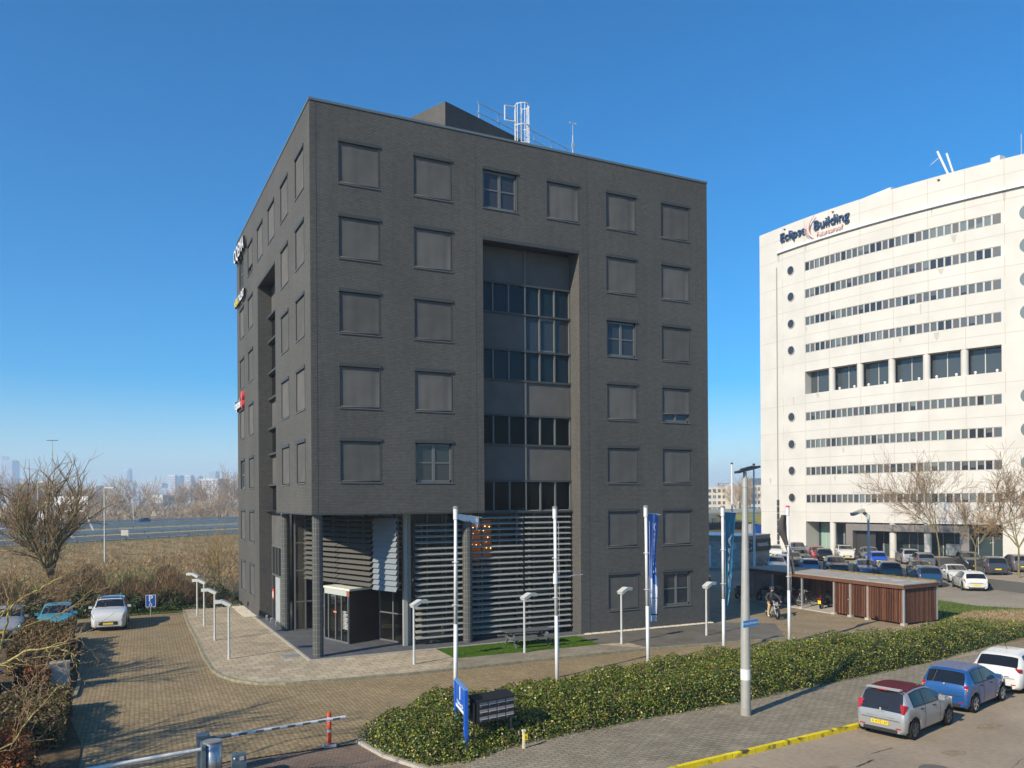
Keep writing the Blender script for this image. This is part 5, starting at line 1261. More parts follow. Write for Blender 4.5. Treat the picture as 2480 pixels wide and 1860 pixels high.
b = MB(); b.cyl((0, 0, .0), (0, 0, .24), .17, n=20); b.build('base_collar', mat('worn_steel', (.3, .28, .25), .6), sl_)
q0 = Vector((10.39, -16.18, 3.12)); sx_ = Vector((.965, .26, 0)); nn_ = Vector((.26, -.965, 0))
b = MB(); b.cbox(q0+nn_*.19, (.86, .03, .22), Matrix((sx_, -nn_, Vector((0, 0, 1)))).transposed()); ns_ = b.build('street_sign', mat('sign_light_blue', (.10, .38, .68), .45)); ns_.name = 'street_name_sign'
tag(ns_, 'light blue street name sign fixed across the big lamp post', 'sign')
place_text('lettering', 'Willem Dreeslaan', .115, LETW, frame(q0+nn_*.207, sx_, (0, 0, 1)), ns_, .001)
ll = thing('car_park_lamp', 'square headed lamp on a white post in the right car park', 'street lamp', (54.58, 15.91, 0))
b = MB(); b.cyl((0, 0, 0), (0, 0, 5.1), .12, .10, 12); b.cyl((0, 0, 5.0), (0, 0, 5.55), .14, n=10); b.build('pole', GREYP, ll)
b = MB(); M_ = Matrix.Rotation(R(152), 3, 'Z'); 
for p, q, w1 in (((.05, 0, 5.45), (.55, 0, 5.9), .2), ((.45, 0, 6.0), (1.5, 0, 5.6), .8)): b.beam(M_@Vector(p), M_@Vector(q), w1, .26)
b.build('lamp_head', mat('weathered_head', (.35, .34, .30), .5), ll)
# P sign
ps = thing('parking_sign', 'blue disabled parking sign on a short post by the back verge', 'sign', (-5.8, 19.02, 0))
b = MB(); b.cyl((0, 0, 0), (0, 0, .95), .03, n=8); b.build('post', GALV, ps)
b = MB(); b.box(-.29, -.03, .62, .29, 0, 1.38); pp = b.build('sign_plate', BLUE, ps)
b = MB(); 
for (x0, z0, x1, z1) in ((-.29, .62, .29, .645), (-.29, 1.355, .29, 1.38), (-.29, .645, -.265, 1.355), (.265, .645, .29, 1.355)): b.box(x0, -.036, z0, x1, -.03, z1)
b.build('sign_border', LETW, pp)
place_text('lettering', 'P', .5, LETW, frame((-5.8, 18.984, 1.15), (1, 0, 0), (0, 0, 1)), pp, .002, bold=.01)
b = MB(); b.torus((0, -.035, .76), .07, .014, Matrix.Rotation(R(90), 3, 'X'), 14, 4); b.cyl((-.02, -.035, .92), (-.02, -.035, .8), .016, n=6); b.cyl((-.02, -.035, .83), (.08, -.035, .82), .014, n=6); b.sphere((-.03, -.035, .945), .026, 8, 5); b.build('wheelchair_symbol', LETW, pp)
# blue address sign
A0 = Vector((1.04, -14.21)); A1 = Vector((.76, -15.59)); u_ = (A1-A0).normalized(); Ls = (A1-A0).length
as_ = thing('address_sign', 'blue address board number 1 on two blue posts in the hedge', 'sign', (*A0, 0))
b = MB(); b.box(A0.x-.05, A0.y-.06, 0, A0.x+.05, A0.y+.06, 1.85); b.box(A1.x-.05, A1.y-.06, 0, A1.x+.05, A1.y+.06, 1.85); b.build('post', BLUE, as_, True)
b = MB(); q = A0+u_*.02; b.beam((q.x, q.y, 1.48), ((A0+u_*(Ls-.02)).x, (A0+u_*(Ls-.02)).y, 1.48), .05, .76); bd = b.build('board', BLUE, as_, True)
b = MB(); b.beam((A0.x, A0.y, 1.875), (A1.x, A1.y, 1.875), .1, .05); b.build('top_cap', mat('pale_blue_cap', (.12, .28, .6), .4), as_, True)
nrm = Vector((-abs(u_.y), 0)).normalized(); nrm = Vector((u_.y, -u_.x)).normalized()
def sgp(s, z, o=.028): q = A0+u_*s+nrm*o; return (q.x, q.y, z)
bx = MB(); bx.add([sgp(.08, 1.12), sgp(Ls-.08, 1.12), sgp(Ls-.08, 1.21), sgp(.08, 1.21)], [(0, 1, 2, 3)]); bx.build('white_band', LETW, bd, True)
place_text('lettering', '1', .46, LETW, frame(sgp(Ls/2, 1.6, .03), (u_.x, u_.y, 0), (0, 0, 1)), bd, .002, bold=.03)
place_text('lettering', 'Kabelweg 36', .17, LETW, frame(sgp(Ls/2, 1.30, .03), (u_.x, u_.y, 0), (0, 0, 1)), bd, .002)
# letterboxes
mbx = thing('letterbox_bank', 'black bank of twelve letterboxes on two posts in front of the hedge', 'letterboxes', (1.0, -15.52, 0))
M0 = Vector((1.16, -15.56)); M1 = Vector((2.36, -15.36)); mu = (M1-M0).normalized(); mn = Vector((mu.y, -mu.x)); ML = (M1-M0).length
def mp(s, o, z): q = M0+mu*s+mn*o; return (q.x, q.y, z)
BX = mat('matt_black_steel', (.02, .02, .021), .45)
b = MB(); z0, z1 = .86, 1.47
b.add([mp(-.05, .0, z0), mp(ML+.02, .0, z0), mp(ML+.02, -.38, z0), mp(-.05, -.38, z0), mp(-.05, .0, z1), mp(ML+.02, .0, z1), mp(ML+.02, -.38, z1+.08), mp(-.05, -.38, z1+.08)], [(3,2,1,0),(4,5,6,7),(0,1,5,4),(1,2,6,5),(2,3,7,6),(3,0,4,7)]); bb = b.build('cabinet', BX, mbx, True)
b = MB(); b.add([mp(-.1, .05, z1+.0), mp(ML+.05, .05, z1+.0), mp(ML+.05, -.42, z1+.1), mp(-.1, -.42, z1+.1), mp(-.1, .05, z1+.03), mp(ML+.05, .05, z1+.03), mp(ML+.05, -.42, z1+.13), mp(-.1, -.42, z1+.13)], [(3,2,1,0),(4,5,6,7),(0,1,5,4),(1,2,6,5),(2,3,7,6),(3,0,4,7)]); b.build('hood', BX, mbx, True)
fl_ = mat('slot_flap', (.26, .22, .22), .4); lt = mat('flap_edge', (.75, .72, .72), .35)
for r_i in range(3):
    for c_i in range(4):
        s = .02+c_i*ML/4; zt = z1-.03-r_i*.2
        b = MB(); b.add([mp(s+.01, .012, zt-.07), mp(s+ML/4-.02, .012, zt-.07), mp(s+ML/4-.02, .004, zt), mp(s+.01, .004, zt)], [(0, 1, 2, 3)]); o = b.build('letterbox_flap', fl_, mbx, True)
        b = MB(); b.add([mp(s+.01, .02, zt-.085), mp(s+ML/4-.02, .02, zt-.085), mp(s+ML/4-.02, .02, zt-.068), mp(s+.01, .02, zt-.068)], [(0, 1, 2, 3)]); b.build('flap_edge', lt, o, True)
        b = MB(); b.sphere(mp(s+.05, .012, zt-.125), .009, 6, 4); b.build('lock', GALV, o, True)
b = MB(); 
for s in (-.08, ML-.02): q = mp(s, -.12, 0); b.cyl(q, (q[0], q[1], 1.44), .028, n=10)
b.build('post', mat('bronze_post', (.2, .16, .11), .4, metal=.4), mbx, True)
gm = thing('gas_marker', 'short pale marker post with a yellow tag at the hedge edge', 'post', (2.36, -16.0, .1))
b = MB(); b.box(-.03, -.03, 0, .03, .03, .5); b.box(-.045, -.045, .5, .045, .045, .55); b.build('post', mat('cream_post', (.72, .62, .42), .6), gm)
b = MB(); b.box(-.01, -.05, .26, .1, -.03, .42); tg_ = b.build('tag', YEL, gm); b = MB(); b.box(.03, -.054, .3, .05, -.05, .38); b.box(.03, -.054, .3, .07, -.05, .32); b.build('tag_mark', BLACK, tg_)
# barrier
br = thing('barrier_boom', 'grey barrier cabinet with a white and grey striped boom', 'barrier', (-5.85, -14.3, 0))
BLC = mat('barrier_blue_grey', (.13, .17, .2), .45, metal=.3, noise=.1)
b = MB(); b.box(-6.12, -14.02, 0, -5.8, -13.72, 1.1); b.build('housing', BLC, br, True)
b = MB(); b.cyl((-5.8, -13.86, .96), (-2.05, -13.32, .93), .045, n=10); bm = b.build('boom', WHITE, br, True)
b = MB(); d_ = Vector((3.75, .54, -.03)).normalized()
for k in range(7): p = Vector((-5.8, -13.86, .953))+d_*(.75+k*.44); b.beam(p, p+d_*.22, .094, .06)
b.build('grey_stripe', mat('stripe_grey', (.13, .11, .1), .6), bm, True)
b = MB(); b.cyl((-5.8, -13.86, .96), Vector((-5.8, -13.86, .96))+d_*.55, .05, n=10); b.build('boom_sleeve', BLC, bm, True)
br2 = thing('barrier_cylinder', 'rounded stainless barrier column with a white boom to the left', 'barrier', (-5.82, -14.7, 0))
b = MB(); b.cyl((-5.82, -14.72, 0), (-5.82, -14.72, 1.1), .23, n=32); hs = b.build('housing', mat('brushed_steel', (.5, .5, .49), .38, metal=.85, noise=.05), br2, True, smooth=False)
hs.data.polygons.foreach_set('use_smooth', [len(p.vertices) == 4 for p in hs.data.polygons])
b = MB(); b.cyl((-5.82, -14.72, 1.1), (-5.82, -14.72, 1.13), .235, n=32); b.build('lid', mat('lid_grey', (.22, .22, .21), .5), br2, True)
b = MB(); b.box(-6.09, -14.95, .0, -6.0, -14.5, 1.1); b.build('side_flange', BLC, br2, True)
b = MB(); b.cyl((-6.0, -14.6, .92), (-10.2, -15.2, .90), .045, n=10); b.build('boom', WHITE, br2, True)
cr_ = thing('card_reader', 'small dark grey card reader box beside the barrier', 'card reader', (-5.3, -15.6, 0))
b = MB(); b.box(-5.48, -15.72, 0, -5.14, -15.5, .98); c0 = b.build('housing', BLC, cr_, True)
b = MB(); b.box(-5.30, -15.735, .84, -5.2, -15.72, .93); b.build('reader_pad', mat('pad_grey', (.45, .43, .4), .5), c0, True)
b = MB(); b.sphere((-5.42, -15.725, .9), .025, 8, 5); b.build('button', WHITE, c0, True)
rp_ = thing('marker_post', 'orange red marker post with white bands under the boom tip', 'post', (-2.4, -12.85, 0))
b = MB(); b.cyl((0, 0, .05), (0, 0, 1.0), .06, n=14); pr_ = b.build('post', mat('orange_red', (.85, .09, .03), .55, noise=.1, nscale=8), rp_)
b = MB(); b.cyl((0, 0, .74), (0, 0, .87), .063, n=14, caps=False); b.cyl((0, 0, .42), (0, 0, .5), .063, n=14, caps=False); b.build('white_band', WHITE, pr_)
b = MB(); b.box(-.17, -.13, 0, .17, .13, .07); b.build('foot', CONC, rp_)
# picnic table
pt = thing('picnic_table', 'dark picnic table with two benches on the small green lawn', 'picnic table', (9.95, -1.62, .12), R(-2))
PW = mat('dark_composite', (.115, .118, .112), .5, noise=.1, nscale=9)
b = MB()
for k in range(5): b.box(-1.25, -.40+.162*k, .74, 1.25, -.40+.162*k+.15, .78)
b.build('table_top', PW, pt)
for s in (-1, 1):
    b = MB()
    for k in range(2): b.box(-1.2, s*.72-.14+.145*k, .43, 1.2, s*.72-.01+.145*k, .47)
    b.build('bench_seat', PW, pt)
for x in (-.85, .85):
    for s in (-1, 1):
        b = MB(); b.beam((x, s*.62, 0), (x, s*.22, .74), .1, .06, upv=(1, 0, 0)); b.build('leg', PW, pt)
    b = MB(); b.beam((x, -.85, .4), (x, .85, .4), .06, .1); b.build('cross_beam', PW, pt)
# terrace uplights
for k, (x, y) in enumerate(((.25, 13.2), (.3, 11.9), (.35, 10.6), (11.9, -.05))):
    b = MB(); b.box(x-.05, y-.05, .125, x+.05, y+.05, .16); b.cbox((x, y, .28), (.1, .16, .24), Matrix.Rotation(R(20), 3, 'X'))
    tag(b.build('ground_spotlight', GALV), ['farthest small spotlight on the left terrace edge', 'middle small spotlight on the left terrace edge', 'nearest small spotlight on the left terrace edge', 'small spotlight on the terrace right of the picnic table'][k], 'spotlight', 'ground spotlights on the terrace')
# grey cabinet in the hedge, planters
ub = thing('utility_cabinet', 'pale grey concrete cabinet standing among the brown hedges', 'cabinet', (-9.85, -.6, 0))
b = MB(); b.box(-.33, -.3, 0, .33, .3, .95); c0 = b.build('housing', CONC, ub); b = MB(); b.box(-.35, -.32, .95, .35, .32, 1.02); b.build('lid', KERB, ub)
b = MB(); b.box(-.28, -.31, .1, .28, -.3, .88); b.build('door', mat('cabinet_door', (.37, .36, .34), .6, noise=.15), c0)
PLM = mat('planter_grey', (.09, .09, .088), .7)
pl = thing('planter', 'large square dark planter with a tree at the right edge', 'planter', (55.3, 2.2, 0), R(-12))
b = MB(); b.box(-2.6, -2.6, 0, 2.6, 2.6, .8); b.build('box', PLM, pl); b = MB(); b.box(-2.45, -2.45, .78, 2.45, 2.45, .82); b.build('soil', SAND, pl)
pl = thing('planter', 'small grey square planter beside the grey estate car', 'planter', (68.4, 18.6, 0), R(-12))
b = MB(); b.box(-.9, -.9, 0, .9, .9, 1.0); b.build('box', PLM, pl); b = MB(); b.box(-.8, -.8, .98, .8, .8, 1.02); b.build('soil', SAND, pl)
# ================================================================ MOTORCYCLE, RIDER, BICYCLES
def bike_wheel(mb, x, r, w1, z=None):
    mb.torus((x, 0, r if z is None else z), r-w1*.5, w1*.5, Matrix.Rotation(R(90), 3, 'X'), 26, 7)
def spokes(mb, x, r, z, n=12):
    for k in range(n): t = math.pi*k/n*2; mb.cyl((x, 0, z), (x+math.cos(t)*r*.9, 0, z+math.sin(t)*r*.9), .006, n=4)
    mb.cyl((x, -.06, z), (x, .06, z), .04, n=8)
def motorcycle(name, label, x, y, hd, body_c, scooter=False):
    t = thing(name, label, 'motorcycle' if not scooter else 'scooter', (x, y, 0), hd)
    if not scooter:
        for xx in (.68, -.62):
            b = MB(); bike_wheel(b, xx, .32, .13); wl_ = b.build('wheel', RUBBER, t, smooth=True); b = MB(); spokes(b, xx, .26, .32); b.build('spokes', GALV, wl_)
        b = MB()
        for s in (-.11, .11): b.tube([(.70, s, .32), (.50, s, .86), (.44, s, 1.0)], .024, 6)
        b.cbox((.56, 0, .66), (.28, .16, .02)); b.build('fork', GALV, t)
        b = MB(); b.tube([(.44, 0, .9), (.1, 0, .78), (-.3, 0, .74), (-.6, 0, .33)], .03, 6); b.tube([(.44, 0, .85), (.15, 0, .38), (-.2, 0, .36), (-.6, 0, .33)], .028, 6); b.tube([(-.1, -.09, .75), (-.45, -.1, .32)], .02, 5); b.build('frame', BLACK, t)
        b = MB(); b.sphere((.12, 0, .86), .2, 12, 8, (1.35, .75, .72)); b.build('fuel_tank', body_c, t, smooth=True)
        b = MB(); b.sphere((-.32, 0, .82), .2, 12, 8, (1.6, .7, .38)); b.build('seat', BLACK, t, smooth=True)
        b = MB(); b.cyl((0, -.13, .45), (0, .13, .45), .15, n=12); b.cbox((.03, 0, .58), (.22, .24, .2)); b.build('engine', GALV, t)
        b = MB(); b.tube([(.12, -.12, .5), (.08, -.16, .3), (-.6, -.17, .34)], .035, 8); b.build('exhaust', GALV, t)
        b = MB(); b.cyl((.52, 0, .88), (.63, 0, .87), .09, n=14); h = b.build('headlamp', GALV, t); b = MB(); b.cyl((.631, 0, .87), (.64, 0, .87), .08, n=14); b.build('lamp_glass', HEADL, h)
        b = MB(); b.tube([(.3, .38, .98), (.42, .3, 1.04), (.44, 0, 1.0), (.42, -.3, 1.04), (.3, -.38, .98)], .016, 6)
        for s in (-1, 1): b.tube([(.4, s*.3, 1.04), (.42, s*.36, 1.18)], .008, 4); b.sphere((.42, s*.37, 1.2), .05, 8, 5, (.3, 1, .8))
        b.build('handlebar', BLACK, t)
        b = MB(); b.torus((.68, 0, .32), .37, .03, Matrix.Rotation(R(90), 3, 'X'), 10, 4, a0=R(30), a1=R(130)); b.torus((-.62, 0, .34), .38, .04, Matrix.Rotation(R(90), 3, 'X'), 10, 4, a0=R(40), a1=R(160)); b.build('mudguard', BLACK, t)
        b = MB()
        for s in (-1, 1): b.sphere((.56, s*.19, .85), .035, 6, 4)
        b.build('indicator', TAILO, t)
    else:
        for xx in (.62, -.6):
            b = MB(); bike_wheel(b, xx, .25, .12); wl_ = b.build('wheel', RUBBER, t, smooth=True); b = MB(); b.cyl((xx, -.03, .25), (xx, .03, .25), .15, n=12); b.build('rim', GALV, wl_)
        b = MB(); b.sphere((-.42, 0, .62), .3, 14, 8, (1.35, .62, .75)); b.build('rear_body', body_c, t, smooth=True)
        b = MB(); b.cbox((.42, 0, .62), (.1, .42, .62), Matrix.Rotation(R(-14), 3, 'Y')); b.sphere((.45, 0, .98), .17, 10, 6, (.9, 1.1, .8)); b.build('leg_shield', body_c, t)
        b = MB(); b.cbox((.1, 0, .28), (.5, .34, .1)); b.build('floorboard', BLACK, t)
        b = MB(); b.sphere((-.38, 0, .86), .26, 12, 6, (1.5, .6, .36)); b.build('seat', BLACK, t, smooth=True)
        b = MB(); b.tube([(.62, .08, .25), (.48, .08, .6)], .025, 6); b.tube([(.3, .34, 1.08), (.4, 0, 1.1), (.3, -.34, 1.08)], .018, 6)
        for s in (-1, 1): b.tube([(.36, s*.28, 1.08), (.38, s*.34, 1.3)], .009, 4); b.sphere((.38, s*.36, 1.33), .06, 8, 5, (.3, 1, .8))
        b.build('handlebar', BLACK, t)
        b = MB(); b.cbox((-.86, 0, .72), (.08, .2, .09)); b.build('tail_light', TAIL, t); b = MB(); b.cbox((-.9, 0, .5), (.02, .2, .22)); b.build('number_plate', PLATE, t)
    return t
MX, MY, MH = 27.35, .05, heading(-.38, -1)
bike = motorcycle('motorcycle', 'black motorcycle ridden towards us across the forecourt', MX, MY, MH, BLACK)
# rider: one skinned body (seated), clothing and helmet as children
def skin_body(name, verts, edges, radii, m_, parent=None, root=0, sub=2):
    me = bpy.data.meshes.new(name); me.from_pydata(verts, edges, []); o = link(name, me, parent)
    md = o.modifiers.new('skin', 'SKIN'); 
    if not me.skin_vertices: 
        bpy.context.view_layer.objects.active = o
    o.modifiers.remove(md); bpy.context.view_layer.objects.active = o
    md = o.modifiers.new('skin', 'SKIN'); dg = bpy.context.evaluated_depsgraph_get()
    if not me.skin_vertices: return None
    for i, r_ in enumerate(radii): me.skin_vertices[0].data[i].radius = (r_, r_) if not isinstance(r_, tuple) else r_; me.skin_vertices[0].data[i].use_root = (i == root)
    s = o.modifiers.new('sub', 'SUBSURF'); s.levels = sub; s.render_levels = sub; me.materials.append(m_)
    md.use_smooth_shade = True
    return o
def ring_body(chains, m_, name, parent, n=12, extra=None):
    """smooth tapered limb lofts merged into one mesh by a remesh"""
    b = MB()
    for pts in chains:
        for (p, r0), (q, r1) in zip(pts[:-1], pts[1:]):
            b.cyl(p, q, r0, r1, n, True)
        for p, r0 in pts: b.sphere(p, r0, n, 8)
    if extra: extra(b)
    o = b.build(name, m_, parent)
    md = o.modifiers.new('r', 'REMESH'); md.mode = 'VOXEL'; md.voxel_size = .012; md.use_smooth_shade = True
    sm = o.modifiers.new('s', 'SMOOTH'); sm.factor = .5; sm.iterations = 4
    return o
SKIN = mat('skin', (.55, .33, .24), .6); JACK = mat('dark_grey_jacket', (.045, .047, .05), .85, noise=.2, nscale=20); TROU = mat('tan_trousers', (.55, .38, .19), .85, noise=.1, nscale=20)
rider = thing('person', 'person in a dark jacket, tan trousers and a black helmet riding the motorcycle', 'person', (MX, MY, 0), MH)
hip = (-.30, 0, .93); L_ = {}
def leg(s): return [((-.28, s*.10, .93), .095), ((.12, s*.24, .80), .072), ((.0, s*.25, .40), .05), ((-.02, s*.25, .22), .04)]
def arm(s): return [((-.16, s*.19, 1.42), .06), ((.03, s*.40, 1.22), .05), ((.27, s*.38, 1.05), .036), ((.33, s*.36, 1.02), .03)]
def bodyx(b):
    b.sphere((-.06, 0, 1.68), .098, 14, 10, (1.0, .85, 1.2))
    for s in (-1, 1):
        b.sphere((.32, s*.355, 1.01), .042, 10, 6, (1.1, .7, .6))
        for k in range(4):
            y = s*(.395-.022*k); b.tube([(.335, y, 1.02), (.385, y, 1.02), (.40, y, .985), (.375, y, .965)], [.012, .011, .010, .009], 6)
        b.tube([(.32, s*.33, 1.0), (.35, s*.31, .98), (.385, s*.32, .965)], [.013, .012, .010], 6)
chains = [leg(1), leg(-1), arm(1), arm(-1), [((-.30, 0, .95), .13), ((-.27, 0, 1.1), .13), ((-.20, 0, 1.33), .15), ((-.16, 0, 1.45), .10), ((-.12, 0, 1.56), .055), ((-.08, 0, 1.66), .07)],
          [((-.16, .17, 1.42), .075), ((-.16, -.17, 1.42), .075)]]
body = ring_body(chains, SKIN, 'body', rider, extra=bodyx)
jk = ring_body([[(p, r_+.022) for p, r_ in arm(1)[:3]], [(p, r_+.022) for p, r_ in arm(-1)[:3]], [((-.30, 0, .99), .155), ((-.27, 0, 1.1), .155), ((-.20, 0, 1.33), .172), ((-.16, 0, 1.46), .11), ((-.13, 0, 1.53), .075)], [((-.16, .18, 1.42), .09), ((-.16, -.18, 1.42), .09)], [((-.2, .1, 1.2), .12), ((-.2, -.1, 1.2), .12)]], JACK, 'jacket', rider)
tr = ring_body([[(p, r_+.018) for p, r_ in leg(1)], [(p, r_+.018) for p, r_ in leg(-1)], [((-.29, .08, .93), .12), ((-.29, -.08, .93), .12)]], TROU, 'trousers', rider)
b = MB()
for s in (-1, 1): b.sphere((.03, s*.25, .15), .06, 10, 6, (2.0, .75, .9)); b.sphere((-.03, s*.25, .2), .055, 10, 6)
b.build('shoe', mat('white_shoe', (.6, .58, .55), .7), rider, smooth=True)
HELM = mat('helmet_shell', (.05, .05, .052), .15, coat=1)
b = MB(); b.sphere((-.075, 0, 1.74), .142, 18, 12, (1.08, .95, .95)); hm_ = b.build('helmet', HELM, rider, smooth=True); 
for v in hm_.data.vertices:
    if v.co.x > -.02 and v.co.z < 1.70: v.co.x = min(v.co.x, -.0)
b = MB(); b.sphere((.0, 0, 1.66), .075, 12, 8, (.75, .95, 1.0)); b.sphere((.058, 0, 1.655), .016, 8, 5, (1, .8, 1.3)); b.cbox((.052, 0, 1.615), (.012, .045, .01)); b.build('face', SKIN, rider, smooth=True)
b = MB()
for s in (-1, 1): b.sphere((.05, s*.03, 1.685), .011, 8, 5)
b.build('eye', mat('eye_dark', (.02, .015, .012), .2), rider)
b = MB()
for s in (-1, 1): b.sphere((.33, s*.37, 1.01), .05, 10, 6, (1.1, .8, .7))
b.build('glove', BLACK, rider, smooth=True)
motorcycle('motor_scooter', 'black scooter with a yellow plate parked in the open bay of the shed', 33.3, 1.5, heading(1, .35), BLACK, True)
motorcycle('motor_scooter', 'second scooter standing in the shade behind the rider', 32.6, 8.4, heading(1, .25), mat('scooter_grey', (.12, .12, .13), .3, coat=.5), True)
motorcycle('motorcycle', 'dark motorcycle parked deep in the shade of the shed', 33.0, 6.6, heading(1, .2), BLACK)
def bicycle(x, y, hd, m_, label):
    t = thing('bicycle', label, 'bicycle', (x, y, .06), hd, 'bicycles parked in the shed')
    for xx in (.52, -.52):
        b = MB(); b.torus((xx, 0, .34), .325, .018, Matrix.Rotation(R(90), 3, 'X'), 26, 5); wl_ = b.build('wheel', RUBBER, t); b = MB(); spokes(b, xx, .34, .34, 10); b.build('spokes', GALV, wl_)
    b = MB(); b.tube([(-.52, 0, .34), (-.12, 0, .30), (.34, 0, .78), (.30, 0, .9)], .017, 6); b.tube([(-.52, 0, .34), (-.2, 0, .8), (-.12, 0, .3)], .015, 6); b.tube([(-.18, 0, .74), (.33, 0, .82)], .016, 6); b.tube([(.52, 0, .34), (.34, 0, .8), (.3, 0, .98)], .016, 6); b.build('frame', m_, t)
    b = MB(); b.tube([(.12, .28, .98), (.3, .1, 1.02), (.3, -.1, 1.02), (.12, -.28, .98)], .013, 6); b.build('handlebar', GALV, t)
    b = MB(); b.tube([(-.2, 0, .78), (-.22, 0, .9)], .013, 5); b.sphere((-.24, 0, .93), .08, 8, 5, (1.6, .9, .4)); b.build('saddle', BLACK, t)
    b = MB(); b.cyl((-.12, -.04, .3), (-.12, .04, .3), .09, n=14); b.cbox((-.12, .07, .16), (.1, .06, .02)); b.cbox((-.12, -.07, .44), (.1, .06, .02)); b.build('crank', DARKM, t)
    return t
bm_ = [mat('bicycle_'+n, c, .35) for n, c in (('black', (.02, .02, .02)), ('red', (.4, .03, .03)), ('blue', (.05, .12, .3)), ('silver', (.4, .4, .42)), ('green', (.05, .15, .08)))]
for k, (dy, ci, q) in enumerate(((2.75, 0, 'black bicycle nearest the open bay post'), (3.25, 3, 'silver bicycle second in the shed bay'), (3.8, 1, 'red bicycle in the middle of the shed bay'), (4.35, 2, 'blue bicycle fourth in the shed bay'), (4.95, 0, 'black bicycle beside the flagpole in the shed'), (5.5, 4, 'green bicycle farthest along the shed bay'))):
    bicycle(33.0+.05*(k % 2), dy, heading(1 if k % 2 else -1, .25), bm_[ci], q)
rk = thing('cycle_rack', 'low metal hoop rack left of the shed in the shade', 'rack', (30.0, 13.5, 0))
for i in range(3):
    b = MB(); b.tube([(i*.6, 0, 0), (i*.6, 0, .8), (i*.6, .15, .9), (i*.6, .9, .9), (i*.6, 1.05, .8), (i*.6, 1.05, 0)], .03, 6); b.build('hoop', GALV, rk)
# ================================================================ VEGETATION
BARK = mat('bark', (.14, .12, .07), .9, noise=.4, nscale=12, bump=.5); BARKG = mat('grey_bark', (.20, .17, .085), .9, noise=.4, nscale=6, bump=.4); BARKY = mat('lichen_bark', (.36, .31, .12), .9, noise=.5, nscale=14, bump=.4)
TWIG = ramp_mat('bare_twig', [(.35, (.30, .20, .11)), (.35, (.42, .29, .15)), (.3, (.20, .13, .08))], .85)
def tree_arrays(seed, H, spread=.5, levels=5, n0=5, trunk_h=.25, r0=.12, split=3, up_=.35, lean=(0, 0), twr=1.0, minr=.006):
    """recursive branching; returns (trunk segs, crown segs) as lists (p,q,r0,r1)"""
    r_ = random.Random(seed); T = []; Cn = []
    def grow(p, d, L, r, lv):
        steps = 3 if lv < levels-1 else 2; q = p
        for k in range(steps):
            d = (d+Vector((r_.uniform(-1, 1), r_.uniform(-1, 1), r_.uniform(-.3, .8)*up_))*(.13+.04*lv)).normalized()
            nq = q+d*(L/steps); ra = r*(1-.45*k/steps); rb_ = r*(1-.45*(k+1)/steps)
            (T if lv == 0 else Cn).append((q, nq, max(ra, minr), max(rb_, minr)))
            if lv > 0 and lv < levels and k < steps-1:
                for _ in range(1 if lv < 3 else 2): child(nq, d, L*r_.uniform(.45, .7), rb_*.6, lv+1)
            q = nq
        if lv < levels:
            for _ in range(n0 if lv == 0 else split): child(q, d, L*r_.uniform(.6, .85) if lv else H*(1-trunk_h)*r_.uniform(.38, .5), r*(.62 if lv else .55), lv+1)
    def child(p, d, L, r, lv):
        a = d.orthogonal().normalized(); a.rotate(Matrix.Rotation(r_.uniform(0, 6.28), 3, d)); an = spread*r_.uniform(.6, 1.35)
        nd = (d*math.cos(an)+a*math.sin(an)).normalized(); nd.z += up_*.25; nd.normalize(); grow(p, nd, L, r, lv)
    grow(Vector((0, 0, 0)), Vector((lean[0], lean[1], 1)).normalized(), H*trunk_h, r0, 0)
    return T, Cn
def segs_mesh(name, segs, m_, parent, k=3, tint=True, cap=None):
    if not len(segs): return None
    P = np.array([list(s[0]) for s in segs]); Q = np.array([list(s[1]) for s in segs]); ra = np.array([s[2] for s in segs]); rb_ = np.array([s[3] for s in segs])
    D = Q-P; D /= np.linalg.norm(D, axis=1)[:, None]+1e-9
    A = np.where(np.abs(D[:, 2:3]) < .9, np.array([[0, 0, 1.]]), np.array([[1., 0, 0]])); U = np.cross(D, A); U /= np.linalg.norm(U, axis=1)[:, None]; Wv = np.cross(D, U)
    V = []
    for i in range(k):
        t = 2*math.pi*i/k; e = U*math.cos(t)+Wv*math.sin(t); V.append(P+e*ra[:, None])
    for i in range(k):
        t = 2*math.pi*i/k; e = U*math.cos(t)+Wv*math.sin(t); V.append(Q+e*rb_[:, None])
    V = np.stack(V, 1).reshape(-1, 3); n = len(segs)
    F = np.array([(i, (i+1) % k, k+(i+1) % k, k+i) for i in range(k)])[None]+(np.arange(n)*2*k)[:, None, None]
    return mesh_np(name, V, F.reshape(-1, 4), m_, parent=parent, attr=np.repeat(rng.random(n), k), smooth=(k > 4))
def bare_tree(name, label, loc, seed, H, barkm=BARK, twm=None, rz=0, group=None, multi=1, tk=7, **kw):
    t = thing(name, label, 'tree', loc, rz, group); T, Cn = [], []
    for m_ in range(multi):
        a = 6.28*m_/multi; le = (math.cos(a)*.28, math.sin(a)*.28) if multi > 1 else (0, 0)
        k2 = dict(kw); k2.setdefault('lean', le); x, y = tree_arrays(seed+m_, H*(1 if m_ == 0 else .92), **k2); T += x; Cn += y
    segs_mesh('trunk', T, barkm, t, tk); th_ = max(.02, kw.get('minr', .006)*1.6); big = [s for s in Cn if s[2] > th_]; sm = [s for s in Cn if s[2] <= th_]
    if big: segs_mesh('branch', big, barkm, t, 5)
    segs_mesh('crown', sm, twm or TWIG, t, 3); return t
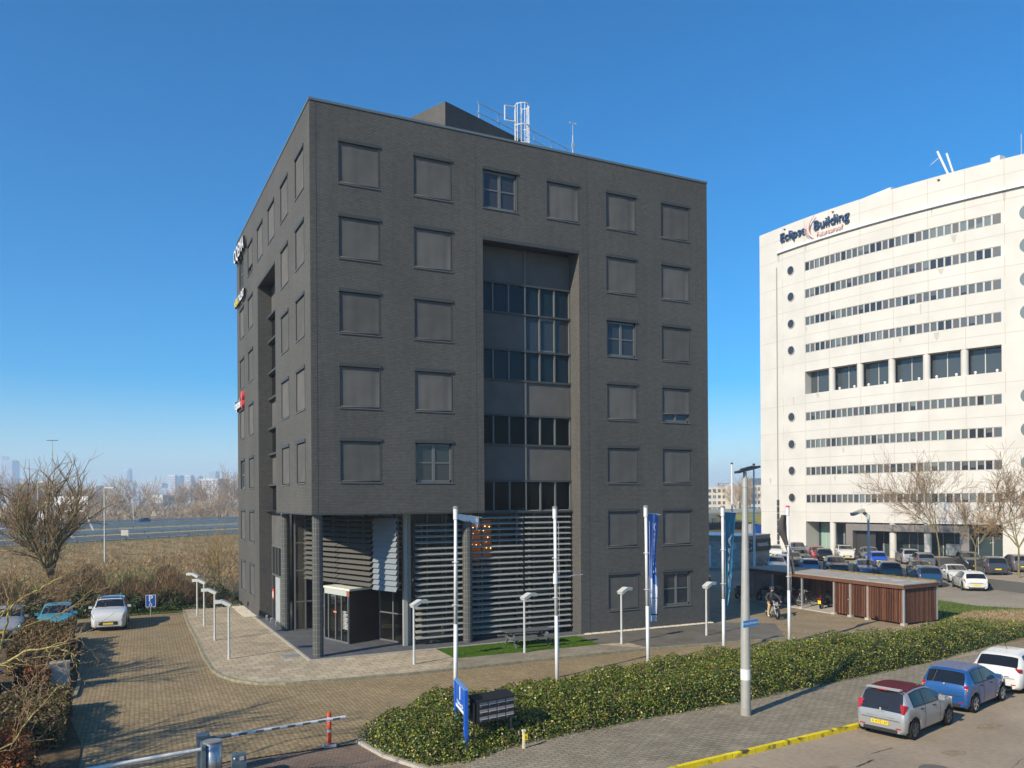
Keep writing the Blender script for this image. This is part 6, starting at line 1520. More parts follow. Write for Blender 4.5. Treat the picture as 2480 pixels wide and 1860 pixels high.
# large bare tree behind the left parked cars
bare_tree('bare_tree', 'large many stemmed bare tree behind the turquoise car', (-11.6, 26.2, 0), 17, 7.9, BARKG, multi=1, spread=.5, levels=5, n0=11, trunk_h=.24, r0=.22, split=2, up_=.5, minr=.0075)
bare_tree('bare_tree', 'bare bushy tree right of the office corner by the embankment', (-.6, 31, 0), 13, 5.6, BARKY, ramp_mat('willow_twig', [(.5, (.36, .25, .09)), (.3, (.28, .19, .08)), (.2, (.42, .32, .12))]), multi=4, spread=.38, levels=3, n0=4, trunk_h=.2, r0=.04, split=2, up_=.9, minr=.008)
# near tree reaching in at the left
nt_ = thing('bare_tree', 'near bare tree at the lower left edge with yellow lichened branches', 'tree', (0, 0, 0))
def branch_path(pts, r0, r1, seed, depth=2, tw=9):
    r_ = random.Random(seed); S_ = []; n = len(pts)-1; P = [Vector(p) for p in pts]
    fine = []
    for i in range(n):
        for k in range(4):
            a = P[i].lerp(P[i+1], k/4); c = P[i].lerp(P[i+1], (k+1)/4); fine.append(a)
    fine.append(P[-1]); fine = [p+Vector((r_.uniform(-1, 1), r_.uniform(-1, 1), r_.uniform(-1, 1)))*.025 for p in fine]
    m_ = len(fine)-1
    for i in range(m_): S_.append((fine[i], fine[i+1], r0+(r1-r0)*i/m_, r0+(r1-r0)*(i+1)/m_))
    if depth:
        for k in range(tw):
            i = r_.randint(int(m_*.2), m_-1); d = (fine[i+1]-fine[i]).normalized(); a = d.orthogonal(); a.rotate(Matrix.Rotation(r_.uniform(0, 6.28), 3, d)); an = r_.uniform(.4, .9)
            nd = (d*math.cos(an)+a*math.sin(an)); L = r_.uniform(.35, 1.0)*(1.5 if depth > 1 else .7); q = [fine[i]]
            for j in range(3): nd = (nd+Vector((r_.uniform(-.25, .25), r_.uniform(-.25, .25), r_.uniform(-.1, .3)))).normalized(); q.append(q[-1]+nd*L/3)
            S_ += branch_path(q, max(.006, r1*.8), .004, seed*7+k, depth-1, 5)
    return S_
def camray(u, v, d): q = CAMP+(fw+r3*((u-1240)/1966.2)+u3*(-(v-1210.5)/1966.2))*d; return q
NB = []
TB = (-13.2, -16.6)
NB += branch_path([(*TB, 0), (TB[0]+.1, TB[1], 2.0), (TB[0]+.2, TB[1]+.1, 4.2), (TB[0]+.5, TB[1]+.2, 7.0)], .16, .05, 5, 1, 6)
NB += branch_path([(-13.1, -16.6, 2.2), (-11.6, -16.2, 3.1), (-10.5, -16.3, 3.59), (-10.19, -16.45, 3.75), (-9.72, -16.69, 4.04), (-9.18, -16.96, 4.15), (-8.87, -17.11, 4.03), (-8.7, -17.19, 3.82)], .045, .012, 21, 2, 12)
NB += branch_path([(-13.0, -16.5, 2.6), (-11.4, -15.7, 3.2), (-10.35, -15.26, 3.67), (-10.27, -15.3, 4.04), (-10.14, -15.36, 4.68), (-9.99, -15.44, 5.0), (-9.87, -15.49, 5.32), (-9.82, -15.52, 5.55)], .04, .010, 33, 2, 12)
NB += branch_path([(-13.0, -16.5, 3.6), (-11.6, -15.0, 4.1), (-10.51, -14.06, 4.49), (-10.25, -14.19, 4.73), (-9.9, -14.36, 4.97), (-9.47, -14.58, 5.21), (-9.12, -14.75, 5.45), (-8.77, -14.92, 5.64)], .035, .007, 41, 2, 14)
NB += branch_path([(-12.6, -15.8, 3.4), (-11.2, -15.2, 3.9), (-10.47, -15.2, 4.31), (-10.18, -15.34, 4.82), (-10.12, -15.37, 5.04), (-10.23, -15.32, 5.37)], .028, .008, 47, 2, 8)
NB += branch_path([(-11.5, -14.8, 3.8), (-10.2, -12.4, 4.0), (-9.52, -12.32, 4.15), (-9.08, -12.54, 4.41), (-8.65, -12.75, 4.78), (-8.41, -12.87, 5.05)], .02, .005, 49, 2, 8)
NB += branch_path([(-13.1, -17.0, 1.4), (-11.2, -18.5, 1.9), (-9.75, -18.91, 2.73), (-9.41, -19.08, 3.26), (-8.99, -19.28, 3.75), (-8.86, -19.35, 3.83)], .022, .005, 52, 2, 8)
segs_mesh('trunk', [s for s in NB if s[2] > .04], BARKY, nt_, 7); segs_mesh('branch', [s for s in NB if .0065 < s[2] <= .04], BARKY, nt_, 4); segs_mesh('crown', [s for s in NB if s[2] <= .0065], TWIG, nt_, 3)
nt_.location = (0, 0, 0)
# trees left of the picture that only throw their shadows across the paving
bare_tree('bare_tree', 'bare tree beyond the left edge shading the paving', (-19.5, -3.0, 0), 61, 8.5, spread=.5, levels=4, n0=4, r0=.16, split=3, minr=.012)
bare_tree('bare_tree', 'bare tree beyond the lower left edge shading the barrier', (-19.0, -13.8, 0), 71, 9, spread=.5, levels=4, n0=4, r0=.18, split=3, minr=.014)
bare_tree('bare_tree', 'bare tree beside the camera beyond the lower left edge', (-18.5, -19.5, 0), 77, 9.0, spread=.45, levels=4, n0=4, r0=.18, split=2, minr=.014)
# trees in the right car park
for i, (x, y, h, q, sd_) in enumerate([(68.6, 18.9, 10.6, 'tall bare tree with a yellowish trunk in front of the cream office portal', 81), (64.2, 12.0, 7.2, 'smaller bare tree between the black and the large grey crossover', 82), (55.5, 2.6, 9.6, 'bare tree growing from the large planter at the right edge', 83), (77.5, 26.5, 6.5, 'thin young bare tree close to the portal glass', 84)]):
    bare_tree('bare_tree', q, (x, y, 0), sd_, h, BARKG, spread=.6, levels=5, n0=5, trunk_h=.33, r0=.105 if h > 7.3 else .08, split=2, up_=.45, minr=.011)
# distant individually visible trees (shared meshes)
FT1 = ramp_mat('far_twig', [(.5, (.40, .28, .17)), (.3, (.50, .37, .23)), (.2, (.28, .19, .12))], .9)
far_p = []
for sd_, h in ((101, 15), (102, 14), (103, 16)):
    t = bare_tree('bare_tree', 'x', (0, 0, 0), sd_, h, BARK, FT1, spread=.5, levels=4, n0=7, trunk_h=.14, r0=.2, split=3, up_=.55, minr=.03); far_p.append(t)
def far_tree(x, y, s, k, label, group):
    o = copy_tree(far_p[k]) if far_p[k].get('label') != 'x' else far_p[k]
    o.location = (x, y, -.2); o.scale = (s*1.15, s*1.15, s); o.rotation_euler = (0, 0, (x*3.7+y) % 6.28); tag(o, label, 'tree', group); return o
gL = 'bare trees beyond the motorway'
def az_xy(u, d): q = CAMP+(fw+rt*((u-1240)/1966.2))*d; return q.x, q.y
far_list = [(320, 262, .92, 0, 'broad russet tree in the middle of the far tree line'), (575, 330, 1.15, 1, 'tall bare tree touching the left edge of the dark office'), (545, 335, 1.2, 2, 'tall pale bare tree just left of the dark office'), (510, 340, 1.05, 0, 'bare tree third from the dark office in the far line'), (465, 345, .95, 1, 'pale slender tree right of the far lamp'), (425, 350, .9, 2, 'bare tree between the white sheds and the pale trees'),
 (385, 340, .8, 0, 'low bare tree right of the round office tower'), (285, 300, .8, 1, 'bare tree just left of the russet tree'), (255, 330, .85, 2, 'bare tree behind the thin lamp post'), (215, 320, .82, 0, 'bare tree behind the white motorway gantry'), (175, 310, .9, 1, 'bare tree far behind the crown of the big bare tree'), (130, 300, .92, 2, 'bare tree behind the tall thin motorway mast'), (85, 290, .95, 0, 'bare tree right of the pale block at the far left'), (45, 285, 1.0, 1, 'bare tree below the blue tower at the left'), (5, 280, 1.05, 2, 'bare tree at the left edge of the horizon'), (530, 260, .62, 0, 'small bare tree in front of the tall pale trees'), (490, 265, .5, 1, 'bush sized bare tree near the far rail')]
for u, d, s, k, q in far_list: x, y = az_xy(u, d); far_tree(x, y, s, k, q, gL)
for u, d, s, k, q in [(1785, 330, .85, 0, 'bare tree before the pale office block in the gap'), (1800, 300, .8, 1, 'bare tree behind the big lamp post in the gap'), (1822, 320, .9, 2, 'bare tree next to the cream office in the gap')]: x, y = az_xy(u, d); far_tree(x, y, s, k, q, 'bare trees in the gap between the two offices')
# distant wood as one mass
def twig_mass(name, pts, h, wd, m_, label, cat, n_per=1, up_=.75):
    n = len(pts); P = pts; L = h*rng.uniform(.5, 1.2, n)
    D = rng.normal(0, 1, (n, 3))*(1-up_); D[:, 2] = np.abs(D[:, 2])+up_; D /= np.linalg.norm(D, axis=1)[:, None]
    Sd = np.cross(D, rng.normal(0, 1, (n, 3))); Sd /= np.linalg.norm(Sd, axis=1)[:, None]; wv = wd*rng.uniform(.5, 1.3, n)
    V = np.stack([P-Sd*wv[:, None], P+Sd*wv[:, None], P+D*L[:, None]], 1).reshape(-1, 3); F = np.arange(3*n).reshape(-1, 3)
    o = mesh_np(name, V, F, m_, attr=rng.random(n)); return tag(o, label, cat, kind='stuff')
WOODT = ramp_mat('wood_twig', [(.4, (.38, .27, .17)), (.3, (.46, .34, .22)), (.2, (.28, .19, .12)), (.1, (.20, .18, .08))], .95)
n = 60000; A = rng.uniform(-90, 320, n); Cc = rng.uniform(96, 200, n); hh = (3.2+5.0*rng.random(n)**.8)*(1+.25*np.sin(A*.09)+.2*np.sin(A*.031+1)+.15*np.sin(A*.37))
zz0 = hh*rng.random(n)**.7
base = np.array([MP(a, c, 0) for a, c in zip(A, Cc)]); P = base.copy(); P[:, 2] = zz0
twig_mass('far_wood', P, 2.0, .07, WOODT, 'brown winter wood beyond the motorway', 'woodland', up_=.35)
# scrub on the embankment
SCR = ramp_mat('scrub_twig', [(.3, (.31, .19, .10)), (.25, (.43, .285, .15)), (.2, (.17, .105, .055)), (.15, (.34, .27, .11)), (.1, (.13, .12, .05))], .95)
n = 120000; X = rng.uniform(-44, 22, n); Y = 22+85*rng.random(n)**.95; keep = (Y < 98+.83*(X+2)-2) & ~((X > -1) & (Y < 26)); X, Y = X[keep], Y[keep]
clump = (np.sin(X*1.3+Y*.7)+np.sin(X*.6-Y*1.1+2)+np.sin(X*2.9+Y*2.3))*.17+.6
hs_ = np.where(Y < 42, 1.6, 1.0)*clump; Z = hs_*rng.random(len(X))
rise = np.clip((Y-(78+.83*(X+2)))/25, 0, 1)*1.2
twig_mass('scrub', np.stack([X, Y, Z+rise], -1), .5, .013+.022*np.clip((Y-25)/70, 0, 1), SCR, 'brown bare scrub covering the embankment behind the car park', 'scrub', up_=.28)
DKS = ramp_mat('thicket_twig', [(.4, (.14, .085, .045)), (.3, (.22, .14, .07)), (.2, (.09, .055, .03)), (.1, (.30, .20, .09))], .95)
n = 36000; X = rng.uniform(-30, -.6, n); Y = 21.8+7*rng.random(n)**1.2; hh = 2.3+.8*np.sin(X*1.1)+.5*np.sin(X*2.7+1)-1.2*np.clip((X+7)/6, 0, 1)
twig_mass('thicket', np.stack([X, Y, hh*rng.random(n)*.8], -1), .75, .015, DKS, 'dark bare thicket directly behind the parked cars on the left', 'thicket', up_=.5)
# leaf scatter helper
def leaves(name, P, N, size, m_, label, cat, kind='stuff', parent=None, flat=.5):
    n = len(P); Nn = N+rng.normal(0, flat, (n, 3)); Nn /= np.linalg.norm(Nn, axis=1)[:, None]
    U = np.cross(Nn, rng.normal(0, 1, (n, 3))); U /= np.linalg.norm(U, axis=1)[:, None]; Wv = np.cross(Nn, U); s = size*rng.uniform(.6, 1.3, n)[:, None]
    V = np.stack([P-U*s, P-Wv*s*.62+Nn*s*.12, P+U*s, P+Wv*s*.62+Nn*s*.12], 1).reshape(-1, 3); F = np.arange(4*n).reshape(-1, 4)
    o = mesh_np(name, V, F, m_, parent=parent, attr=rng.random(n)); 
    return tag(o, label, cat, kind=kind) if label else o
IVY = ramp_mat('ivy_leaf', [(.26, (.045, .085, .008)), (.26, (.095, .15, .013)), (.20, (.20, .23, .025)), (.11, (.40, .36, .05)), (.07, (.22, .12, .04)), (.10, (.015, .028, .005))], .38, .5, trans=.18)
HP = [(-1.5, -12.6), (-1.25, -14.6), (-.55, -16.1), (.9, -16.35), (1.7, -15.95), (2.6, -15.7), (4.3, -15.5), (7.2, -15.15), (11.2, -14.95), (16.3, -14.35), (21.1, -13.8), (28, -12.4), (34, -11.4), (36, -10.2), (33, -8.0), (30.2, -8.6), (27, -9.3), (22.5, -9.0), (17.3, -9.1), (13, -9.6), (9.8, -10.2), (6, -10.7), (3, -11.1), (1.2, -10.9), (-.3, -12.0)]
HPa = np.array(HP)
def inside(x, y, poly):
    c = np.zeros(len(x), bool); n = len(poly); j = n-1
    for i in range(n):
        xi, yi = poly[i]; xj, yj = poly[j]; k = ((yi > y) != (yj > y)) & (x < (xj-xi)*(y-yi)/(yj-yi+1e-12)+xi); c ^= k; j = i
    return c
def edge_dist(x, y, poly):
    d = np.full(len(x), 1e9); n = len(poly)
    for i in range(n):
        a = np.array(poly[i]); c = np.array(poly[(i+1) % n]); ab = c-a; t = np.clip(((x-a[0])*ab[0]+(y-a[1])*ab[1])/(ab@ab), 0, 1); d = np.minimum(d, np.hypot(x-a[0]-t*ab[0], y-a[1]-t*ab[1]))
    return d
def hh_(x, y):
    d = edge_dist(x, y, HP); nz = .10*np.sin(x*1.9+y*.6)+.08*np.sin(x*.8-y*2.1+1)+.06*np.sin(x*4.3+y*3.7)+.05*np.sin(x*7.1-y*5.3)
    low = 1-.42*np.exp(-((x-1.6)**2/3.2+(y+15.4)**2/.9))        # thin spot round the letterboxes
    return (.92*(1-np.exp(-d/.42))*low+nz*np.minimum(1, d/.5))*np.clip(1-(x-29)/16, .35, 1)+.03
n = 330000; X = rng.uniform(-1.6, 36, n); Y = rng.uniform(-16.4, -7.9, n); k = inside(X, Y, HP); X, Y = X[k], Y[k]
dist = np.hypot(X-CAMP.x, Y-CAMP.y); pr_ = np.clip((26/dist)**1.6, .16, 1); k = rng.random(len(X)) < pr_; X, Y = X[k], Y[k]
Hh = hh_(X, Y); e = .05; gx_ = (hh_(X+e, Y)-Hh)/e; gy_ = (hh_(X, Y+e)-Hh)/e
N = np.stack([-gx_, -gy_, np.ones(len(X))], -1); N /= np.linalg.norm(N, axis=1)[:, None]
Z = Hh-.30*rng.random(len(X))**2*1.0+.06+.05*(rng.random(len(X)) < .08)
dist = np.hypot(X-CAMP.x, Y-CAMP.y); big = np.clip(dist/30, .8, 1.9)
P = np.stack([X, Y, Z], -1)
o = leaves('ivy_hedge_leaves', P, N, .036, IVY, None, None, flat=.75)
# scale the leaves with distance so far ones still cover
hedge = thing('ivy_hedge', 'long low green and yellow ivy hedge between the lane and the street', 'hedge', (10, -12.5, 0)); o.parent = hedge; o.matrix_parent_inverse = full(hedge).inverted(); o.name = 'foliage'; o['kind'] = 'stuff'
xs = np.arange(-1.6, 36.2, .25); ysx = np.arange(-16.6, -7.7, .25); GX, GY = np.meshgrid(xs, ysx); fx_, fy_ = GX.ravel(), GY.ravel()
ins = inside(fx_, fy_, HP); hz = np.where(ins, hh_(fx_, fy_)-.26, -.2); nx = len(xs); F = []
for j in range(len(ysx)-1):
    for i in range(nx-1):
        a = j*nx+i
        if ins[a] or ins[a+1] or ins[a+nx] or ins[a+nx+1]: F.append((a, a+1, a+nx+1, a+nx))
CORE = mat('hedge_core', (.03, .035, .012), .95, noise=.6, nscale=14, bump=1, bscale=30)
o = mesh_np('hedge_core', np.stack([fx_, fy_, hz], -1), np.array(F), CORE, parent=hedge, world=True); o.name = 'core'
n = 2600; i_ = rng.integers(0, len(P), n); Q = P[i_]+np.array([0, 0, .0])
D = rng.normal(0, 1, (n, 3)); D[:, 2] = np.abs(D[:, 2])*.5; D /= np.linalg.norm(D, axis=1)[:, None]; Sd = np.cross(D, rng.normal(0, 1, (n, 3))); Sd /= np.linalg.norm(Sd, axis=1)[:, None]
V = np.stack([Q-Sd*.006, Q+Sd*.006, Q+D*.35], 1).reshape(-1, 3); o = mesh_np('twigs', V, np.arange(3*n).reshape(-1, 3), ramp_mat('dry_twig', [(.5, (.35, .25, .14)), (.5, (.2, .12, .06))]), parent=hedge, attr=rng.random(n), world=True); o['kind'] = 'stuff'
# clipped brown hedges on the left
BEECH = ramp_mat('beech_leaf', [(.3, (.14, .085, .035)), (.25, (.21, .125, .05)), (.2, (.09, .055, .025)), (.15, (.10, .10, .025)), (.1, (.30, .16, .06))], .7, .3, trans=.1)
ORNG = ramp_mat('orange_leaf', [(.35, (.35, .11, .025)), (.3, (.22, .07, .02)), (.2, (.10, .05, .02)), (.15, (.5, .2, .04))], .5, .4, trans=.2)
def block_hedge(label, x0, y0, x1, y1, h, m_, n, leaf=.05, z0=0, rough=.07):
    t = thing('clipped_hedge', label, 'hedge', ((x0+x1)/2, (y0+y1)/2, 0))
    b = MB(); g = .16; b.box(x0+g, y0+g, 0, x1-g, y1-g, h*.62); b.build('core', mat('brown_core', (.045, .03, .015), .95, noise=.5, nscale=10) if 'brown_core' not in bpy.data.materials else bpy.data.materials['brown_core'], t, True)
    ar = [(x1-x0)*(y1-y0), (x1-x0)*h, (x1-x0)*h, (y1-y0)*h, (y1-y0)*h]; s_ = sum(ar); Ps, Ns = [], []
    for k, (a, nn) in enumerate(zip(ar, [(0, 0, 1), (0, -1, 0), (0, 1, 0), (-1, 0, 0), (1, 0, 0)])):
        q = int(n*a/s_); u, v = rng.random(q), rng.random(q); X = x0+(x1-x0)*u; Y = y0+(y1-y0)*v; Z = h*rng.random(q)
        if k == 0: Pp = np.stack([X, Y, np.full(q, h)], -1)
        elif k == 1: Pp = np.stack([X, np.full(q, y0), Z], -1)
        elif k == 2: Pp = np.stack([X, np.full(q, y1), Z], -1)
        elif k == 3: Pp = np.stack([np.full(q, x0), Y, Z], -1)
        else: Pp = np.stack([np.full(q, x1), Y, Z], -1)
        nn = np.array(nn, float); Pp = Pp-nn*(rng.random(q)**1.5*.2)[:, None]+rng.normal(0, rough*.6, (q, 3)); Pp[:, 2] += np.where(Pp[:, 2] > h*.75, .10*np.sin(Pp[:, 0]*3.1+Pp[:, 1]*2.3)+.07*np.sin(Pp[:, 1]*5.7-Pp[:, 0]*4), 0)+np.where(rng.random(q) < .04, rng.random(q)*.3, 0); Ps.append(Pp); Ns.append(np.tile(nn, (q, 1)))
    o = leaves('foliage', np.concatenate(Ps), np.concatenate(Ns), leaf, m_, None, None, parent=None, flat=.9); o.parent = t; o.matrix_parent_inverse = full(t).inverted(); o['kind'] = 'stuff'; return t
block_hedge('long clipped brown hedge in front of the turquoise car', -11.9, 2.6, -9.75, 11.2, 1.15, BEECH, 26000)
block_hedge('lower brown hedge block just behind the grey cabinet', -11.4, .3, -9.8, 2.4, 1.0, BEECH, 8000)
block_hedge('orange brown hedge block left of the grey cabinet', -10.95, -1.4, -10.2, -.3, .95, ORNG, 6000, .045)
block_hedge('greenish brown hedge at the lower left beside the barrier', -11.3, -9.6, -9.35, -4.3, .85, ramp_mat('mixed_hedge_leaf', [(.3, (.16, .10, .045)), (.25, (.10, .11, .02)), (.2, (.07, .045, .02)), (.25, (.24, .17, .09))], .7, trans=.1), 24000, .042)
def bush(label, x, y, r, h, n, m_, name='bush', leaf=.05):
    t = thing(name, label, 'bush', (x, y, 0)); th = rng.uniform(0, 6.28, n); ph = np.arccos(rng.uniform(-.1, 1, n)); rr = rng.random(n)**.35*(1+.25*np.sin(th*3+ph*4))
    P = np.stack([x+r*rr*np.sin(ph)*np.cos(th), y+r*rr*np.sin(ph)*np.sin(th), h*rr*np.cos(ph)*.9+h*.12], -1); N = P-np.array([x, y, 0]); N /= np.linalg.norm(N, axis=1)[:, None]
    o = leaves('foliage', P, N, leaf, m_, None, None, flat=.9); o.parent = t; o.matrix_parent_inverse = full(t).inverted(); o['kind'] = 'stuff'
    st = [(Vector((x, y, 0)), Vector((x+r*.5*math.cos(a), y+r*.5*math.sin(a), h*.7)), .02, .01) for a in np.linspace(0, 5.5, 7)]; s = segs_mesh('stem', st, BARK, None, 4); s.parent = t; s.matrix_parent_inverse = full(t).inverted()
    return t
bush('copper leaved bush in the bottom left corner', -10.75, -12.2, 1.0, 1.5, 6000, ORNG, leaf=.05)
DKG = ramp_mat('dark_evergreen', [(.4, (.03, .05, .012)), (.3, (.055, .08, .02)), (.2, (.02, .03, .01)), (.1, (.12, .14, .03))], .5, trans=.1)
for k, (x, y, r, h, q) in enumerate([(-9.5, 21.5, 1.2, 1.5, 'dark bush behind the gap between the turquoise and white cars'), (-12.2, 20.6, 1.3, 1.6, 'glossy green bush left of the turquoise car'), (-7.2, 22.2, 1.2, 1.2, 'dark bush behind the white crossover'), (-4.6, 22.8, 1.3, 1.1, 'dark green bush behind the blue parking sign'), (-1.8, 24.5, 1.5, 1.2, 'dark green bush near the far corner of the dark office'), (-16, 21.5, 2, 2.2, 'dark bush at the far left behind the silver car')]): bush(q, x, y, r, h, 4500, DKG, leaf=.09)
# ground ivy strip along the back verge, heath bed and lawn on the right
n = 9000; X = rng.uniform(-7, 1, n); Y = rng.uniform(20.6, 26.5, n); leaves('ground_ivy', np.stack([X, Y, .08+.25*rng.random(n)], -1), np.tile([0, 0, 1.], (n, 1)), .075, DKG, 'low dark ivy along the back verge', 'ground cover')
HEA = ramp_mat('heath_twig', [(.4, (.33, .24, .13)), (.3, (.24, .17, .09)), (.2, (.40, .31, .18)), (.1, (.14, .10, .05))], .95)
n = 60000; X = rng.uniform(27, 60, n); Y = rng.uniform(-14, -4.5, n); k = inside(X, Y, [(33.5, -6.6), (38.7, -4.6), (44, -6.4), (62, -10.2), (62, -14), (37, -12.0), (33.6, -9.3), (31, -8.6)]); X, Y = X[k], Y[k]
twig_mass('heath_bed', np.stack([X, Y, .1+.12*rng.random(len(X))], -1), .16, .018, HEA, 'dry brown heath bed right of the cycle shed', 'heath', up_=.5)
GRB = ramp_mat('grass_blade', [(.4, (.06, .12, .015)), (.3, (.10, .16, .025)), (.2, (.16, .19, .04)), (.1, (.2, .17, .06))], .8, trans=.2)
def grass(name, poly, z, n, h, w1, m_, label):
    pa = np.array(poly); X = rng.uniform(pa[:, 0].min(), pa[:, 0].max(), n); Y = rng.uniform(pa[:, 1].min(), pa[:, 1].max(), n); k = inside(X, Y, poly); X, Y = X[k], Y[k]
    return twig_mass(name, np.stack([X, Y, np.full(len(X), z)], -1), h, w1, m_, label, 'grass', up_=.6)
TURF = ramp_mat('turf_blade', [(.5, (.085, .17, .012)), (.3, (.12, .21, .018)), (.2, (.055, .11, .01))], .8, trans=.3)
grass('artificial_lawn', [(5.73, -.44), (13.45, -.44), (13.21, -3.05), (5.65, -2.94)], .118, 42000, .045, .010, TURF, 'small bright green lawn under the picnic table')
grass('lawn_grass', [(34.9, -5.6), (34.9, 6), (43.1, .8), (42.6, -2.5), (44, -4.8), (60, -8.9), (60, -10), (44, -6.3), (38.7, -4.3)], .03, 60000, .10, .02, GRB, 'green lawn wedge behind the cycle shed')
grass('verge_grass_blades', [(-30, 19.5), (-2.3, 20.2), (-2.3, 22.5), (-30, 22)], .03, 14000, .12, .018, GRB, 'rough grass along the back verge')
# leaf litter on the paving
LIT = ramp_mat('leaf_litter', [(.5, (.5, .36, .2)), (.3, (.35, .2, .1)), (.2, (.6, .5, .3))], .9)
n = 900; X = rng.uniform(-9, 24, n); Y = -5.1-.9*rng.random(n)**2; X2 = rng.uniform(-1.5, 20, n); Y2 = -15.9+.08*X2-.5*rng.random(n); 
P = np.concatenate([np.stack([X, Y-.04*np.maximum(0, X-8), np.full(n, .012)], -1), np.stack([X2, Y2, np.full(n, .132)], -1)]); leaves('fallen_leaves', P, np.tile([0, 0, 1.], (2*n, 1)), .022, LIT, 'scattered dry leaves along the kerbs', 'leaves', flat=.15)
# ================================================================ DISTANCE
RAILM = mat('guard_rail', (.60, .57, .52), .6); MPOST = mat('rail_post', (.3, .26, .22), .8)
for k, (c, z, q) in enumerate(((-1.2, 1.5, 'nearest steel guard rail of the motorway'), (17.5, 1.5, 'guard rail on the near side of the first median'), (22.5, 1.5, 'guard rail on the far side of the first median'), (43, 1.6, 'guard rail beyond the middle carriageway'), (56, 1.7, 'guard rail before the farthest carriageway'), (75.5, 1.8, 'farthest guard rail below the tree line'))):
    t = thing('guard_rail', q, 'guard rail', MP(0, c, z), 0, 'guard rails along the motorway')
    b = MB(); p, q_ = MP(-110, c, z+.55), MP(320, c, z+.55); b.beam(p, q_, .12, .48); b.build('rail', RAILM, t, True)
    b = MB(); a = -30
    while a < 90: p = MP(a, c-.08, z); b.box(p[0]-.06, p[1]-.06, z-.1, p[0]+.06, p[1]+.06, z+.5); a += 4
    b.build('post', MPOST, t, True)
def light_mast(u, d, vtop, label, arm=2.2, r_=.13, both=True, base=0.5, col=GREYP):
    x, y = az_xy(u, d); h = CAMP.z-(vtop-1210.5-.0066*(u-1240)*-1*-1)/1966.2*d
    t = thing('motorway_lamp', label, 'street lamp', (x, y, 0), 0, 'lamp masts along the motorway'); b = MB(); b.cyl((0, 0, 0), (0, 0, h), r_, r_*.6, 8); b.build('mast', col, t)
    b = MB(); 
    for s in ((1, -1) if both else (1,)): b.cbox((s*arm*.5*rt.x, s*arm*.5*rt.y, h), (arm*.9, .3, .14), Matrix.Rotation(math.atan2(rt.y, rt.x), 3, 'Z'))
    b.build('lamp_head', DARKM if r_ > .1 else col, t); return t
light_mast(128, 190, 1052, 'tallest thin lamp mast rising above the big bare tree', 1.3)
light_mast(253, 92, 1168, 'pale lamp post in front of the embankment', 1.2, .10, False)
light_mast(323, 215, 1198, 'lamp post before the russet tree', 1.6, .12, False)
light_mast(526, 300, 1153, 'slim lamp mast close to the dark office', 1.8, .13)
light_mast(92, 90, 1152, 'pale lamp post inside the crown of the big bare tree', 1.2, .09, False)
light_mast(1725, 240, 1192, 'thin mast at the left of the gap between the offices', .8, .12, False); light_mast(1731, 235, 1200, 'second thin mast at the left of the gap', .8, .12, False); light_mast(1789, 230, 1222, 'thin mast before the grassy slope in the gap', .6, .1, False)
WG = mat('gantry_white', (.72, .70, .70), .5)
def gantry(u0, u1, vt, d, label, boards=3, ht=1.6):
    t = thing('sign_gantry', label, 'gantry', (*az_xy(u0, d), 0), 0, 'white sign gantries over the motorway'); x0, y0 = az_xy(u0, d); x1, y1 = az_xy(u1, d); z = CAMP.z-(vt-1217)/1966.2*d
    b = MB(); b.beam((x0, y0, z), (x1, y1, z), .25, .2); b.beam((x0, y0, z-ht), (x1, y1, z-ht), .25, .2)
    for k in range(13): s = k/12; p = (x0+(x1-x0)*s, y0+(y1-y0)*s); q = (x0+(x1-x0)*min(1, s+.083), y0+(y1-y0)*min(1, s+.083)); b.beam((*p, z if k % 2 else z-ht), (*q, z-ht if k % 2 else z), .15, .12)
    b.build('truss', WG, t, True)
    b = MB()
    for s in (0, 1):
        x, y = (x0, y0) if s == 0 else (x1, y1); b.beam((x, y, z-ht), (x+(1.6 if s else -1.6), y, 1.6), .3, .3); b.beam((x, y, z-ht), (x+(-2.6 if s else 2.6)*.6, y, 1.6), .25, .25)
    b.build('leg', WG, t, True)
    for k in range(boards):
        s = .42+.52*k/max(1, boards-1); x, y = x0+(x1-x0)*s, y0+(y1-y0)*s; b = MB(); b.cbox((x, y-.3, z+.35), (2.4, .2, 1.5), Matrix.Rotation(math.atan2(rt.y, rt.x), 3, 'Z')); b.build('matrix_board', WG, t, True)
gantry(108, 204, 1216, 150, 'far white truss gantry with matrix boards'); gantry(64, 150, 1254, 125, 'near white truss gantry with matrix boards', 2, 1.3)
bs = thing('back_of_sign', 'pale roadside board seen from behind below the motorway', 'sign', (*MP(-6, -1, 0)[:2], 1.3)); b = MB(); b.box(-.5, -.05, .6, .5, .0, 1.8); b.build('board', mat('board_back', (.6, .55, .45), .7), bs); b = MB(); b.box(-.45, 0, -.4, -.38, .07, 1.2); b.box(.38, 0, -.4, .45, .07, 1.2); b.build('post', GALV, bs); bs.rotation_euler = (0, 0, R(-10))
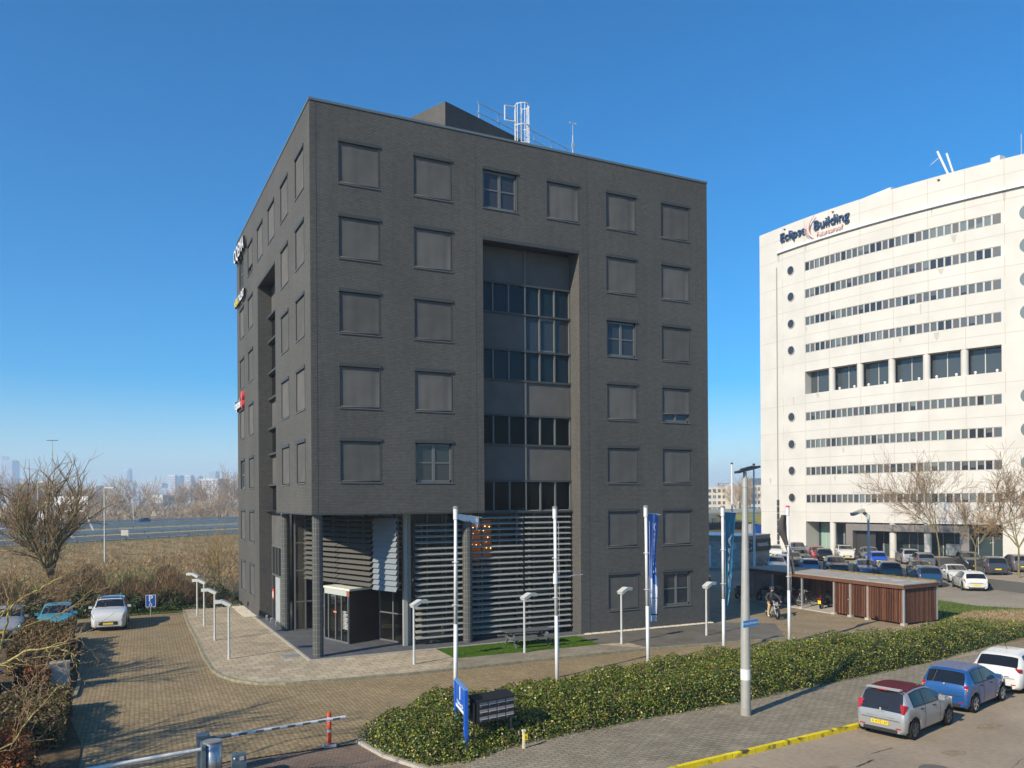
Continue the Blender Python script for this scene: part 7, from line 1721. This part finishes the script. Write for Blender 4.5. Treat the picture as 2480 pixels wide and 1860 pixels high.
# skyline
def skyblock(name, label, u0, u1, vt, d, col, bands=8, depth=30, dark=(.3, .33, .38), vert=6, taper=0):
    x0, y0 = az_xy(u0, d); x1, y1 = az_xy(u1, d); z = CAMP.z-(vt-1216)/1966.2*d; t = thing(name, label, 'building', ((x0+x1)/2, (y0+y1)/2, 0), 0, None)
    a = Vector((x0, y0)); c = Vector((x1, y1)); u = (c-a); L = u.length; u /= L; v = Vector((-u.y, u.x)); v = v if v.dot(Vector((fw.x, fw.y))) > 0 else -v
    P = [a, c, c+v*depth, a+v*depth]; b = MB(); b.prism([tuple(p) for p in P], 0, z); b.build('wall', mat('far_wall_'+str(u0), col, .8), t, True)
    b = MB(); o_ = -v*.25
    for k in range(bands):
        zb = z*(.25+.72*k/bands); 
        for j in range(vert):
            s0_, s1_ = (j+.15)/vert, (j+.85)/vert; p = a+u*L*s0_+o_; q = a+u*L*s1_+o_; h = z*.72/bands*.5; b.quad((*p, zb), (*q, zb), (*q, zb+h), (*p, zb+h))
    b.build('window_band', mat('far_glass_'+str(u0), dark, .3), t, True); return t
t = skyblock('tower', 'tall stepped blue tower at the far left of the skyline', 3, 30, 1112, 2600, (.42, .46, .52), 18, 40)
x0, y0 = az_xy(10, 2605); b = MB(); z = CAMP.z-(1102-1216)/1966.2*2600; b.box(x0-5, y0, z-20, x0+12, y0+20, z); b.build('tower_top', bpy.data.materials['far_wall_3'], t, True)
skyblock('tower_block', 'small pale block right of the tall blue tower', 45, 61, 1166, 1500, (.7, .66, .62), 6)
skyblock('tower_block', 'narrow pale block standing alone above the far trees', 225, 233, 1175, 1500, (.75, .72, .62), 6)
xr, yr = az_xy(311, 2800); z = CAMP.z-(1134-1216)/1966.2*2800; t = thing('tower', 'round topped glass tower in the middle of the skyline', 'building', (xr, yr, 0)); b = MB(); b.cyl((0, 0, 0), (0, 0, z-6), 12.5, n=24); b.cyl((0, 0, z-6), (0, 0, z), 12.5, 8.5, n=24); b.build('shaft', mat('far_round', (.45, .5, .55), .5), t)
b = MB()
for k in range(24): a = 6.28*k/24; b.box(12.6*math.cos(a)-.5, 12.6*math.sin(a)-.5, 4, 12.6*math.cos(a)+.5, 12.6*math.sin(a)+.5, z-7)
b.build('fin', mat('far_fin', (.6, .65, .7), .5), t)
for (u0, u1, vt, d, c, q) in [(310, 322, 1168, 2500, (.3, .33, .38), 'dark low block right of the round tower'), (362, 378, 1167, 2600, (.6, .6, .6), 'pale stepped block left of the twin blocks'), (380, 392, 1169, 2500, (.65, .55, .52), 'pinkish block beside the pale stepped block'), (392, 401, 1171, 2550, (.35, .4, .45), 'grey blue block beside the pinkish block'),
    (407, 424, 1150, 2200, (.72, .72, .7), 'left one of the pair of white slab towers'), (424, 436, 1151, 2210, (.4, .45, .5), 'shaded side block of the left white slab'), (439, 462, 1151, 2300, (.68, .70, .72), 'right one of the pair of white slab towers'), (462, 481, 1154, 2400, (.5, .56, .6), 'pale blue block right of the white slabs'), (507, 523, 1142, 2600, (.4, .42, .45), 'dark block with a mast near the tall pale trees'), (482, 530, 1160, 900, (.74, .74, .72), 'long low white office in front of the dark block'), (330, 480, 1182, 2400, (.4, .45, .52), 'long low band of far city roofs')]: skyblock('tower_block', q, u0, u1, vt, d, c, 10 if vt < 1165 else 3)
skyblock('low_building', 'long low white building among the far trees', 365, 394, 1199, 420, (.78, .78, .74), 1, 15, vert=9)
# buildings in the gap
def gap_block(label, u0, u1, vt, d, rows, cols, col, z0=5.5, skip=()):
    t = thing('office_block', label, 'building', (*az_xy((u0+u1)/2, d), 0)); x0, y0 = az_xy(u0, d); x1, y1 = az_xy(u1, d); z = CAMP.z-(vt-1207)/1966.2*d
    a = Vector((x0, y0)); c = Vector((x1, y1)); u = c-a; L = u.length; u /= L; v = Vector((-u.y, u.x)); v = v if v.dot(Vector((fw.x, fw.y))) > 0 else -v
    b = MB(); b.prism([tuple(p) for p in (a, c, c+v*20, a+v*20)], 0, z); b.build('wall', mat('gap_wall_'+str(u0), col, .85), t, True)
    wm = glass_mat('gap_glass_'+str(u0), (.05, .06, .09)); H_r = (z-1.2-z0)/rows
    for r_i in range(rows):
        for k in range(cols):
            if (r_i, k) in skip: continue
            s0_, s1_ = (k+.2)/cols*L, (k+.78)/cols*L; p = a+u*s0_-v*.12; q = a+u*s1_-v*.12; zt = z-1.2-H_r*r_i-.3; b = MB(); b.quad((*p, zt-H_r*.52), (*q, zt-H_r*.52), (*q, zt), (*p, zt)); b.build('window', wm, t, True)
    return t, a, u, v, z, L
t, a, u, v, z, L = gap_block('cream office block with a roof sign in the gap between the offices', 1690, 1771, 1179, 520, 4, 7, (.62, .54, .42), -2)
q = a+u*(L*.76)-v*.5; b = MB(); b.beam((*(q-u*4.0), z+1.3), (*(q+u*4.6), z+1.3), .3, 2.0); sg = b.build('roof_sign', WHITE, t, True)
place_text('lettering', 'KOOT', 2.6, NAVYL, frame((q.x-v.x*.3, q.y-v.y*.3, z+1.35), (u.x, u.y, 0), (0, 0, 1)), sg, .05, bold=.06)
t, a, u, v, z, L = gap_block('paler office block right of the roof sign block with a dark stair window', 1777, 1850, 1175, 500, 4, 9, (.66, .58, .46), -2, skip={(r_, k) for r_ in range(4) for k in (0, 1, 2, 3)})
b = MB(); p = a+u*L*.17-v*.15; q = a+u*L*.24-v*.15; b.quad((*p, 1), (*q, 1), (*q, z-2), (*p, z-2)); b.build('stair_window', glass_mat('stair_glass', (.05, .055, .06)), t, True)
b = MB(); p = a+u*L*.62; b.prism([tuple(p), tuple(p+u*9), tuple(p+u*9+v*8), tuple(p+v*8)], z, z+4.2); b.build('plant_room', mat('plant_blue', (.08, .12, .18), .5), t, True)
# viaduct
def gp(u, d): return Vector(az_xy(u, d))
vt_ = thing('viaduct', 'concrete motorway viaduct crossing the gap between the offices', 'bridge', (*gp(1760, 190), 0))
v0_, v1_ = gp(1620, 178), gp(1960, 205); dvv = (v1_-v0_).normalized(); nv = Vector((-dvv.y, dvv.x))
b = MB(); b.beam((*v0_, 3.2), (*(v0_+dvv*60), 3.2), .6, 1.1); b.build('parapet', mat('bridge_concrete', (.36, .34, .30), .8), vt_, True)
b = MB(); b.beam((*(v0_+nv*8), 3.0), (*(v1_+nv*8), 3.0), 16, .5); b.build('deck', MROAD, vt_, True)
b = MB(); b.beam((*(v0_+nv*14), 1.3), (*(v0_+dvv*15.0+nv*14), 1.3), 1, 3.4); b.build('underside_shade', BLACK, vt_, True)  # black block painting the shade under the viaduct deck
for k, (o_, zz_) in enumerate(((.0, 4.1), (6, 4.2), (9, 4.2), (15, 4.3), (30, 4.6), (34, 4.7))):
    b = MB(); b.beam((*(v0_+nv*o_), zz_), (*(v1_+nv*o_), zz_), .1, .3); b.build('rail', RAILM, vt_, True)
b = MB(); q0, q1 = v0_+dvv*14.5, v1_+dvv*60; b.add([(*(q0-nv*22), -.1), (*(q1-nv*22), -.1), (*(q1-nv*.5), 3.5), (*(q0-nv*.5), 3.5)], [(0, 1, 2, 3)]); b.add([(*(q0-nv*.5), 3.5), (*(q1-nv*.5), 3.5), (*(q1+nv*40), 3.6), (*(q0+nv*40), 3.6)], [(0, 1, 2, 3)])
tag(b.build('grass_slope', mat('slope_grass', (.24, .22, .06), .95, noise=.25, nscale=.6)), kind='structure')
for k, (u_0, zt, q) in enumerate(((1826, 1200, 'white flagpole in the gap close to the cream office'), (1770, 1124, 'tall white flagpole in the gap behind the teal banner'))):
    d = 78 if k == 0 else 88; vt0 = (1127 if k == 0 else 1124); x, y = az_xy(u_0 if k == 0 else 1773, d); h = CAMP.z-(vt0-1207)/1966.2*d
    t = thing('flagpole', q, 'flagpole', (x, y, 0)); b = MB(); b.cyl((0, 0, 0), (0, 0, h), .13, .08, 10); b.build('pole', WHITE, t); b = MB(); b.cyl((0, 0, h), (0, 0, h+.15), .13, n=8); b.build('finial', BLACK, t)
tr_ = thing('traffic_sign', 'small white and blue road signs below the grassy slope', 'sign', (*gp(1822, 120), 0)); b = MB(); b.cyl((0, 0, 0), (0, 0, 3.5), .06, n=6); b.build('post', GALV, tr_); b = MB(); b.box(-1.3, -.05, 1.8, -.2, 0, 3.4); b.build('sign_plate', WHITE, tr_); b = MB(); b.cyl((1.2, -.05, 2.6), (1.2, 0, 2.6), .7, n=16); b.cyl((1.2, 0, 0), (1.2, 0, 2.6), .06, n=6); b.build('round_sign', BLUE, tr_)
# haze
HZ = bpy.data.materials.new('haze'); HZ.use_nodes = True; nn = HZ.node_tree.nodes; nn.remove(nn['Principled BSDF']); pv = nn.new('ShaderNodeVolumePrincipled')
pv.inputs['Color'].default_value = (.64, .80, 1, 1); pv.inputs['Density'].default_value = .00042; pv.inputs['Anisotropy'].default_value = 0; HZ.node_tree.links.new(pv.outputs[0], nn['Material Output'].inputs['Volume'])
b = MB(); b.box(-3000, -400, -1.1, 3600, 4200, 168); tag(b.build('haze', HZ), kind='stuff')
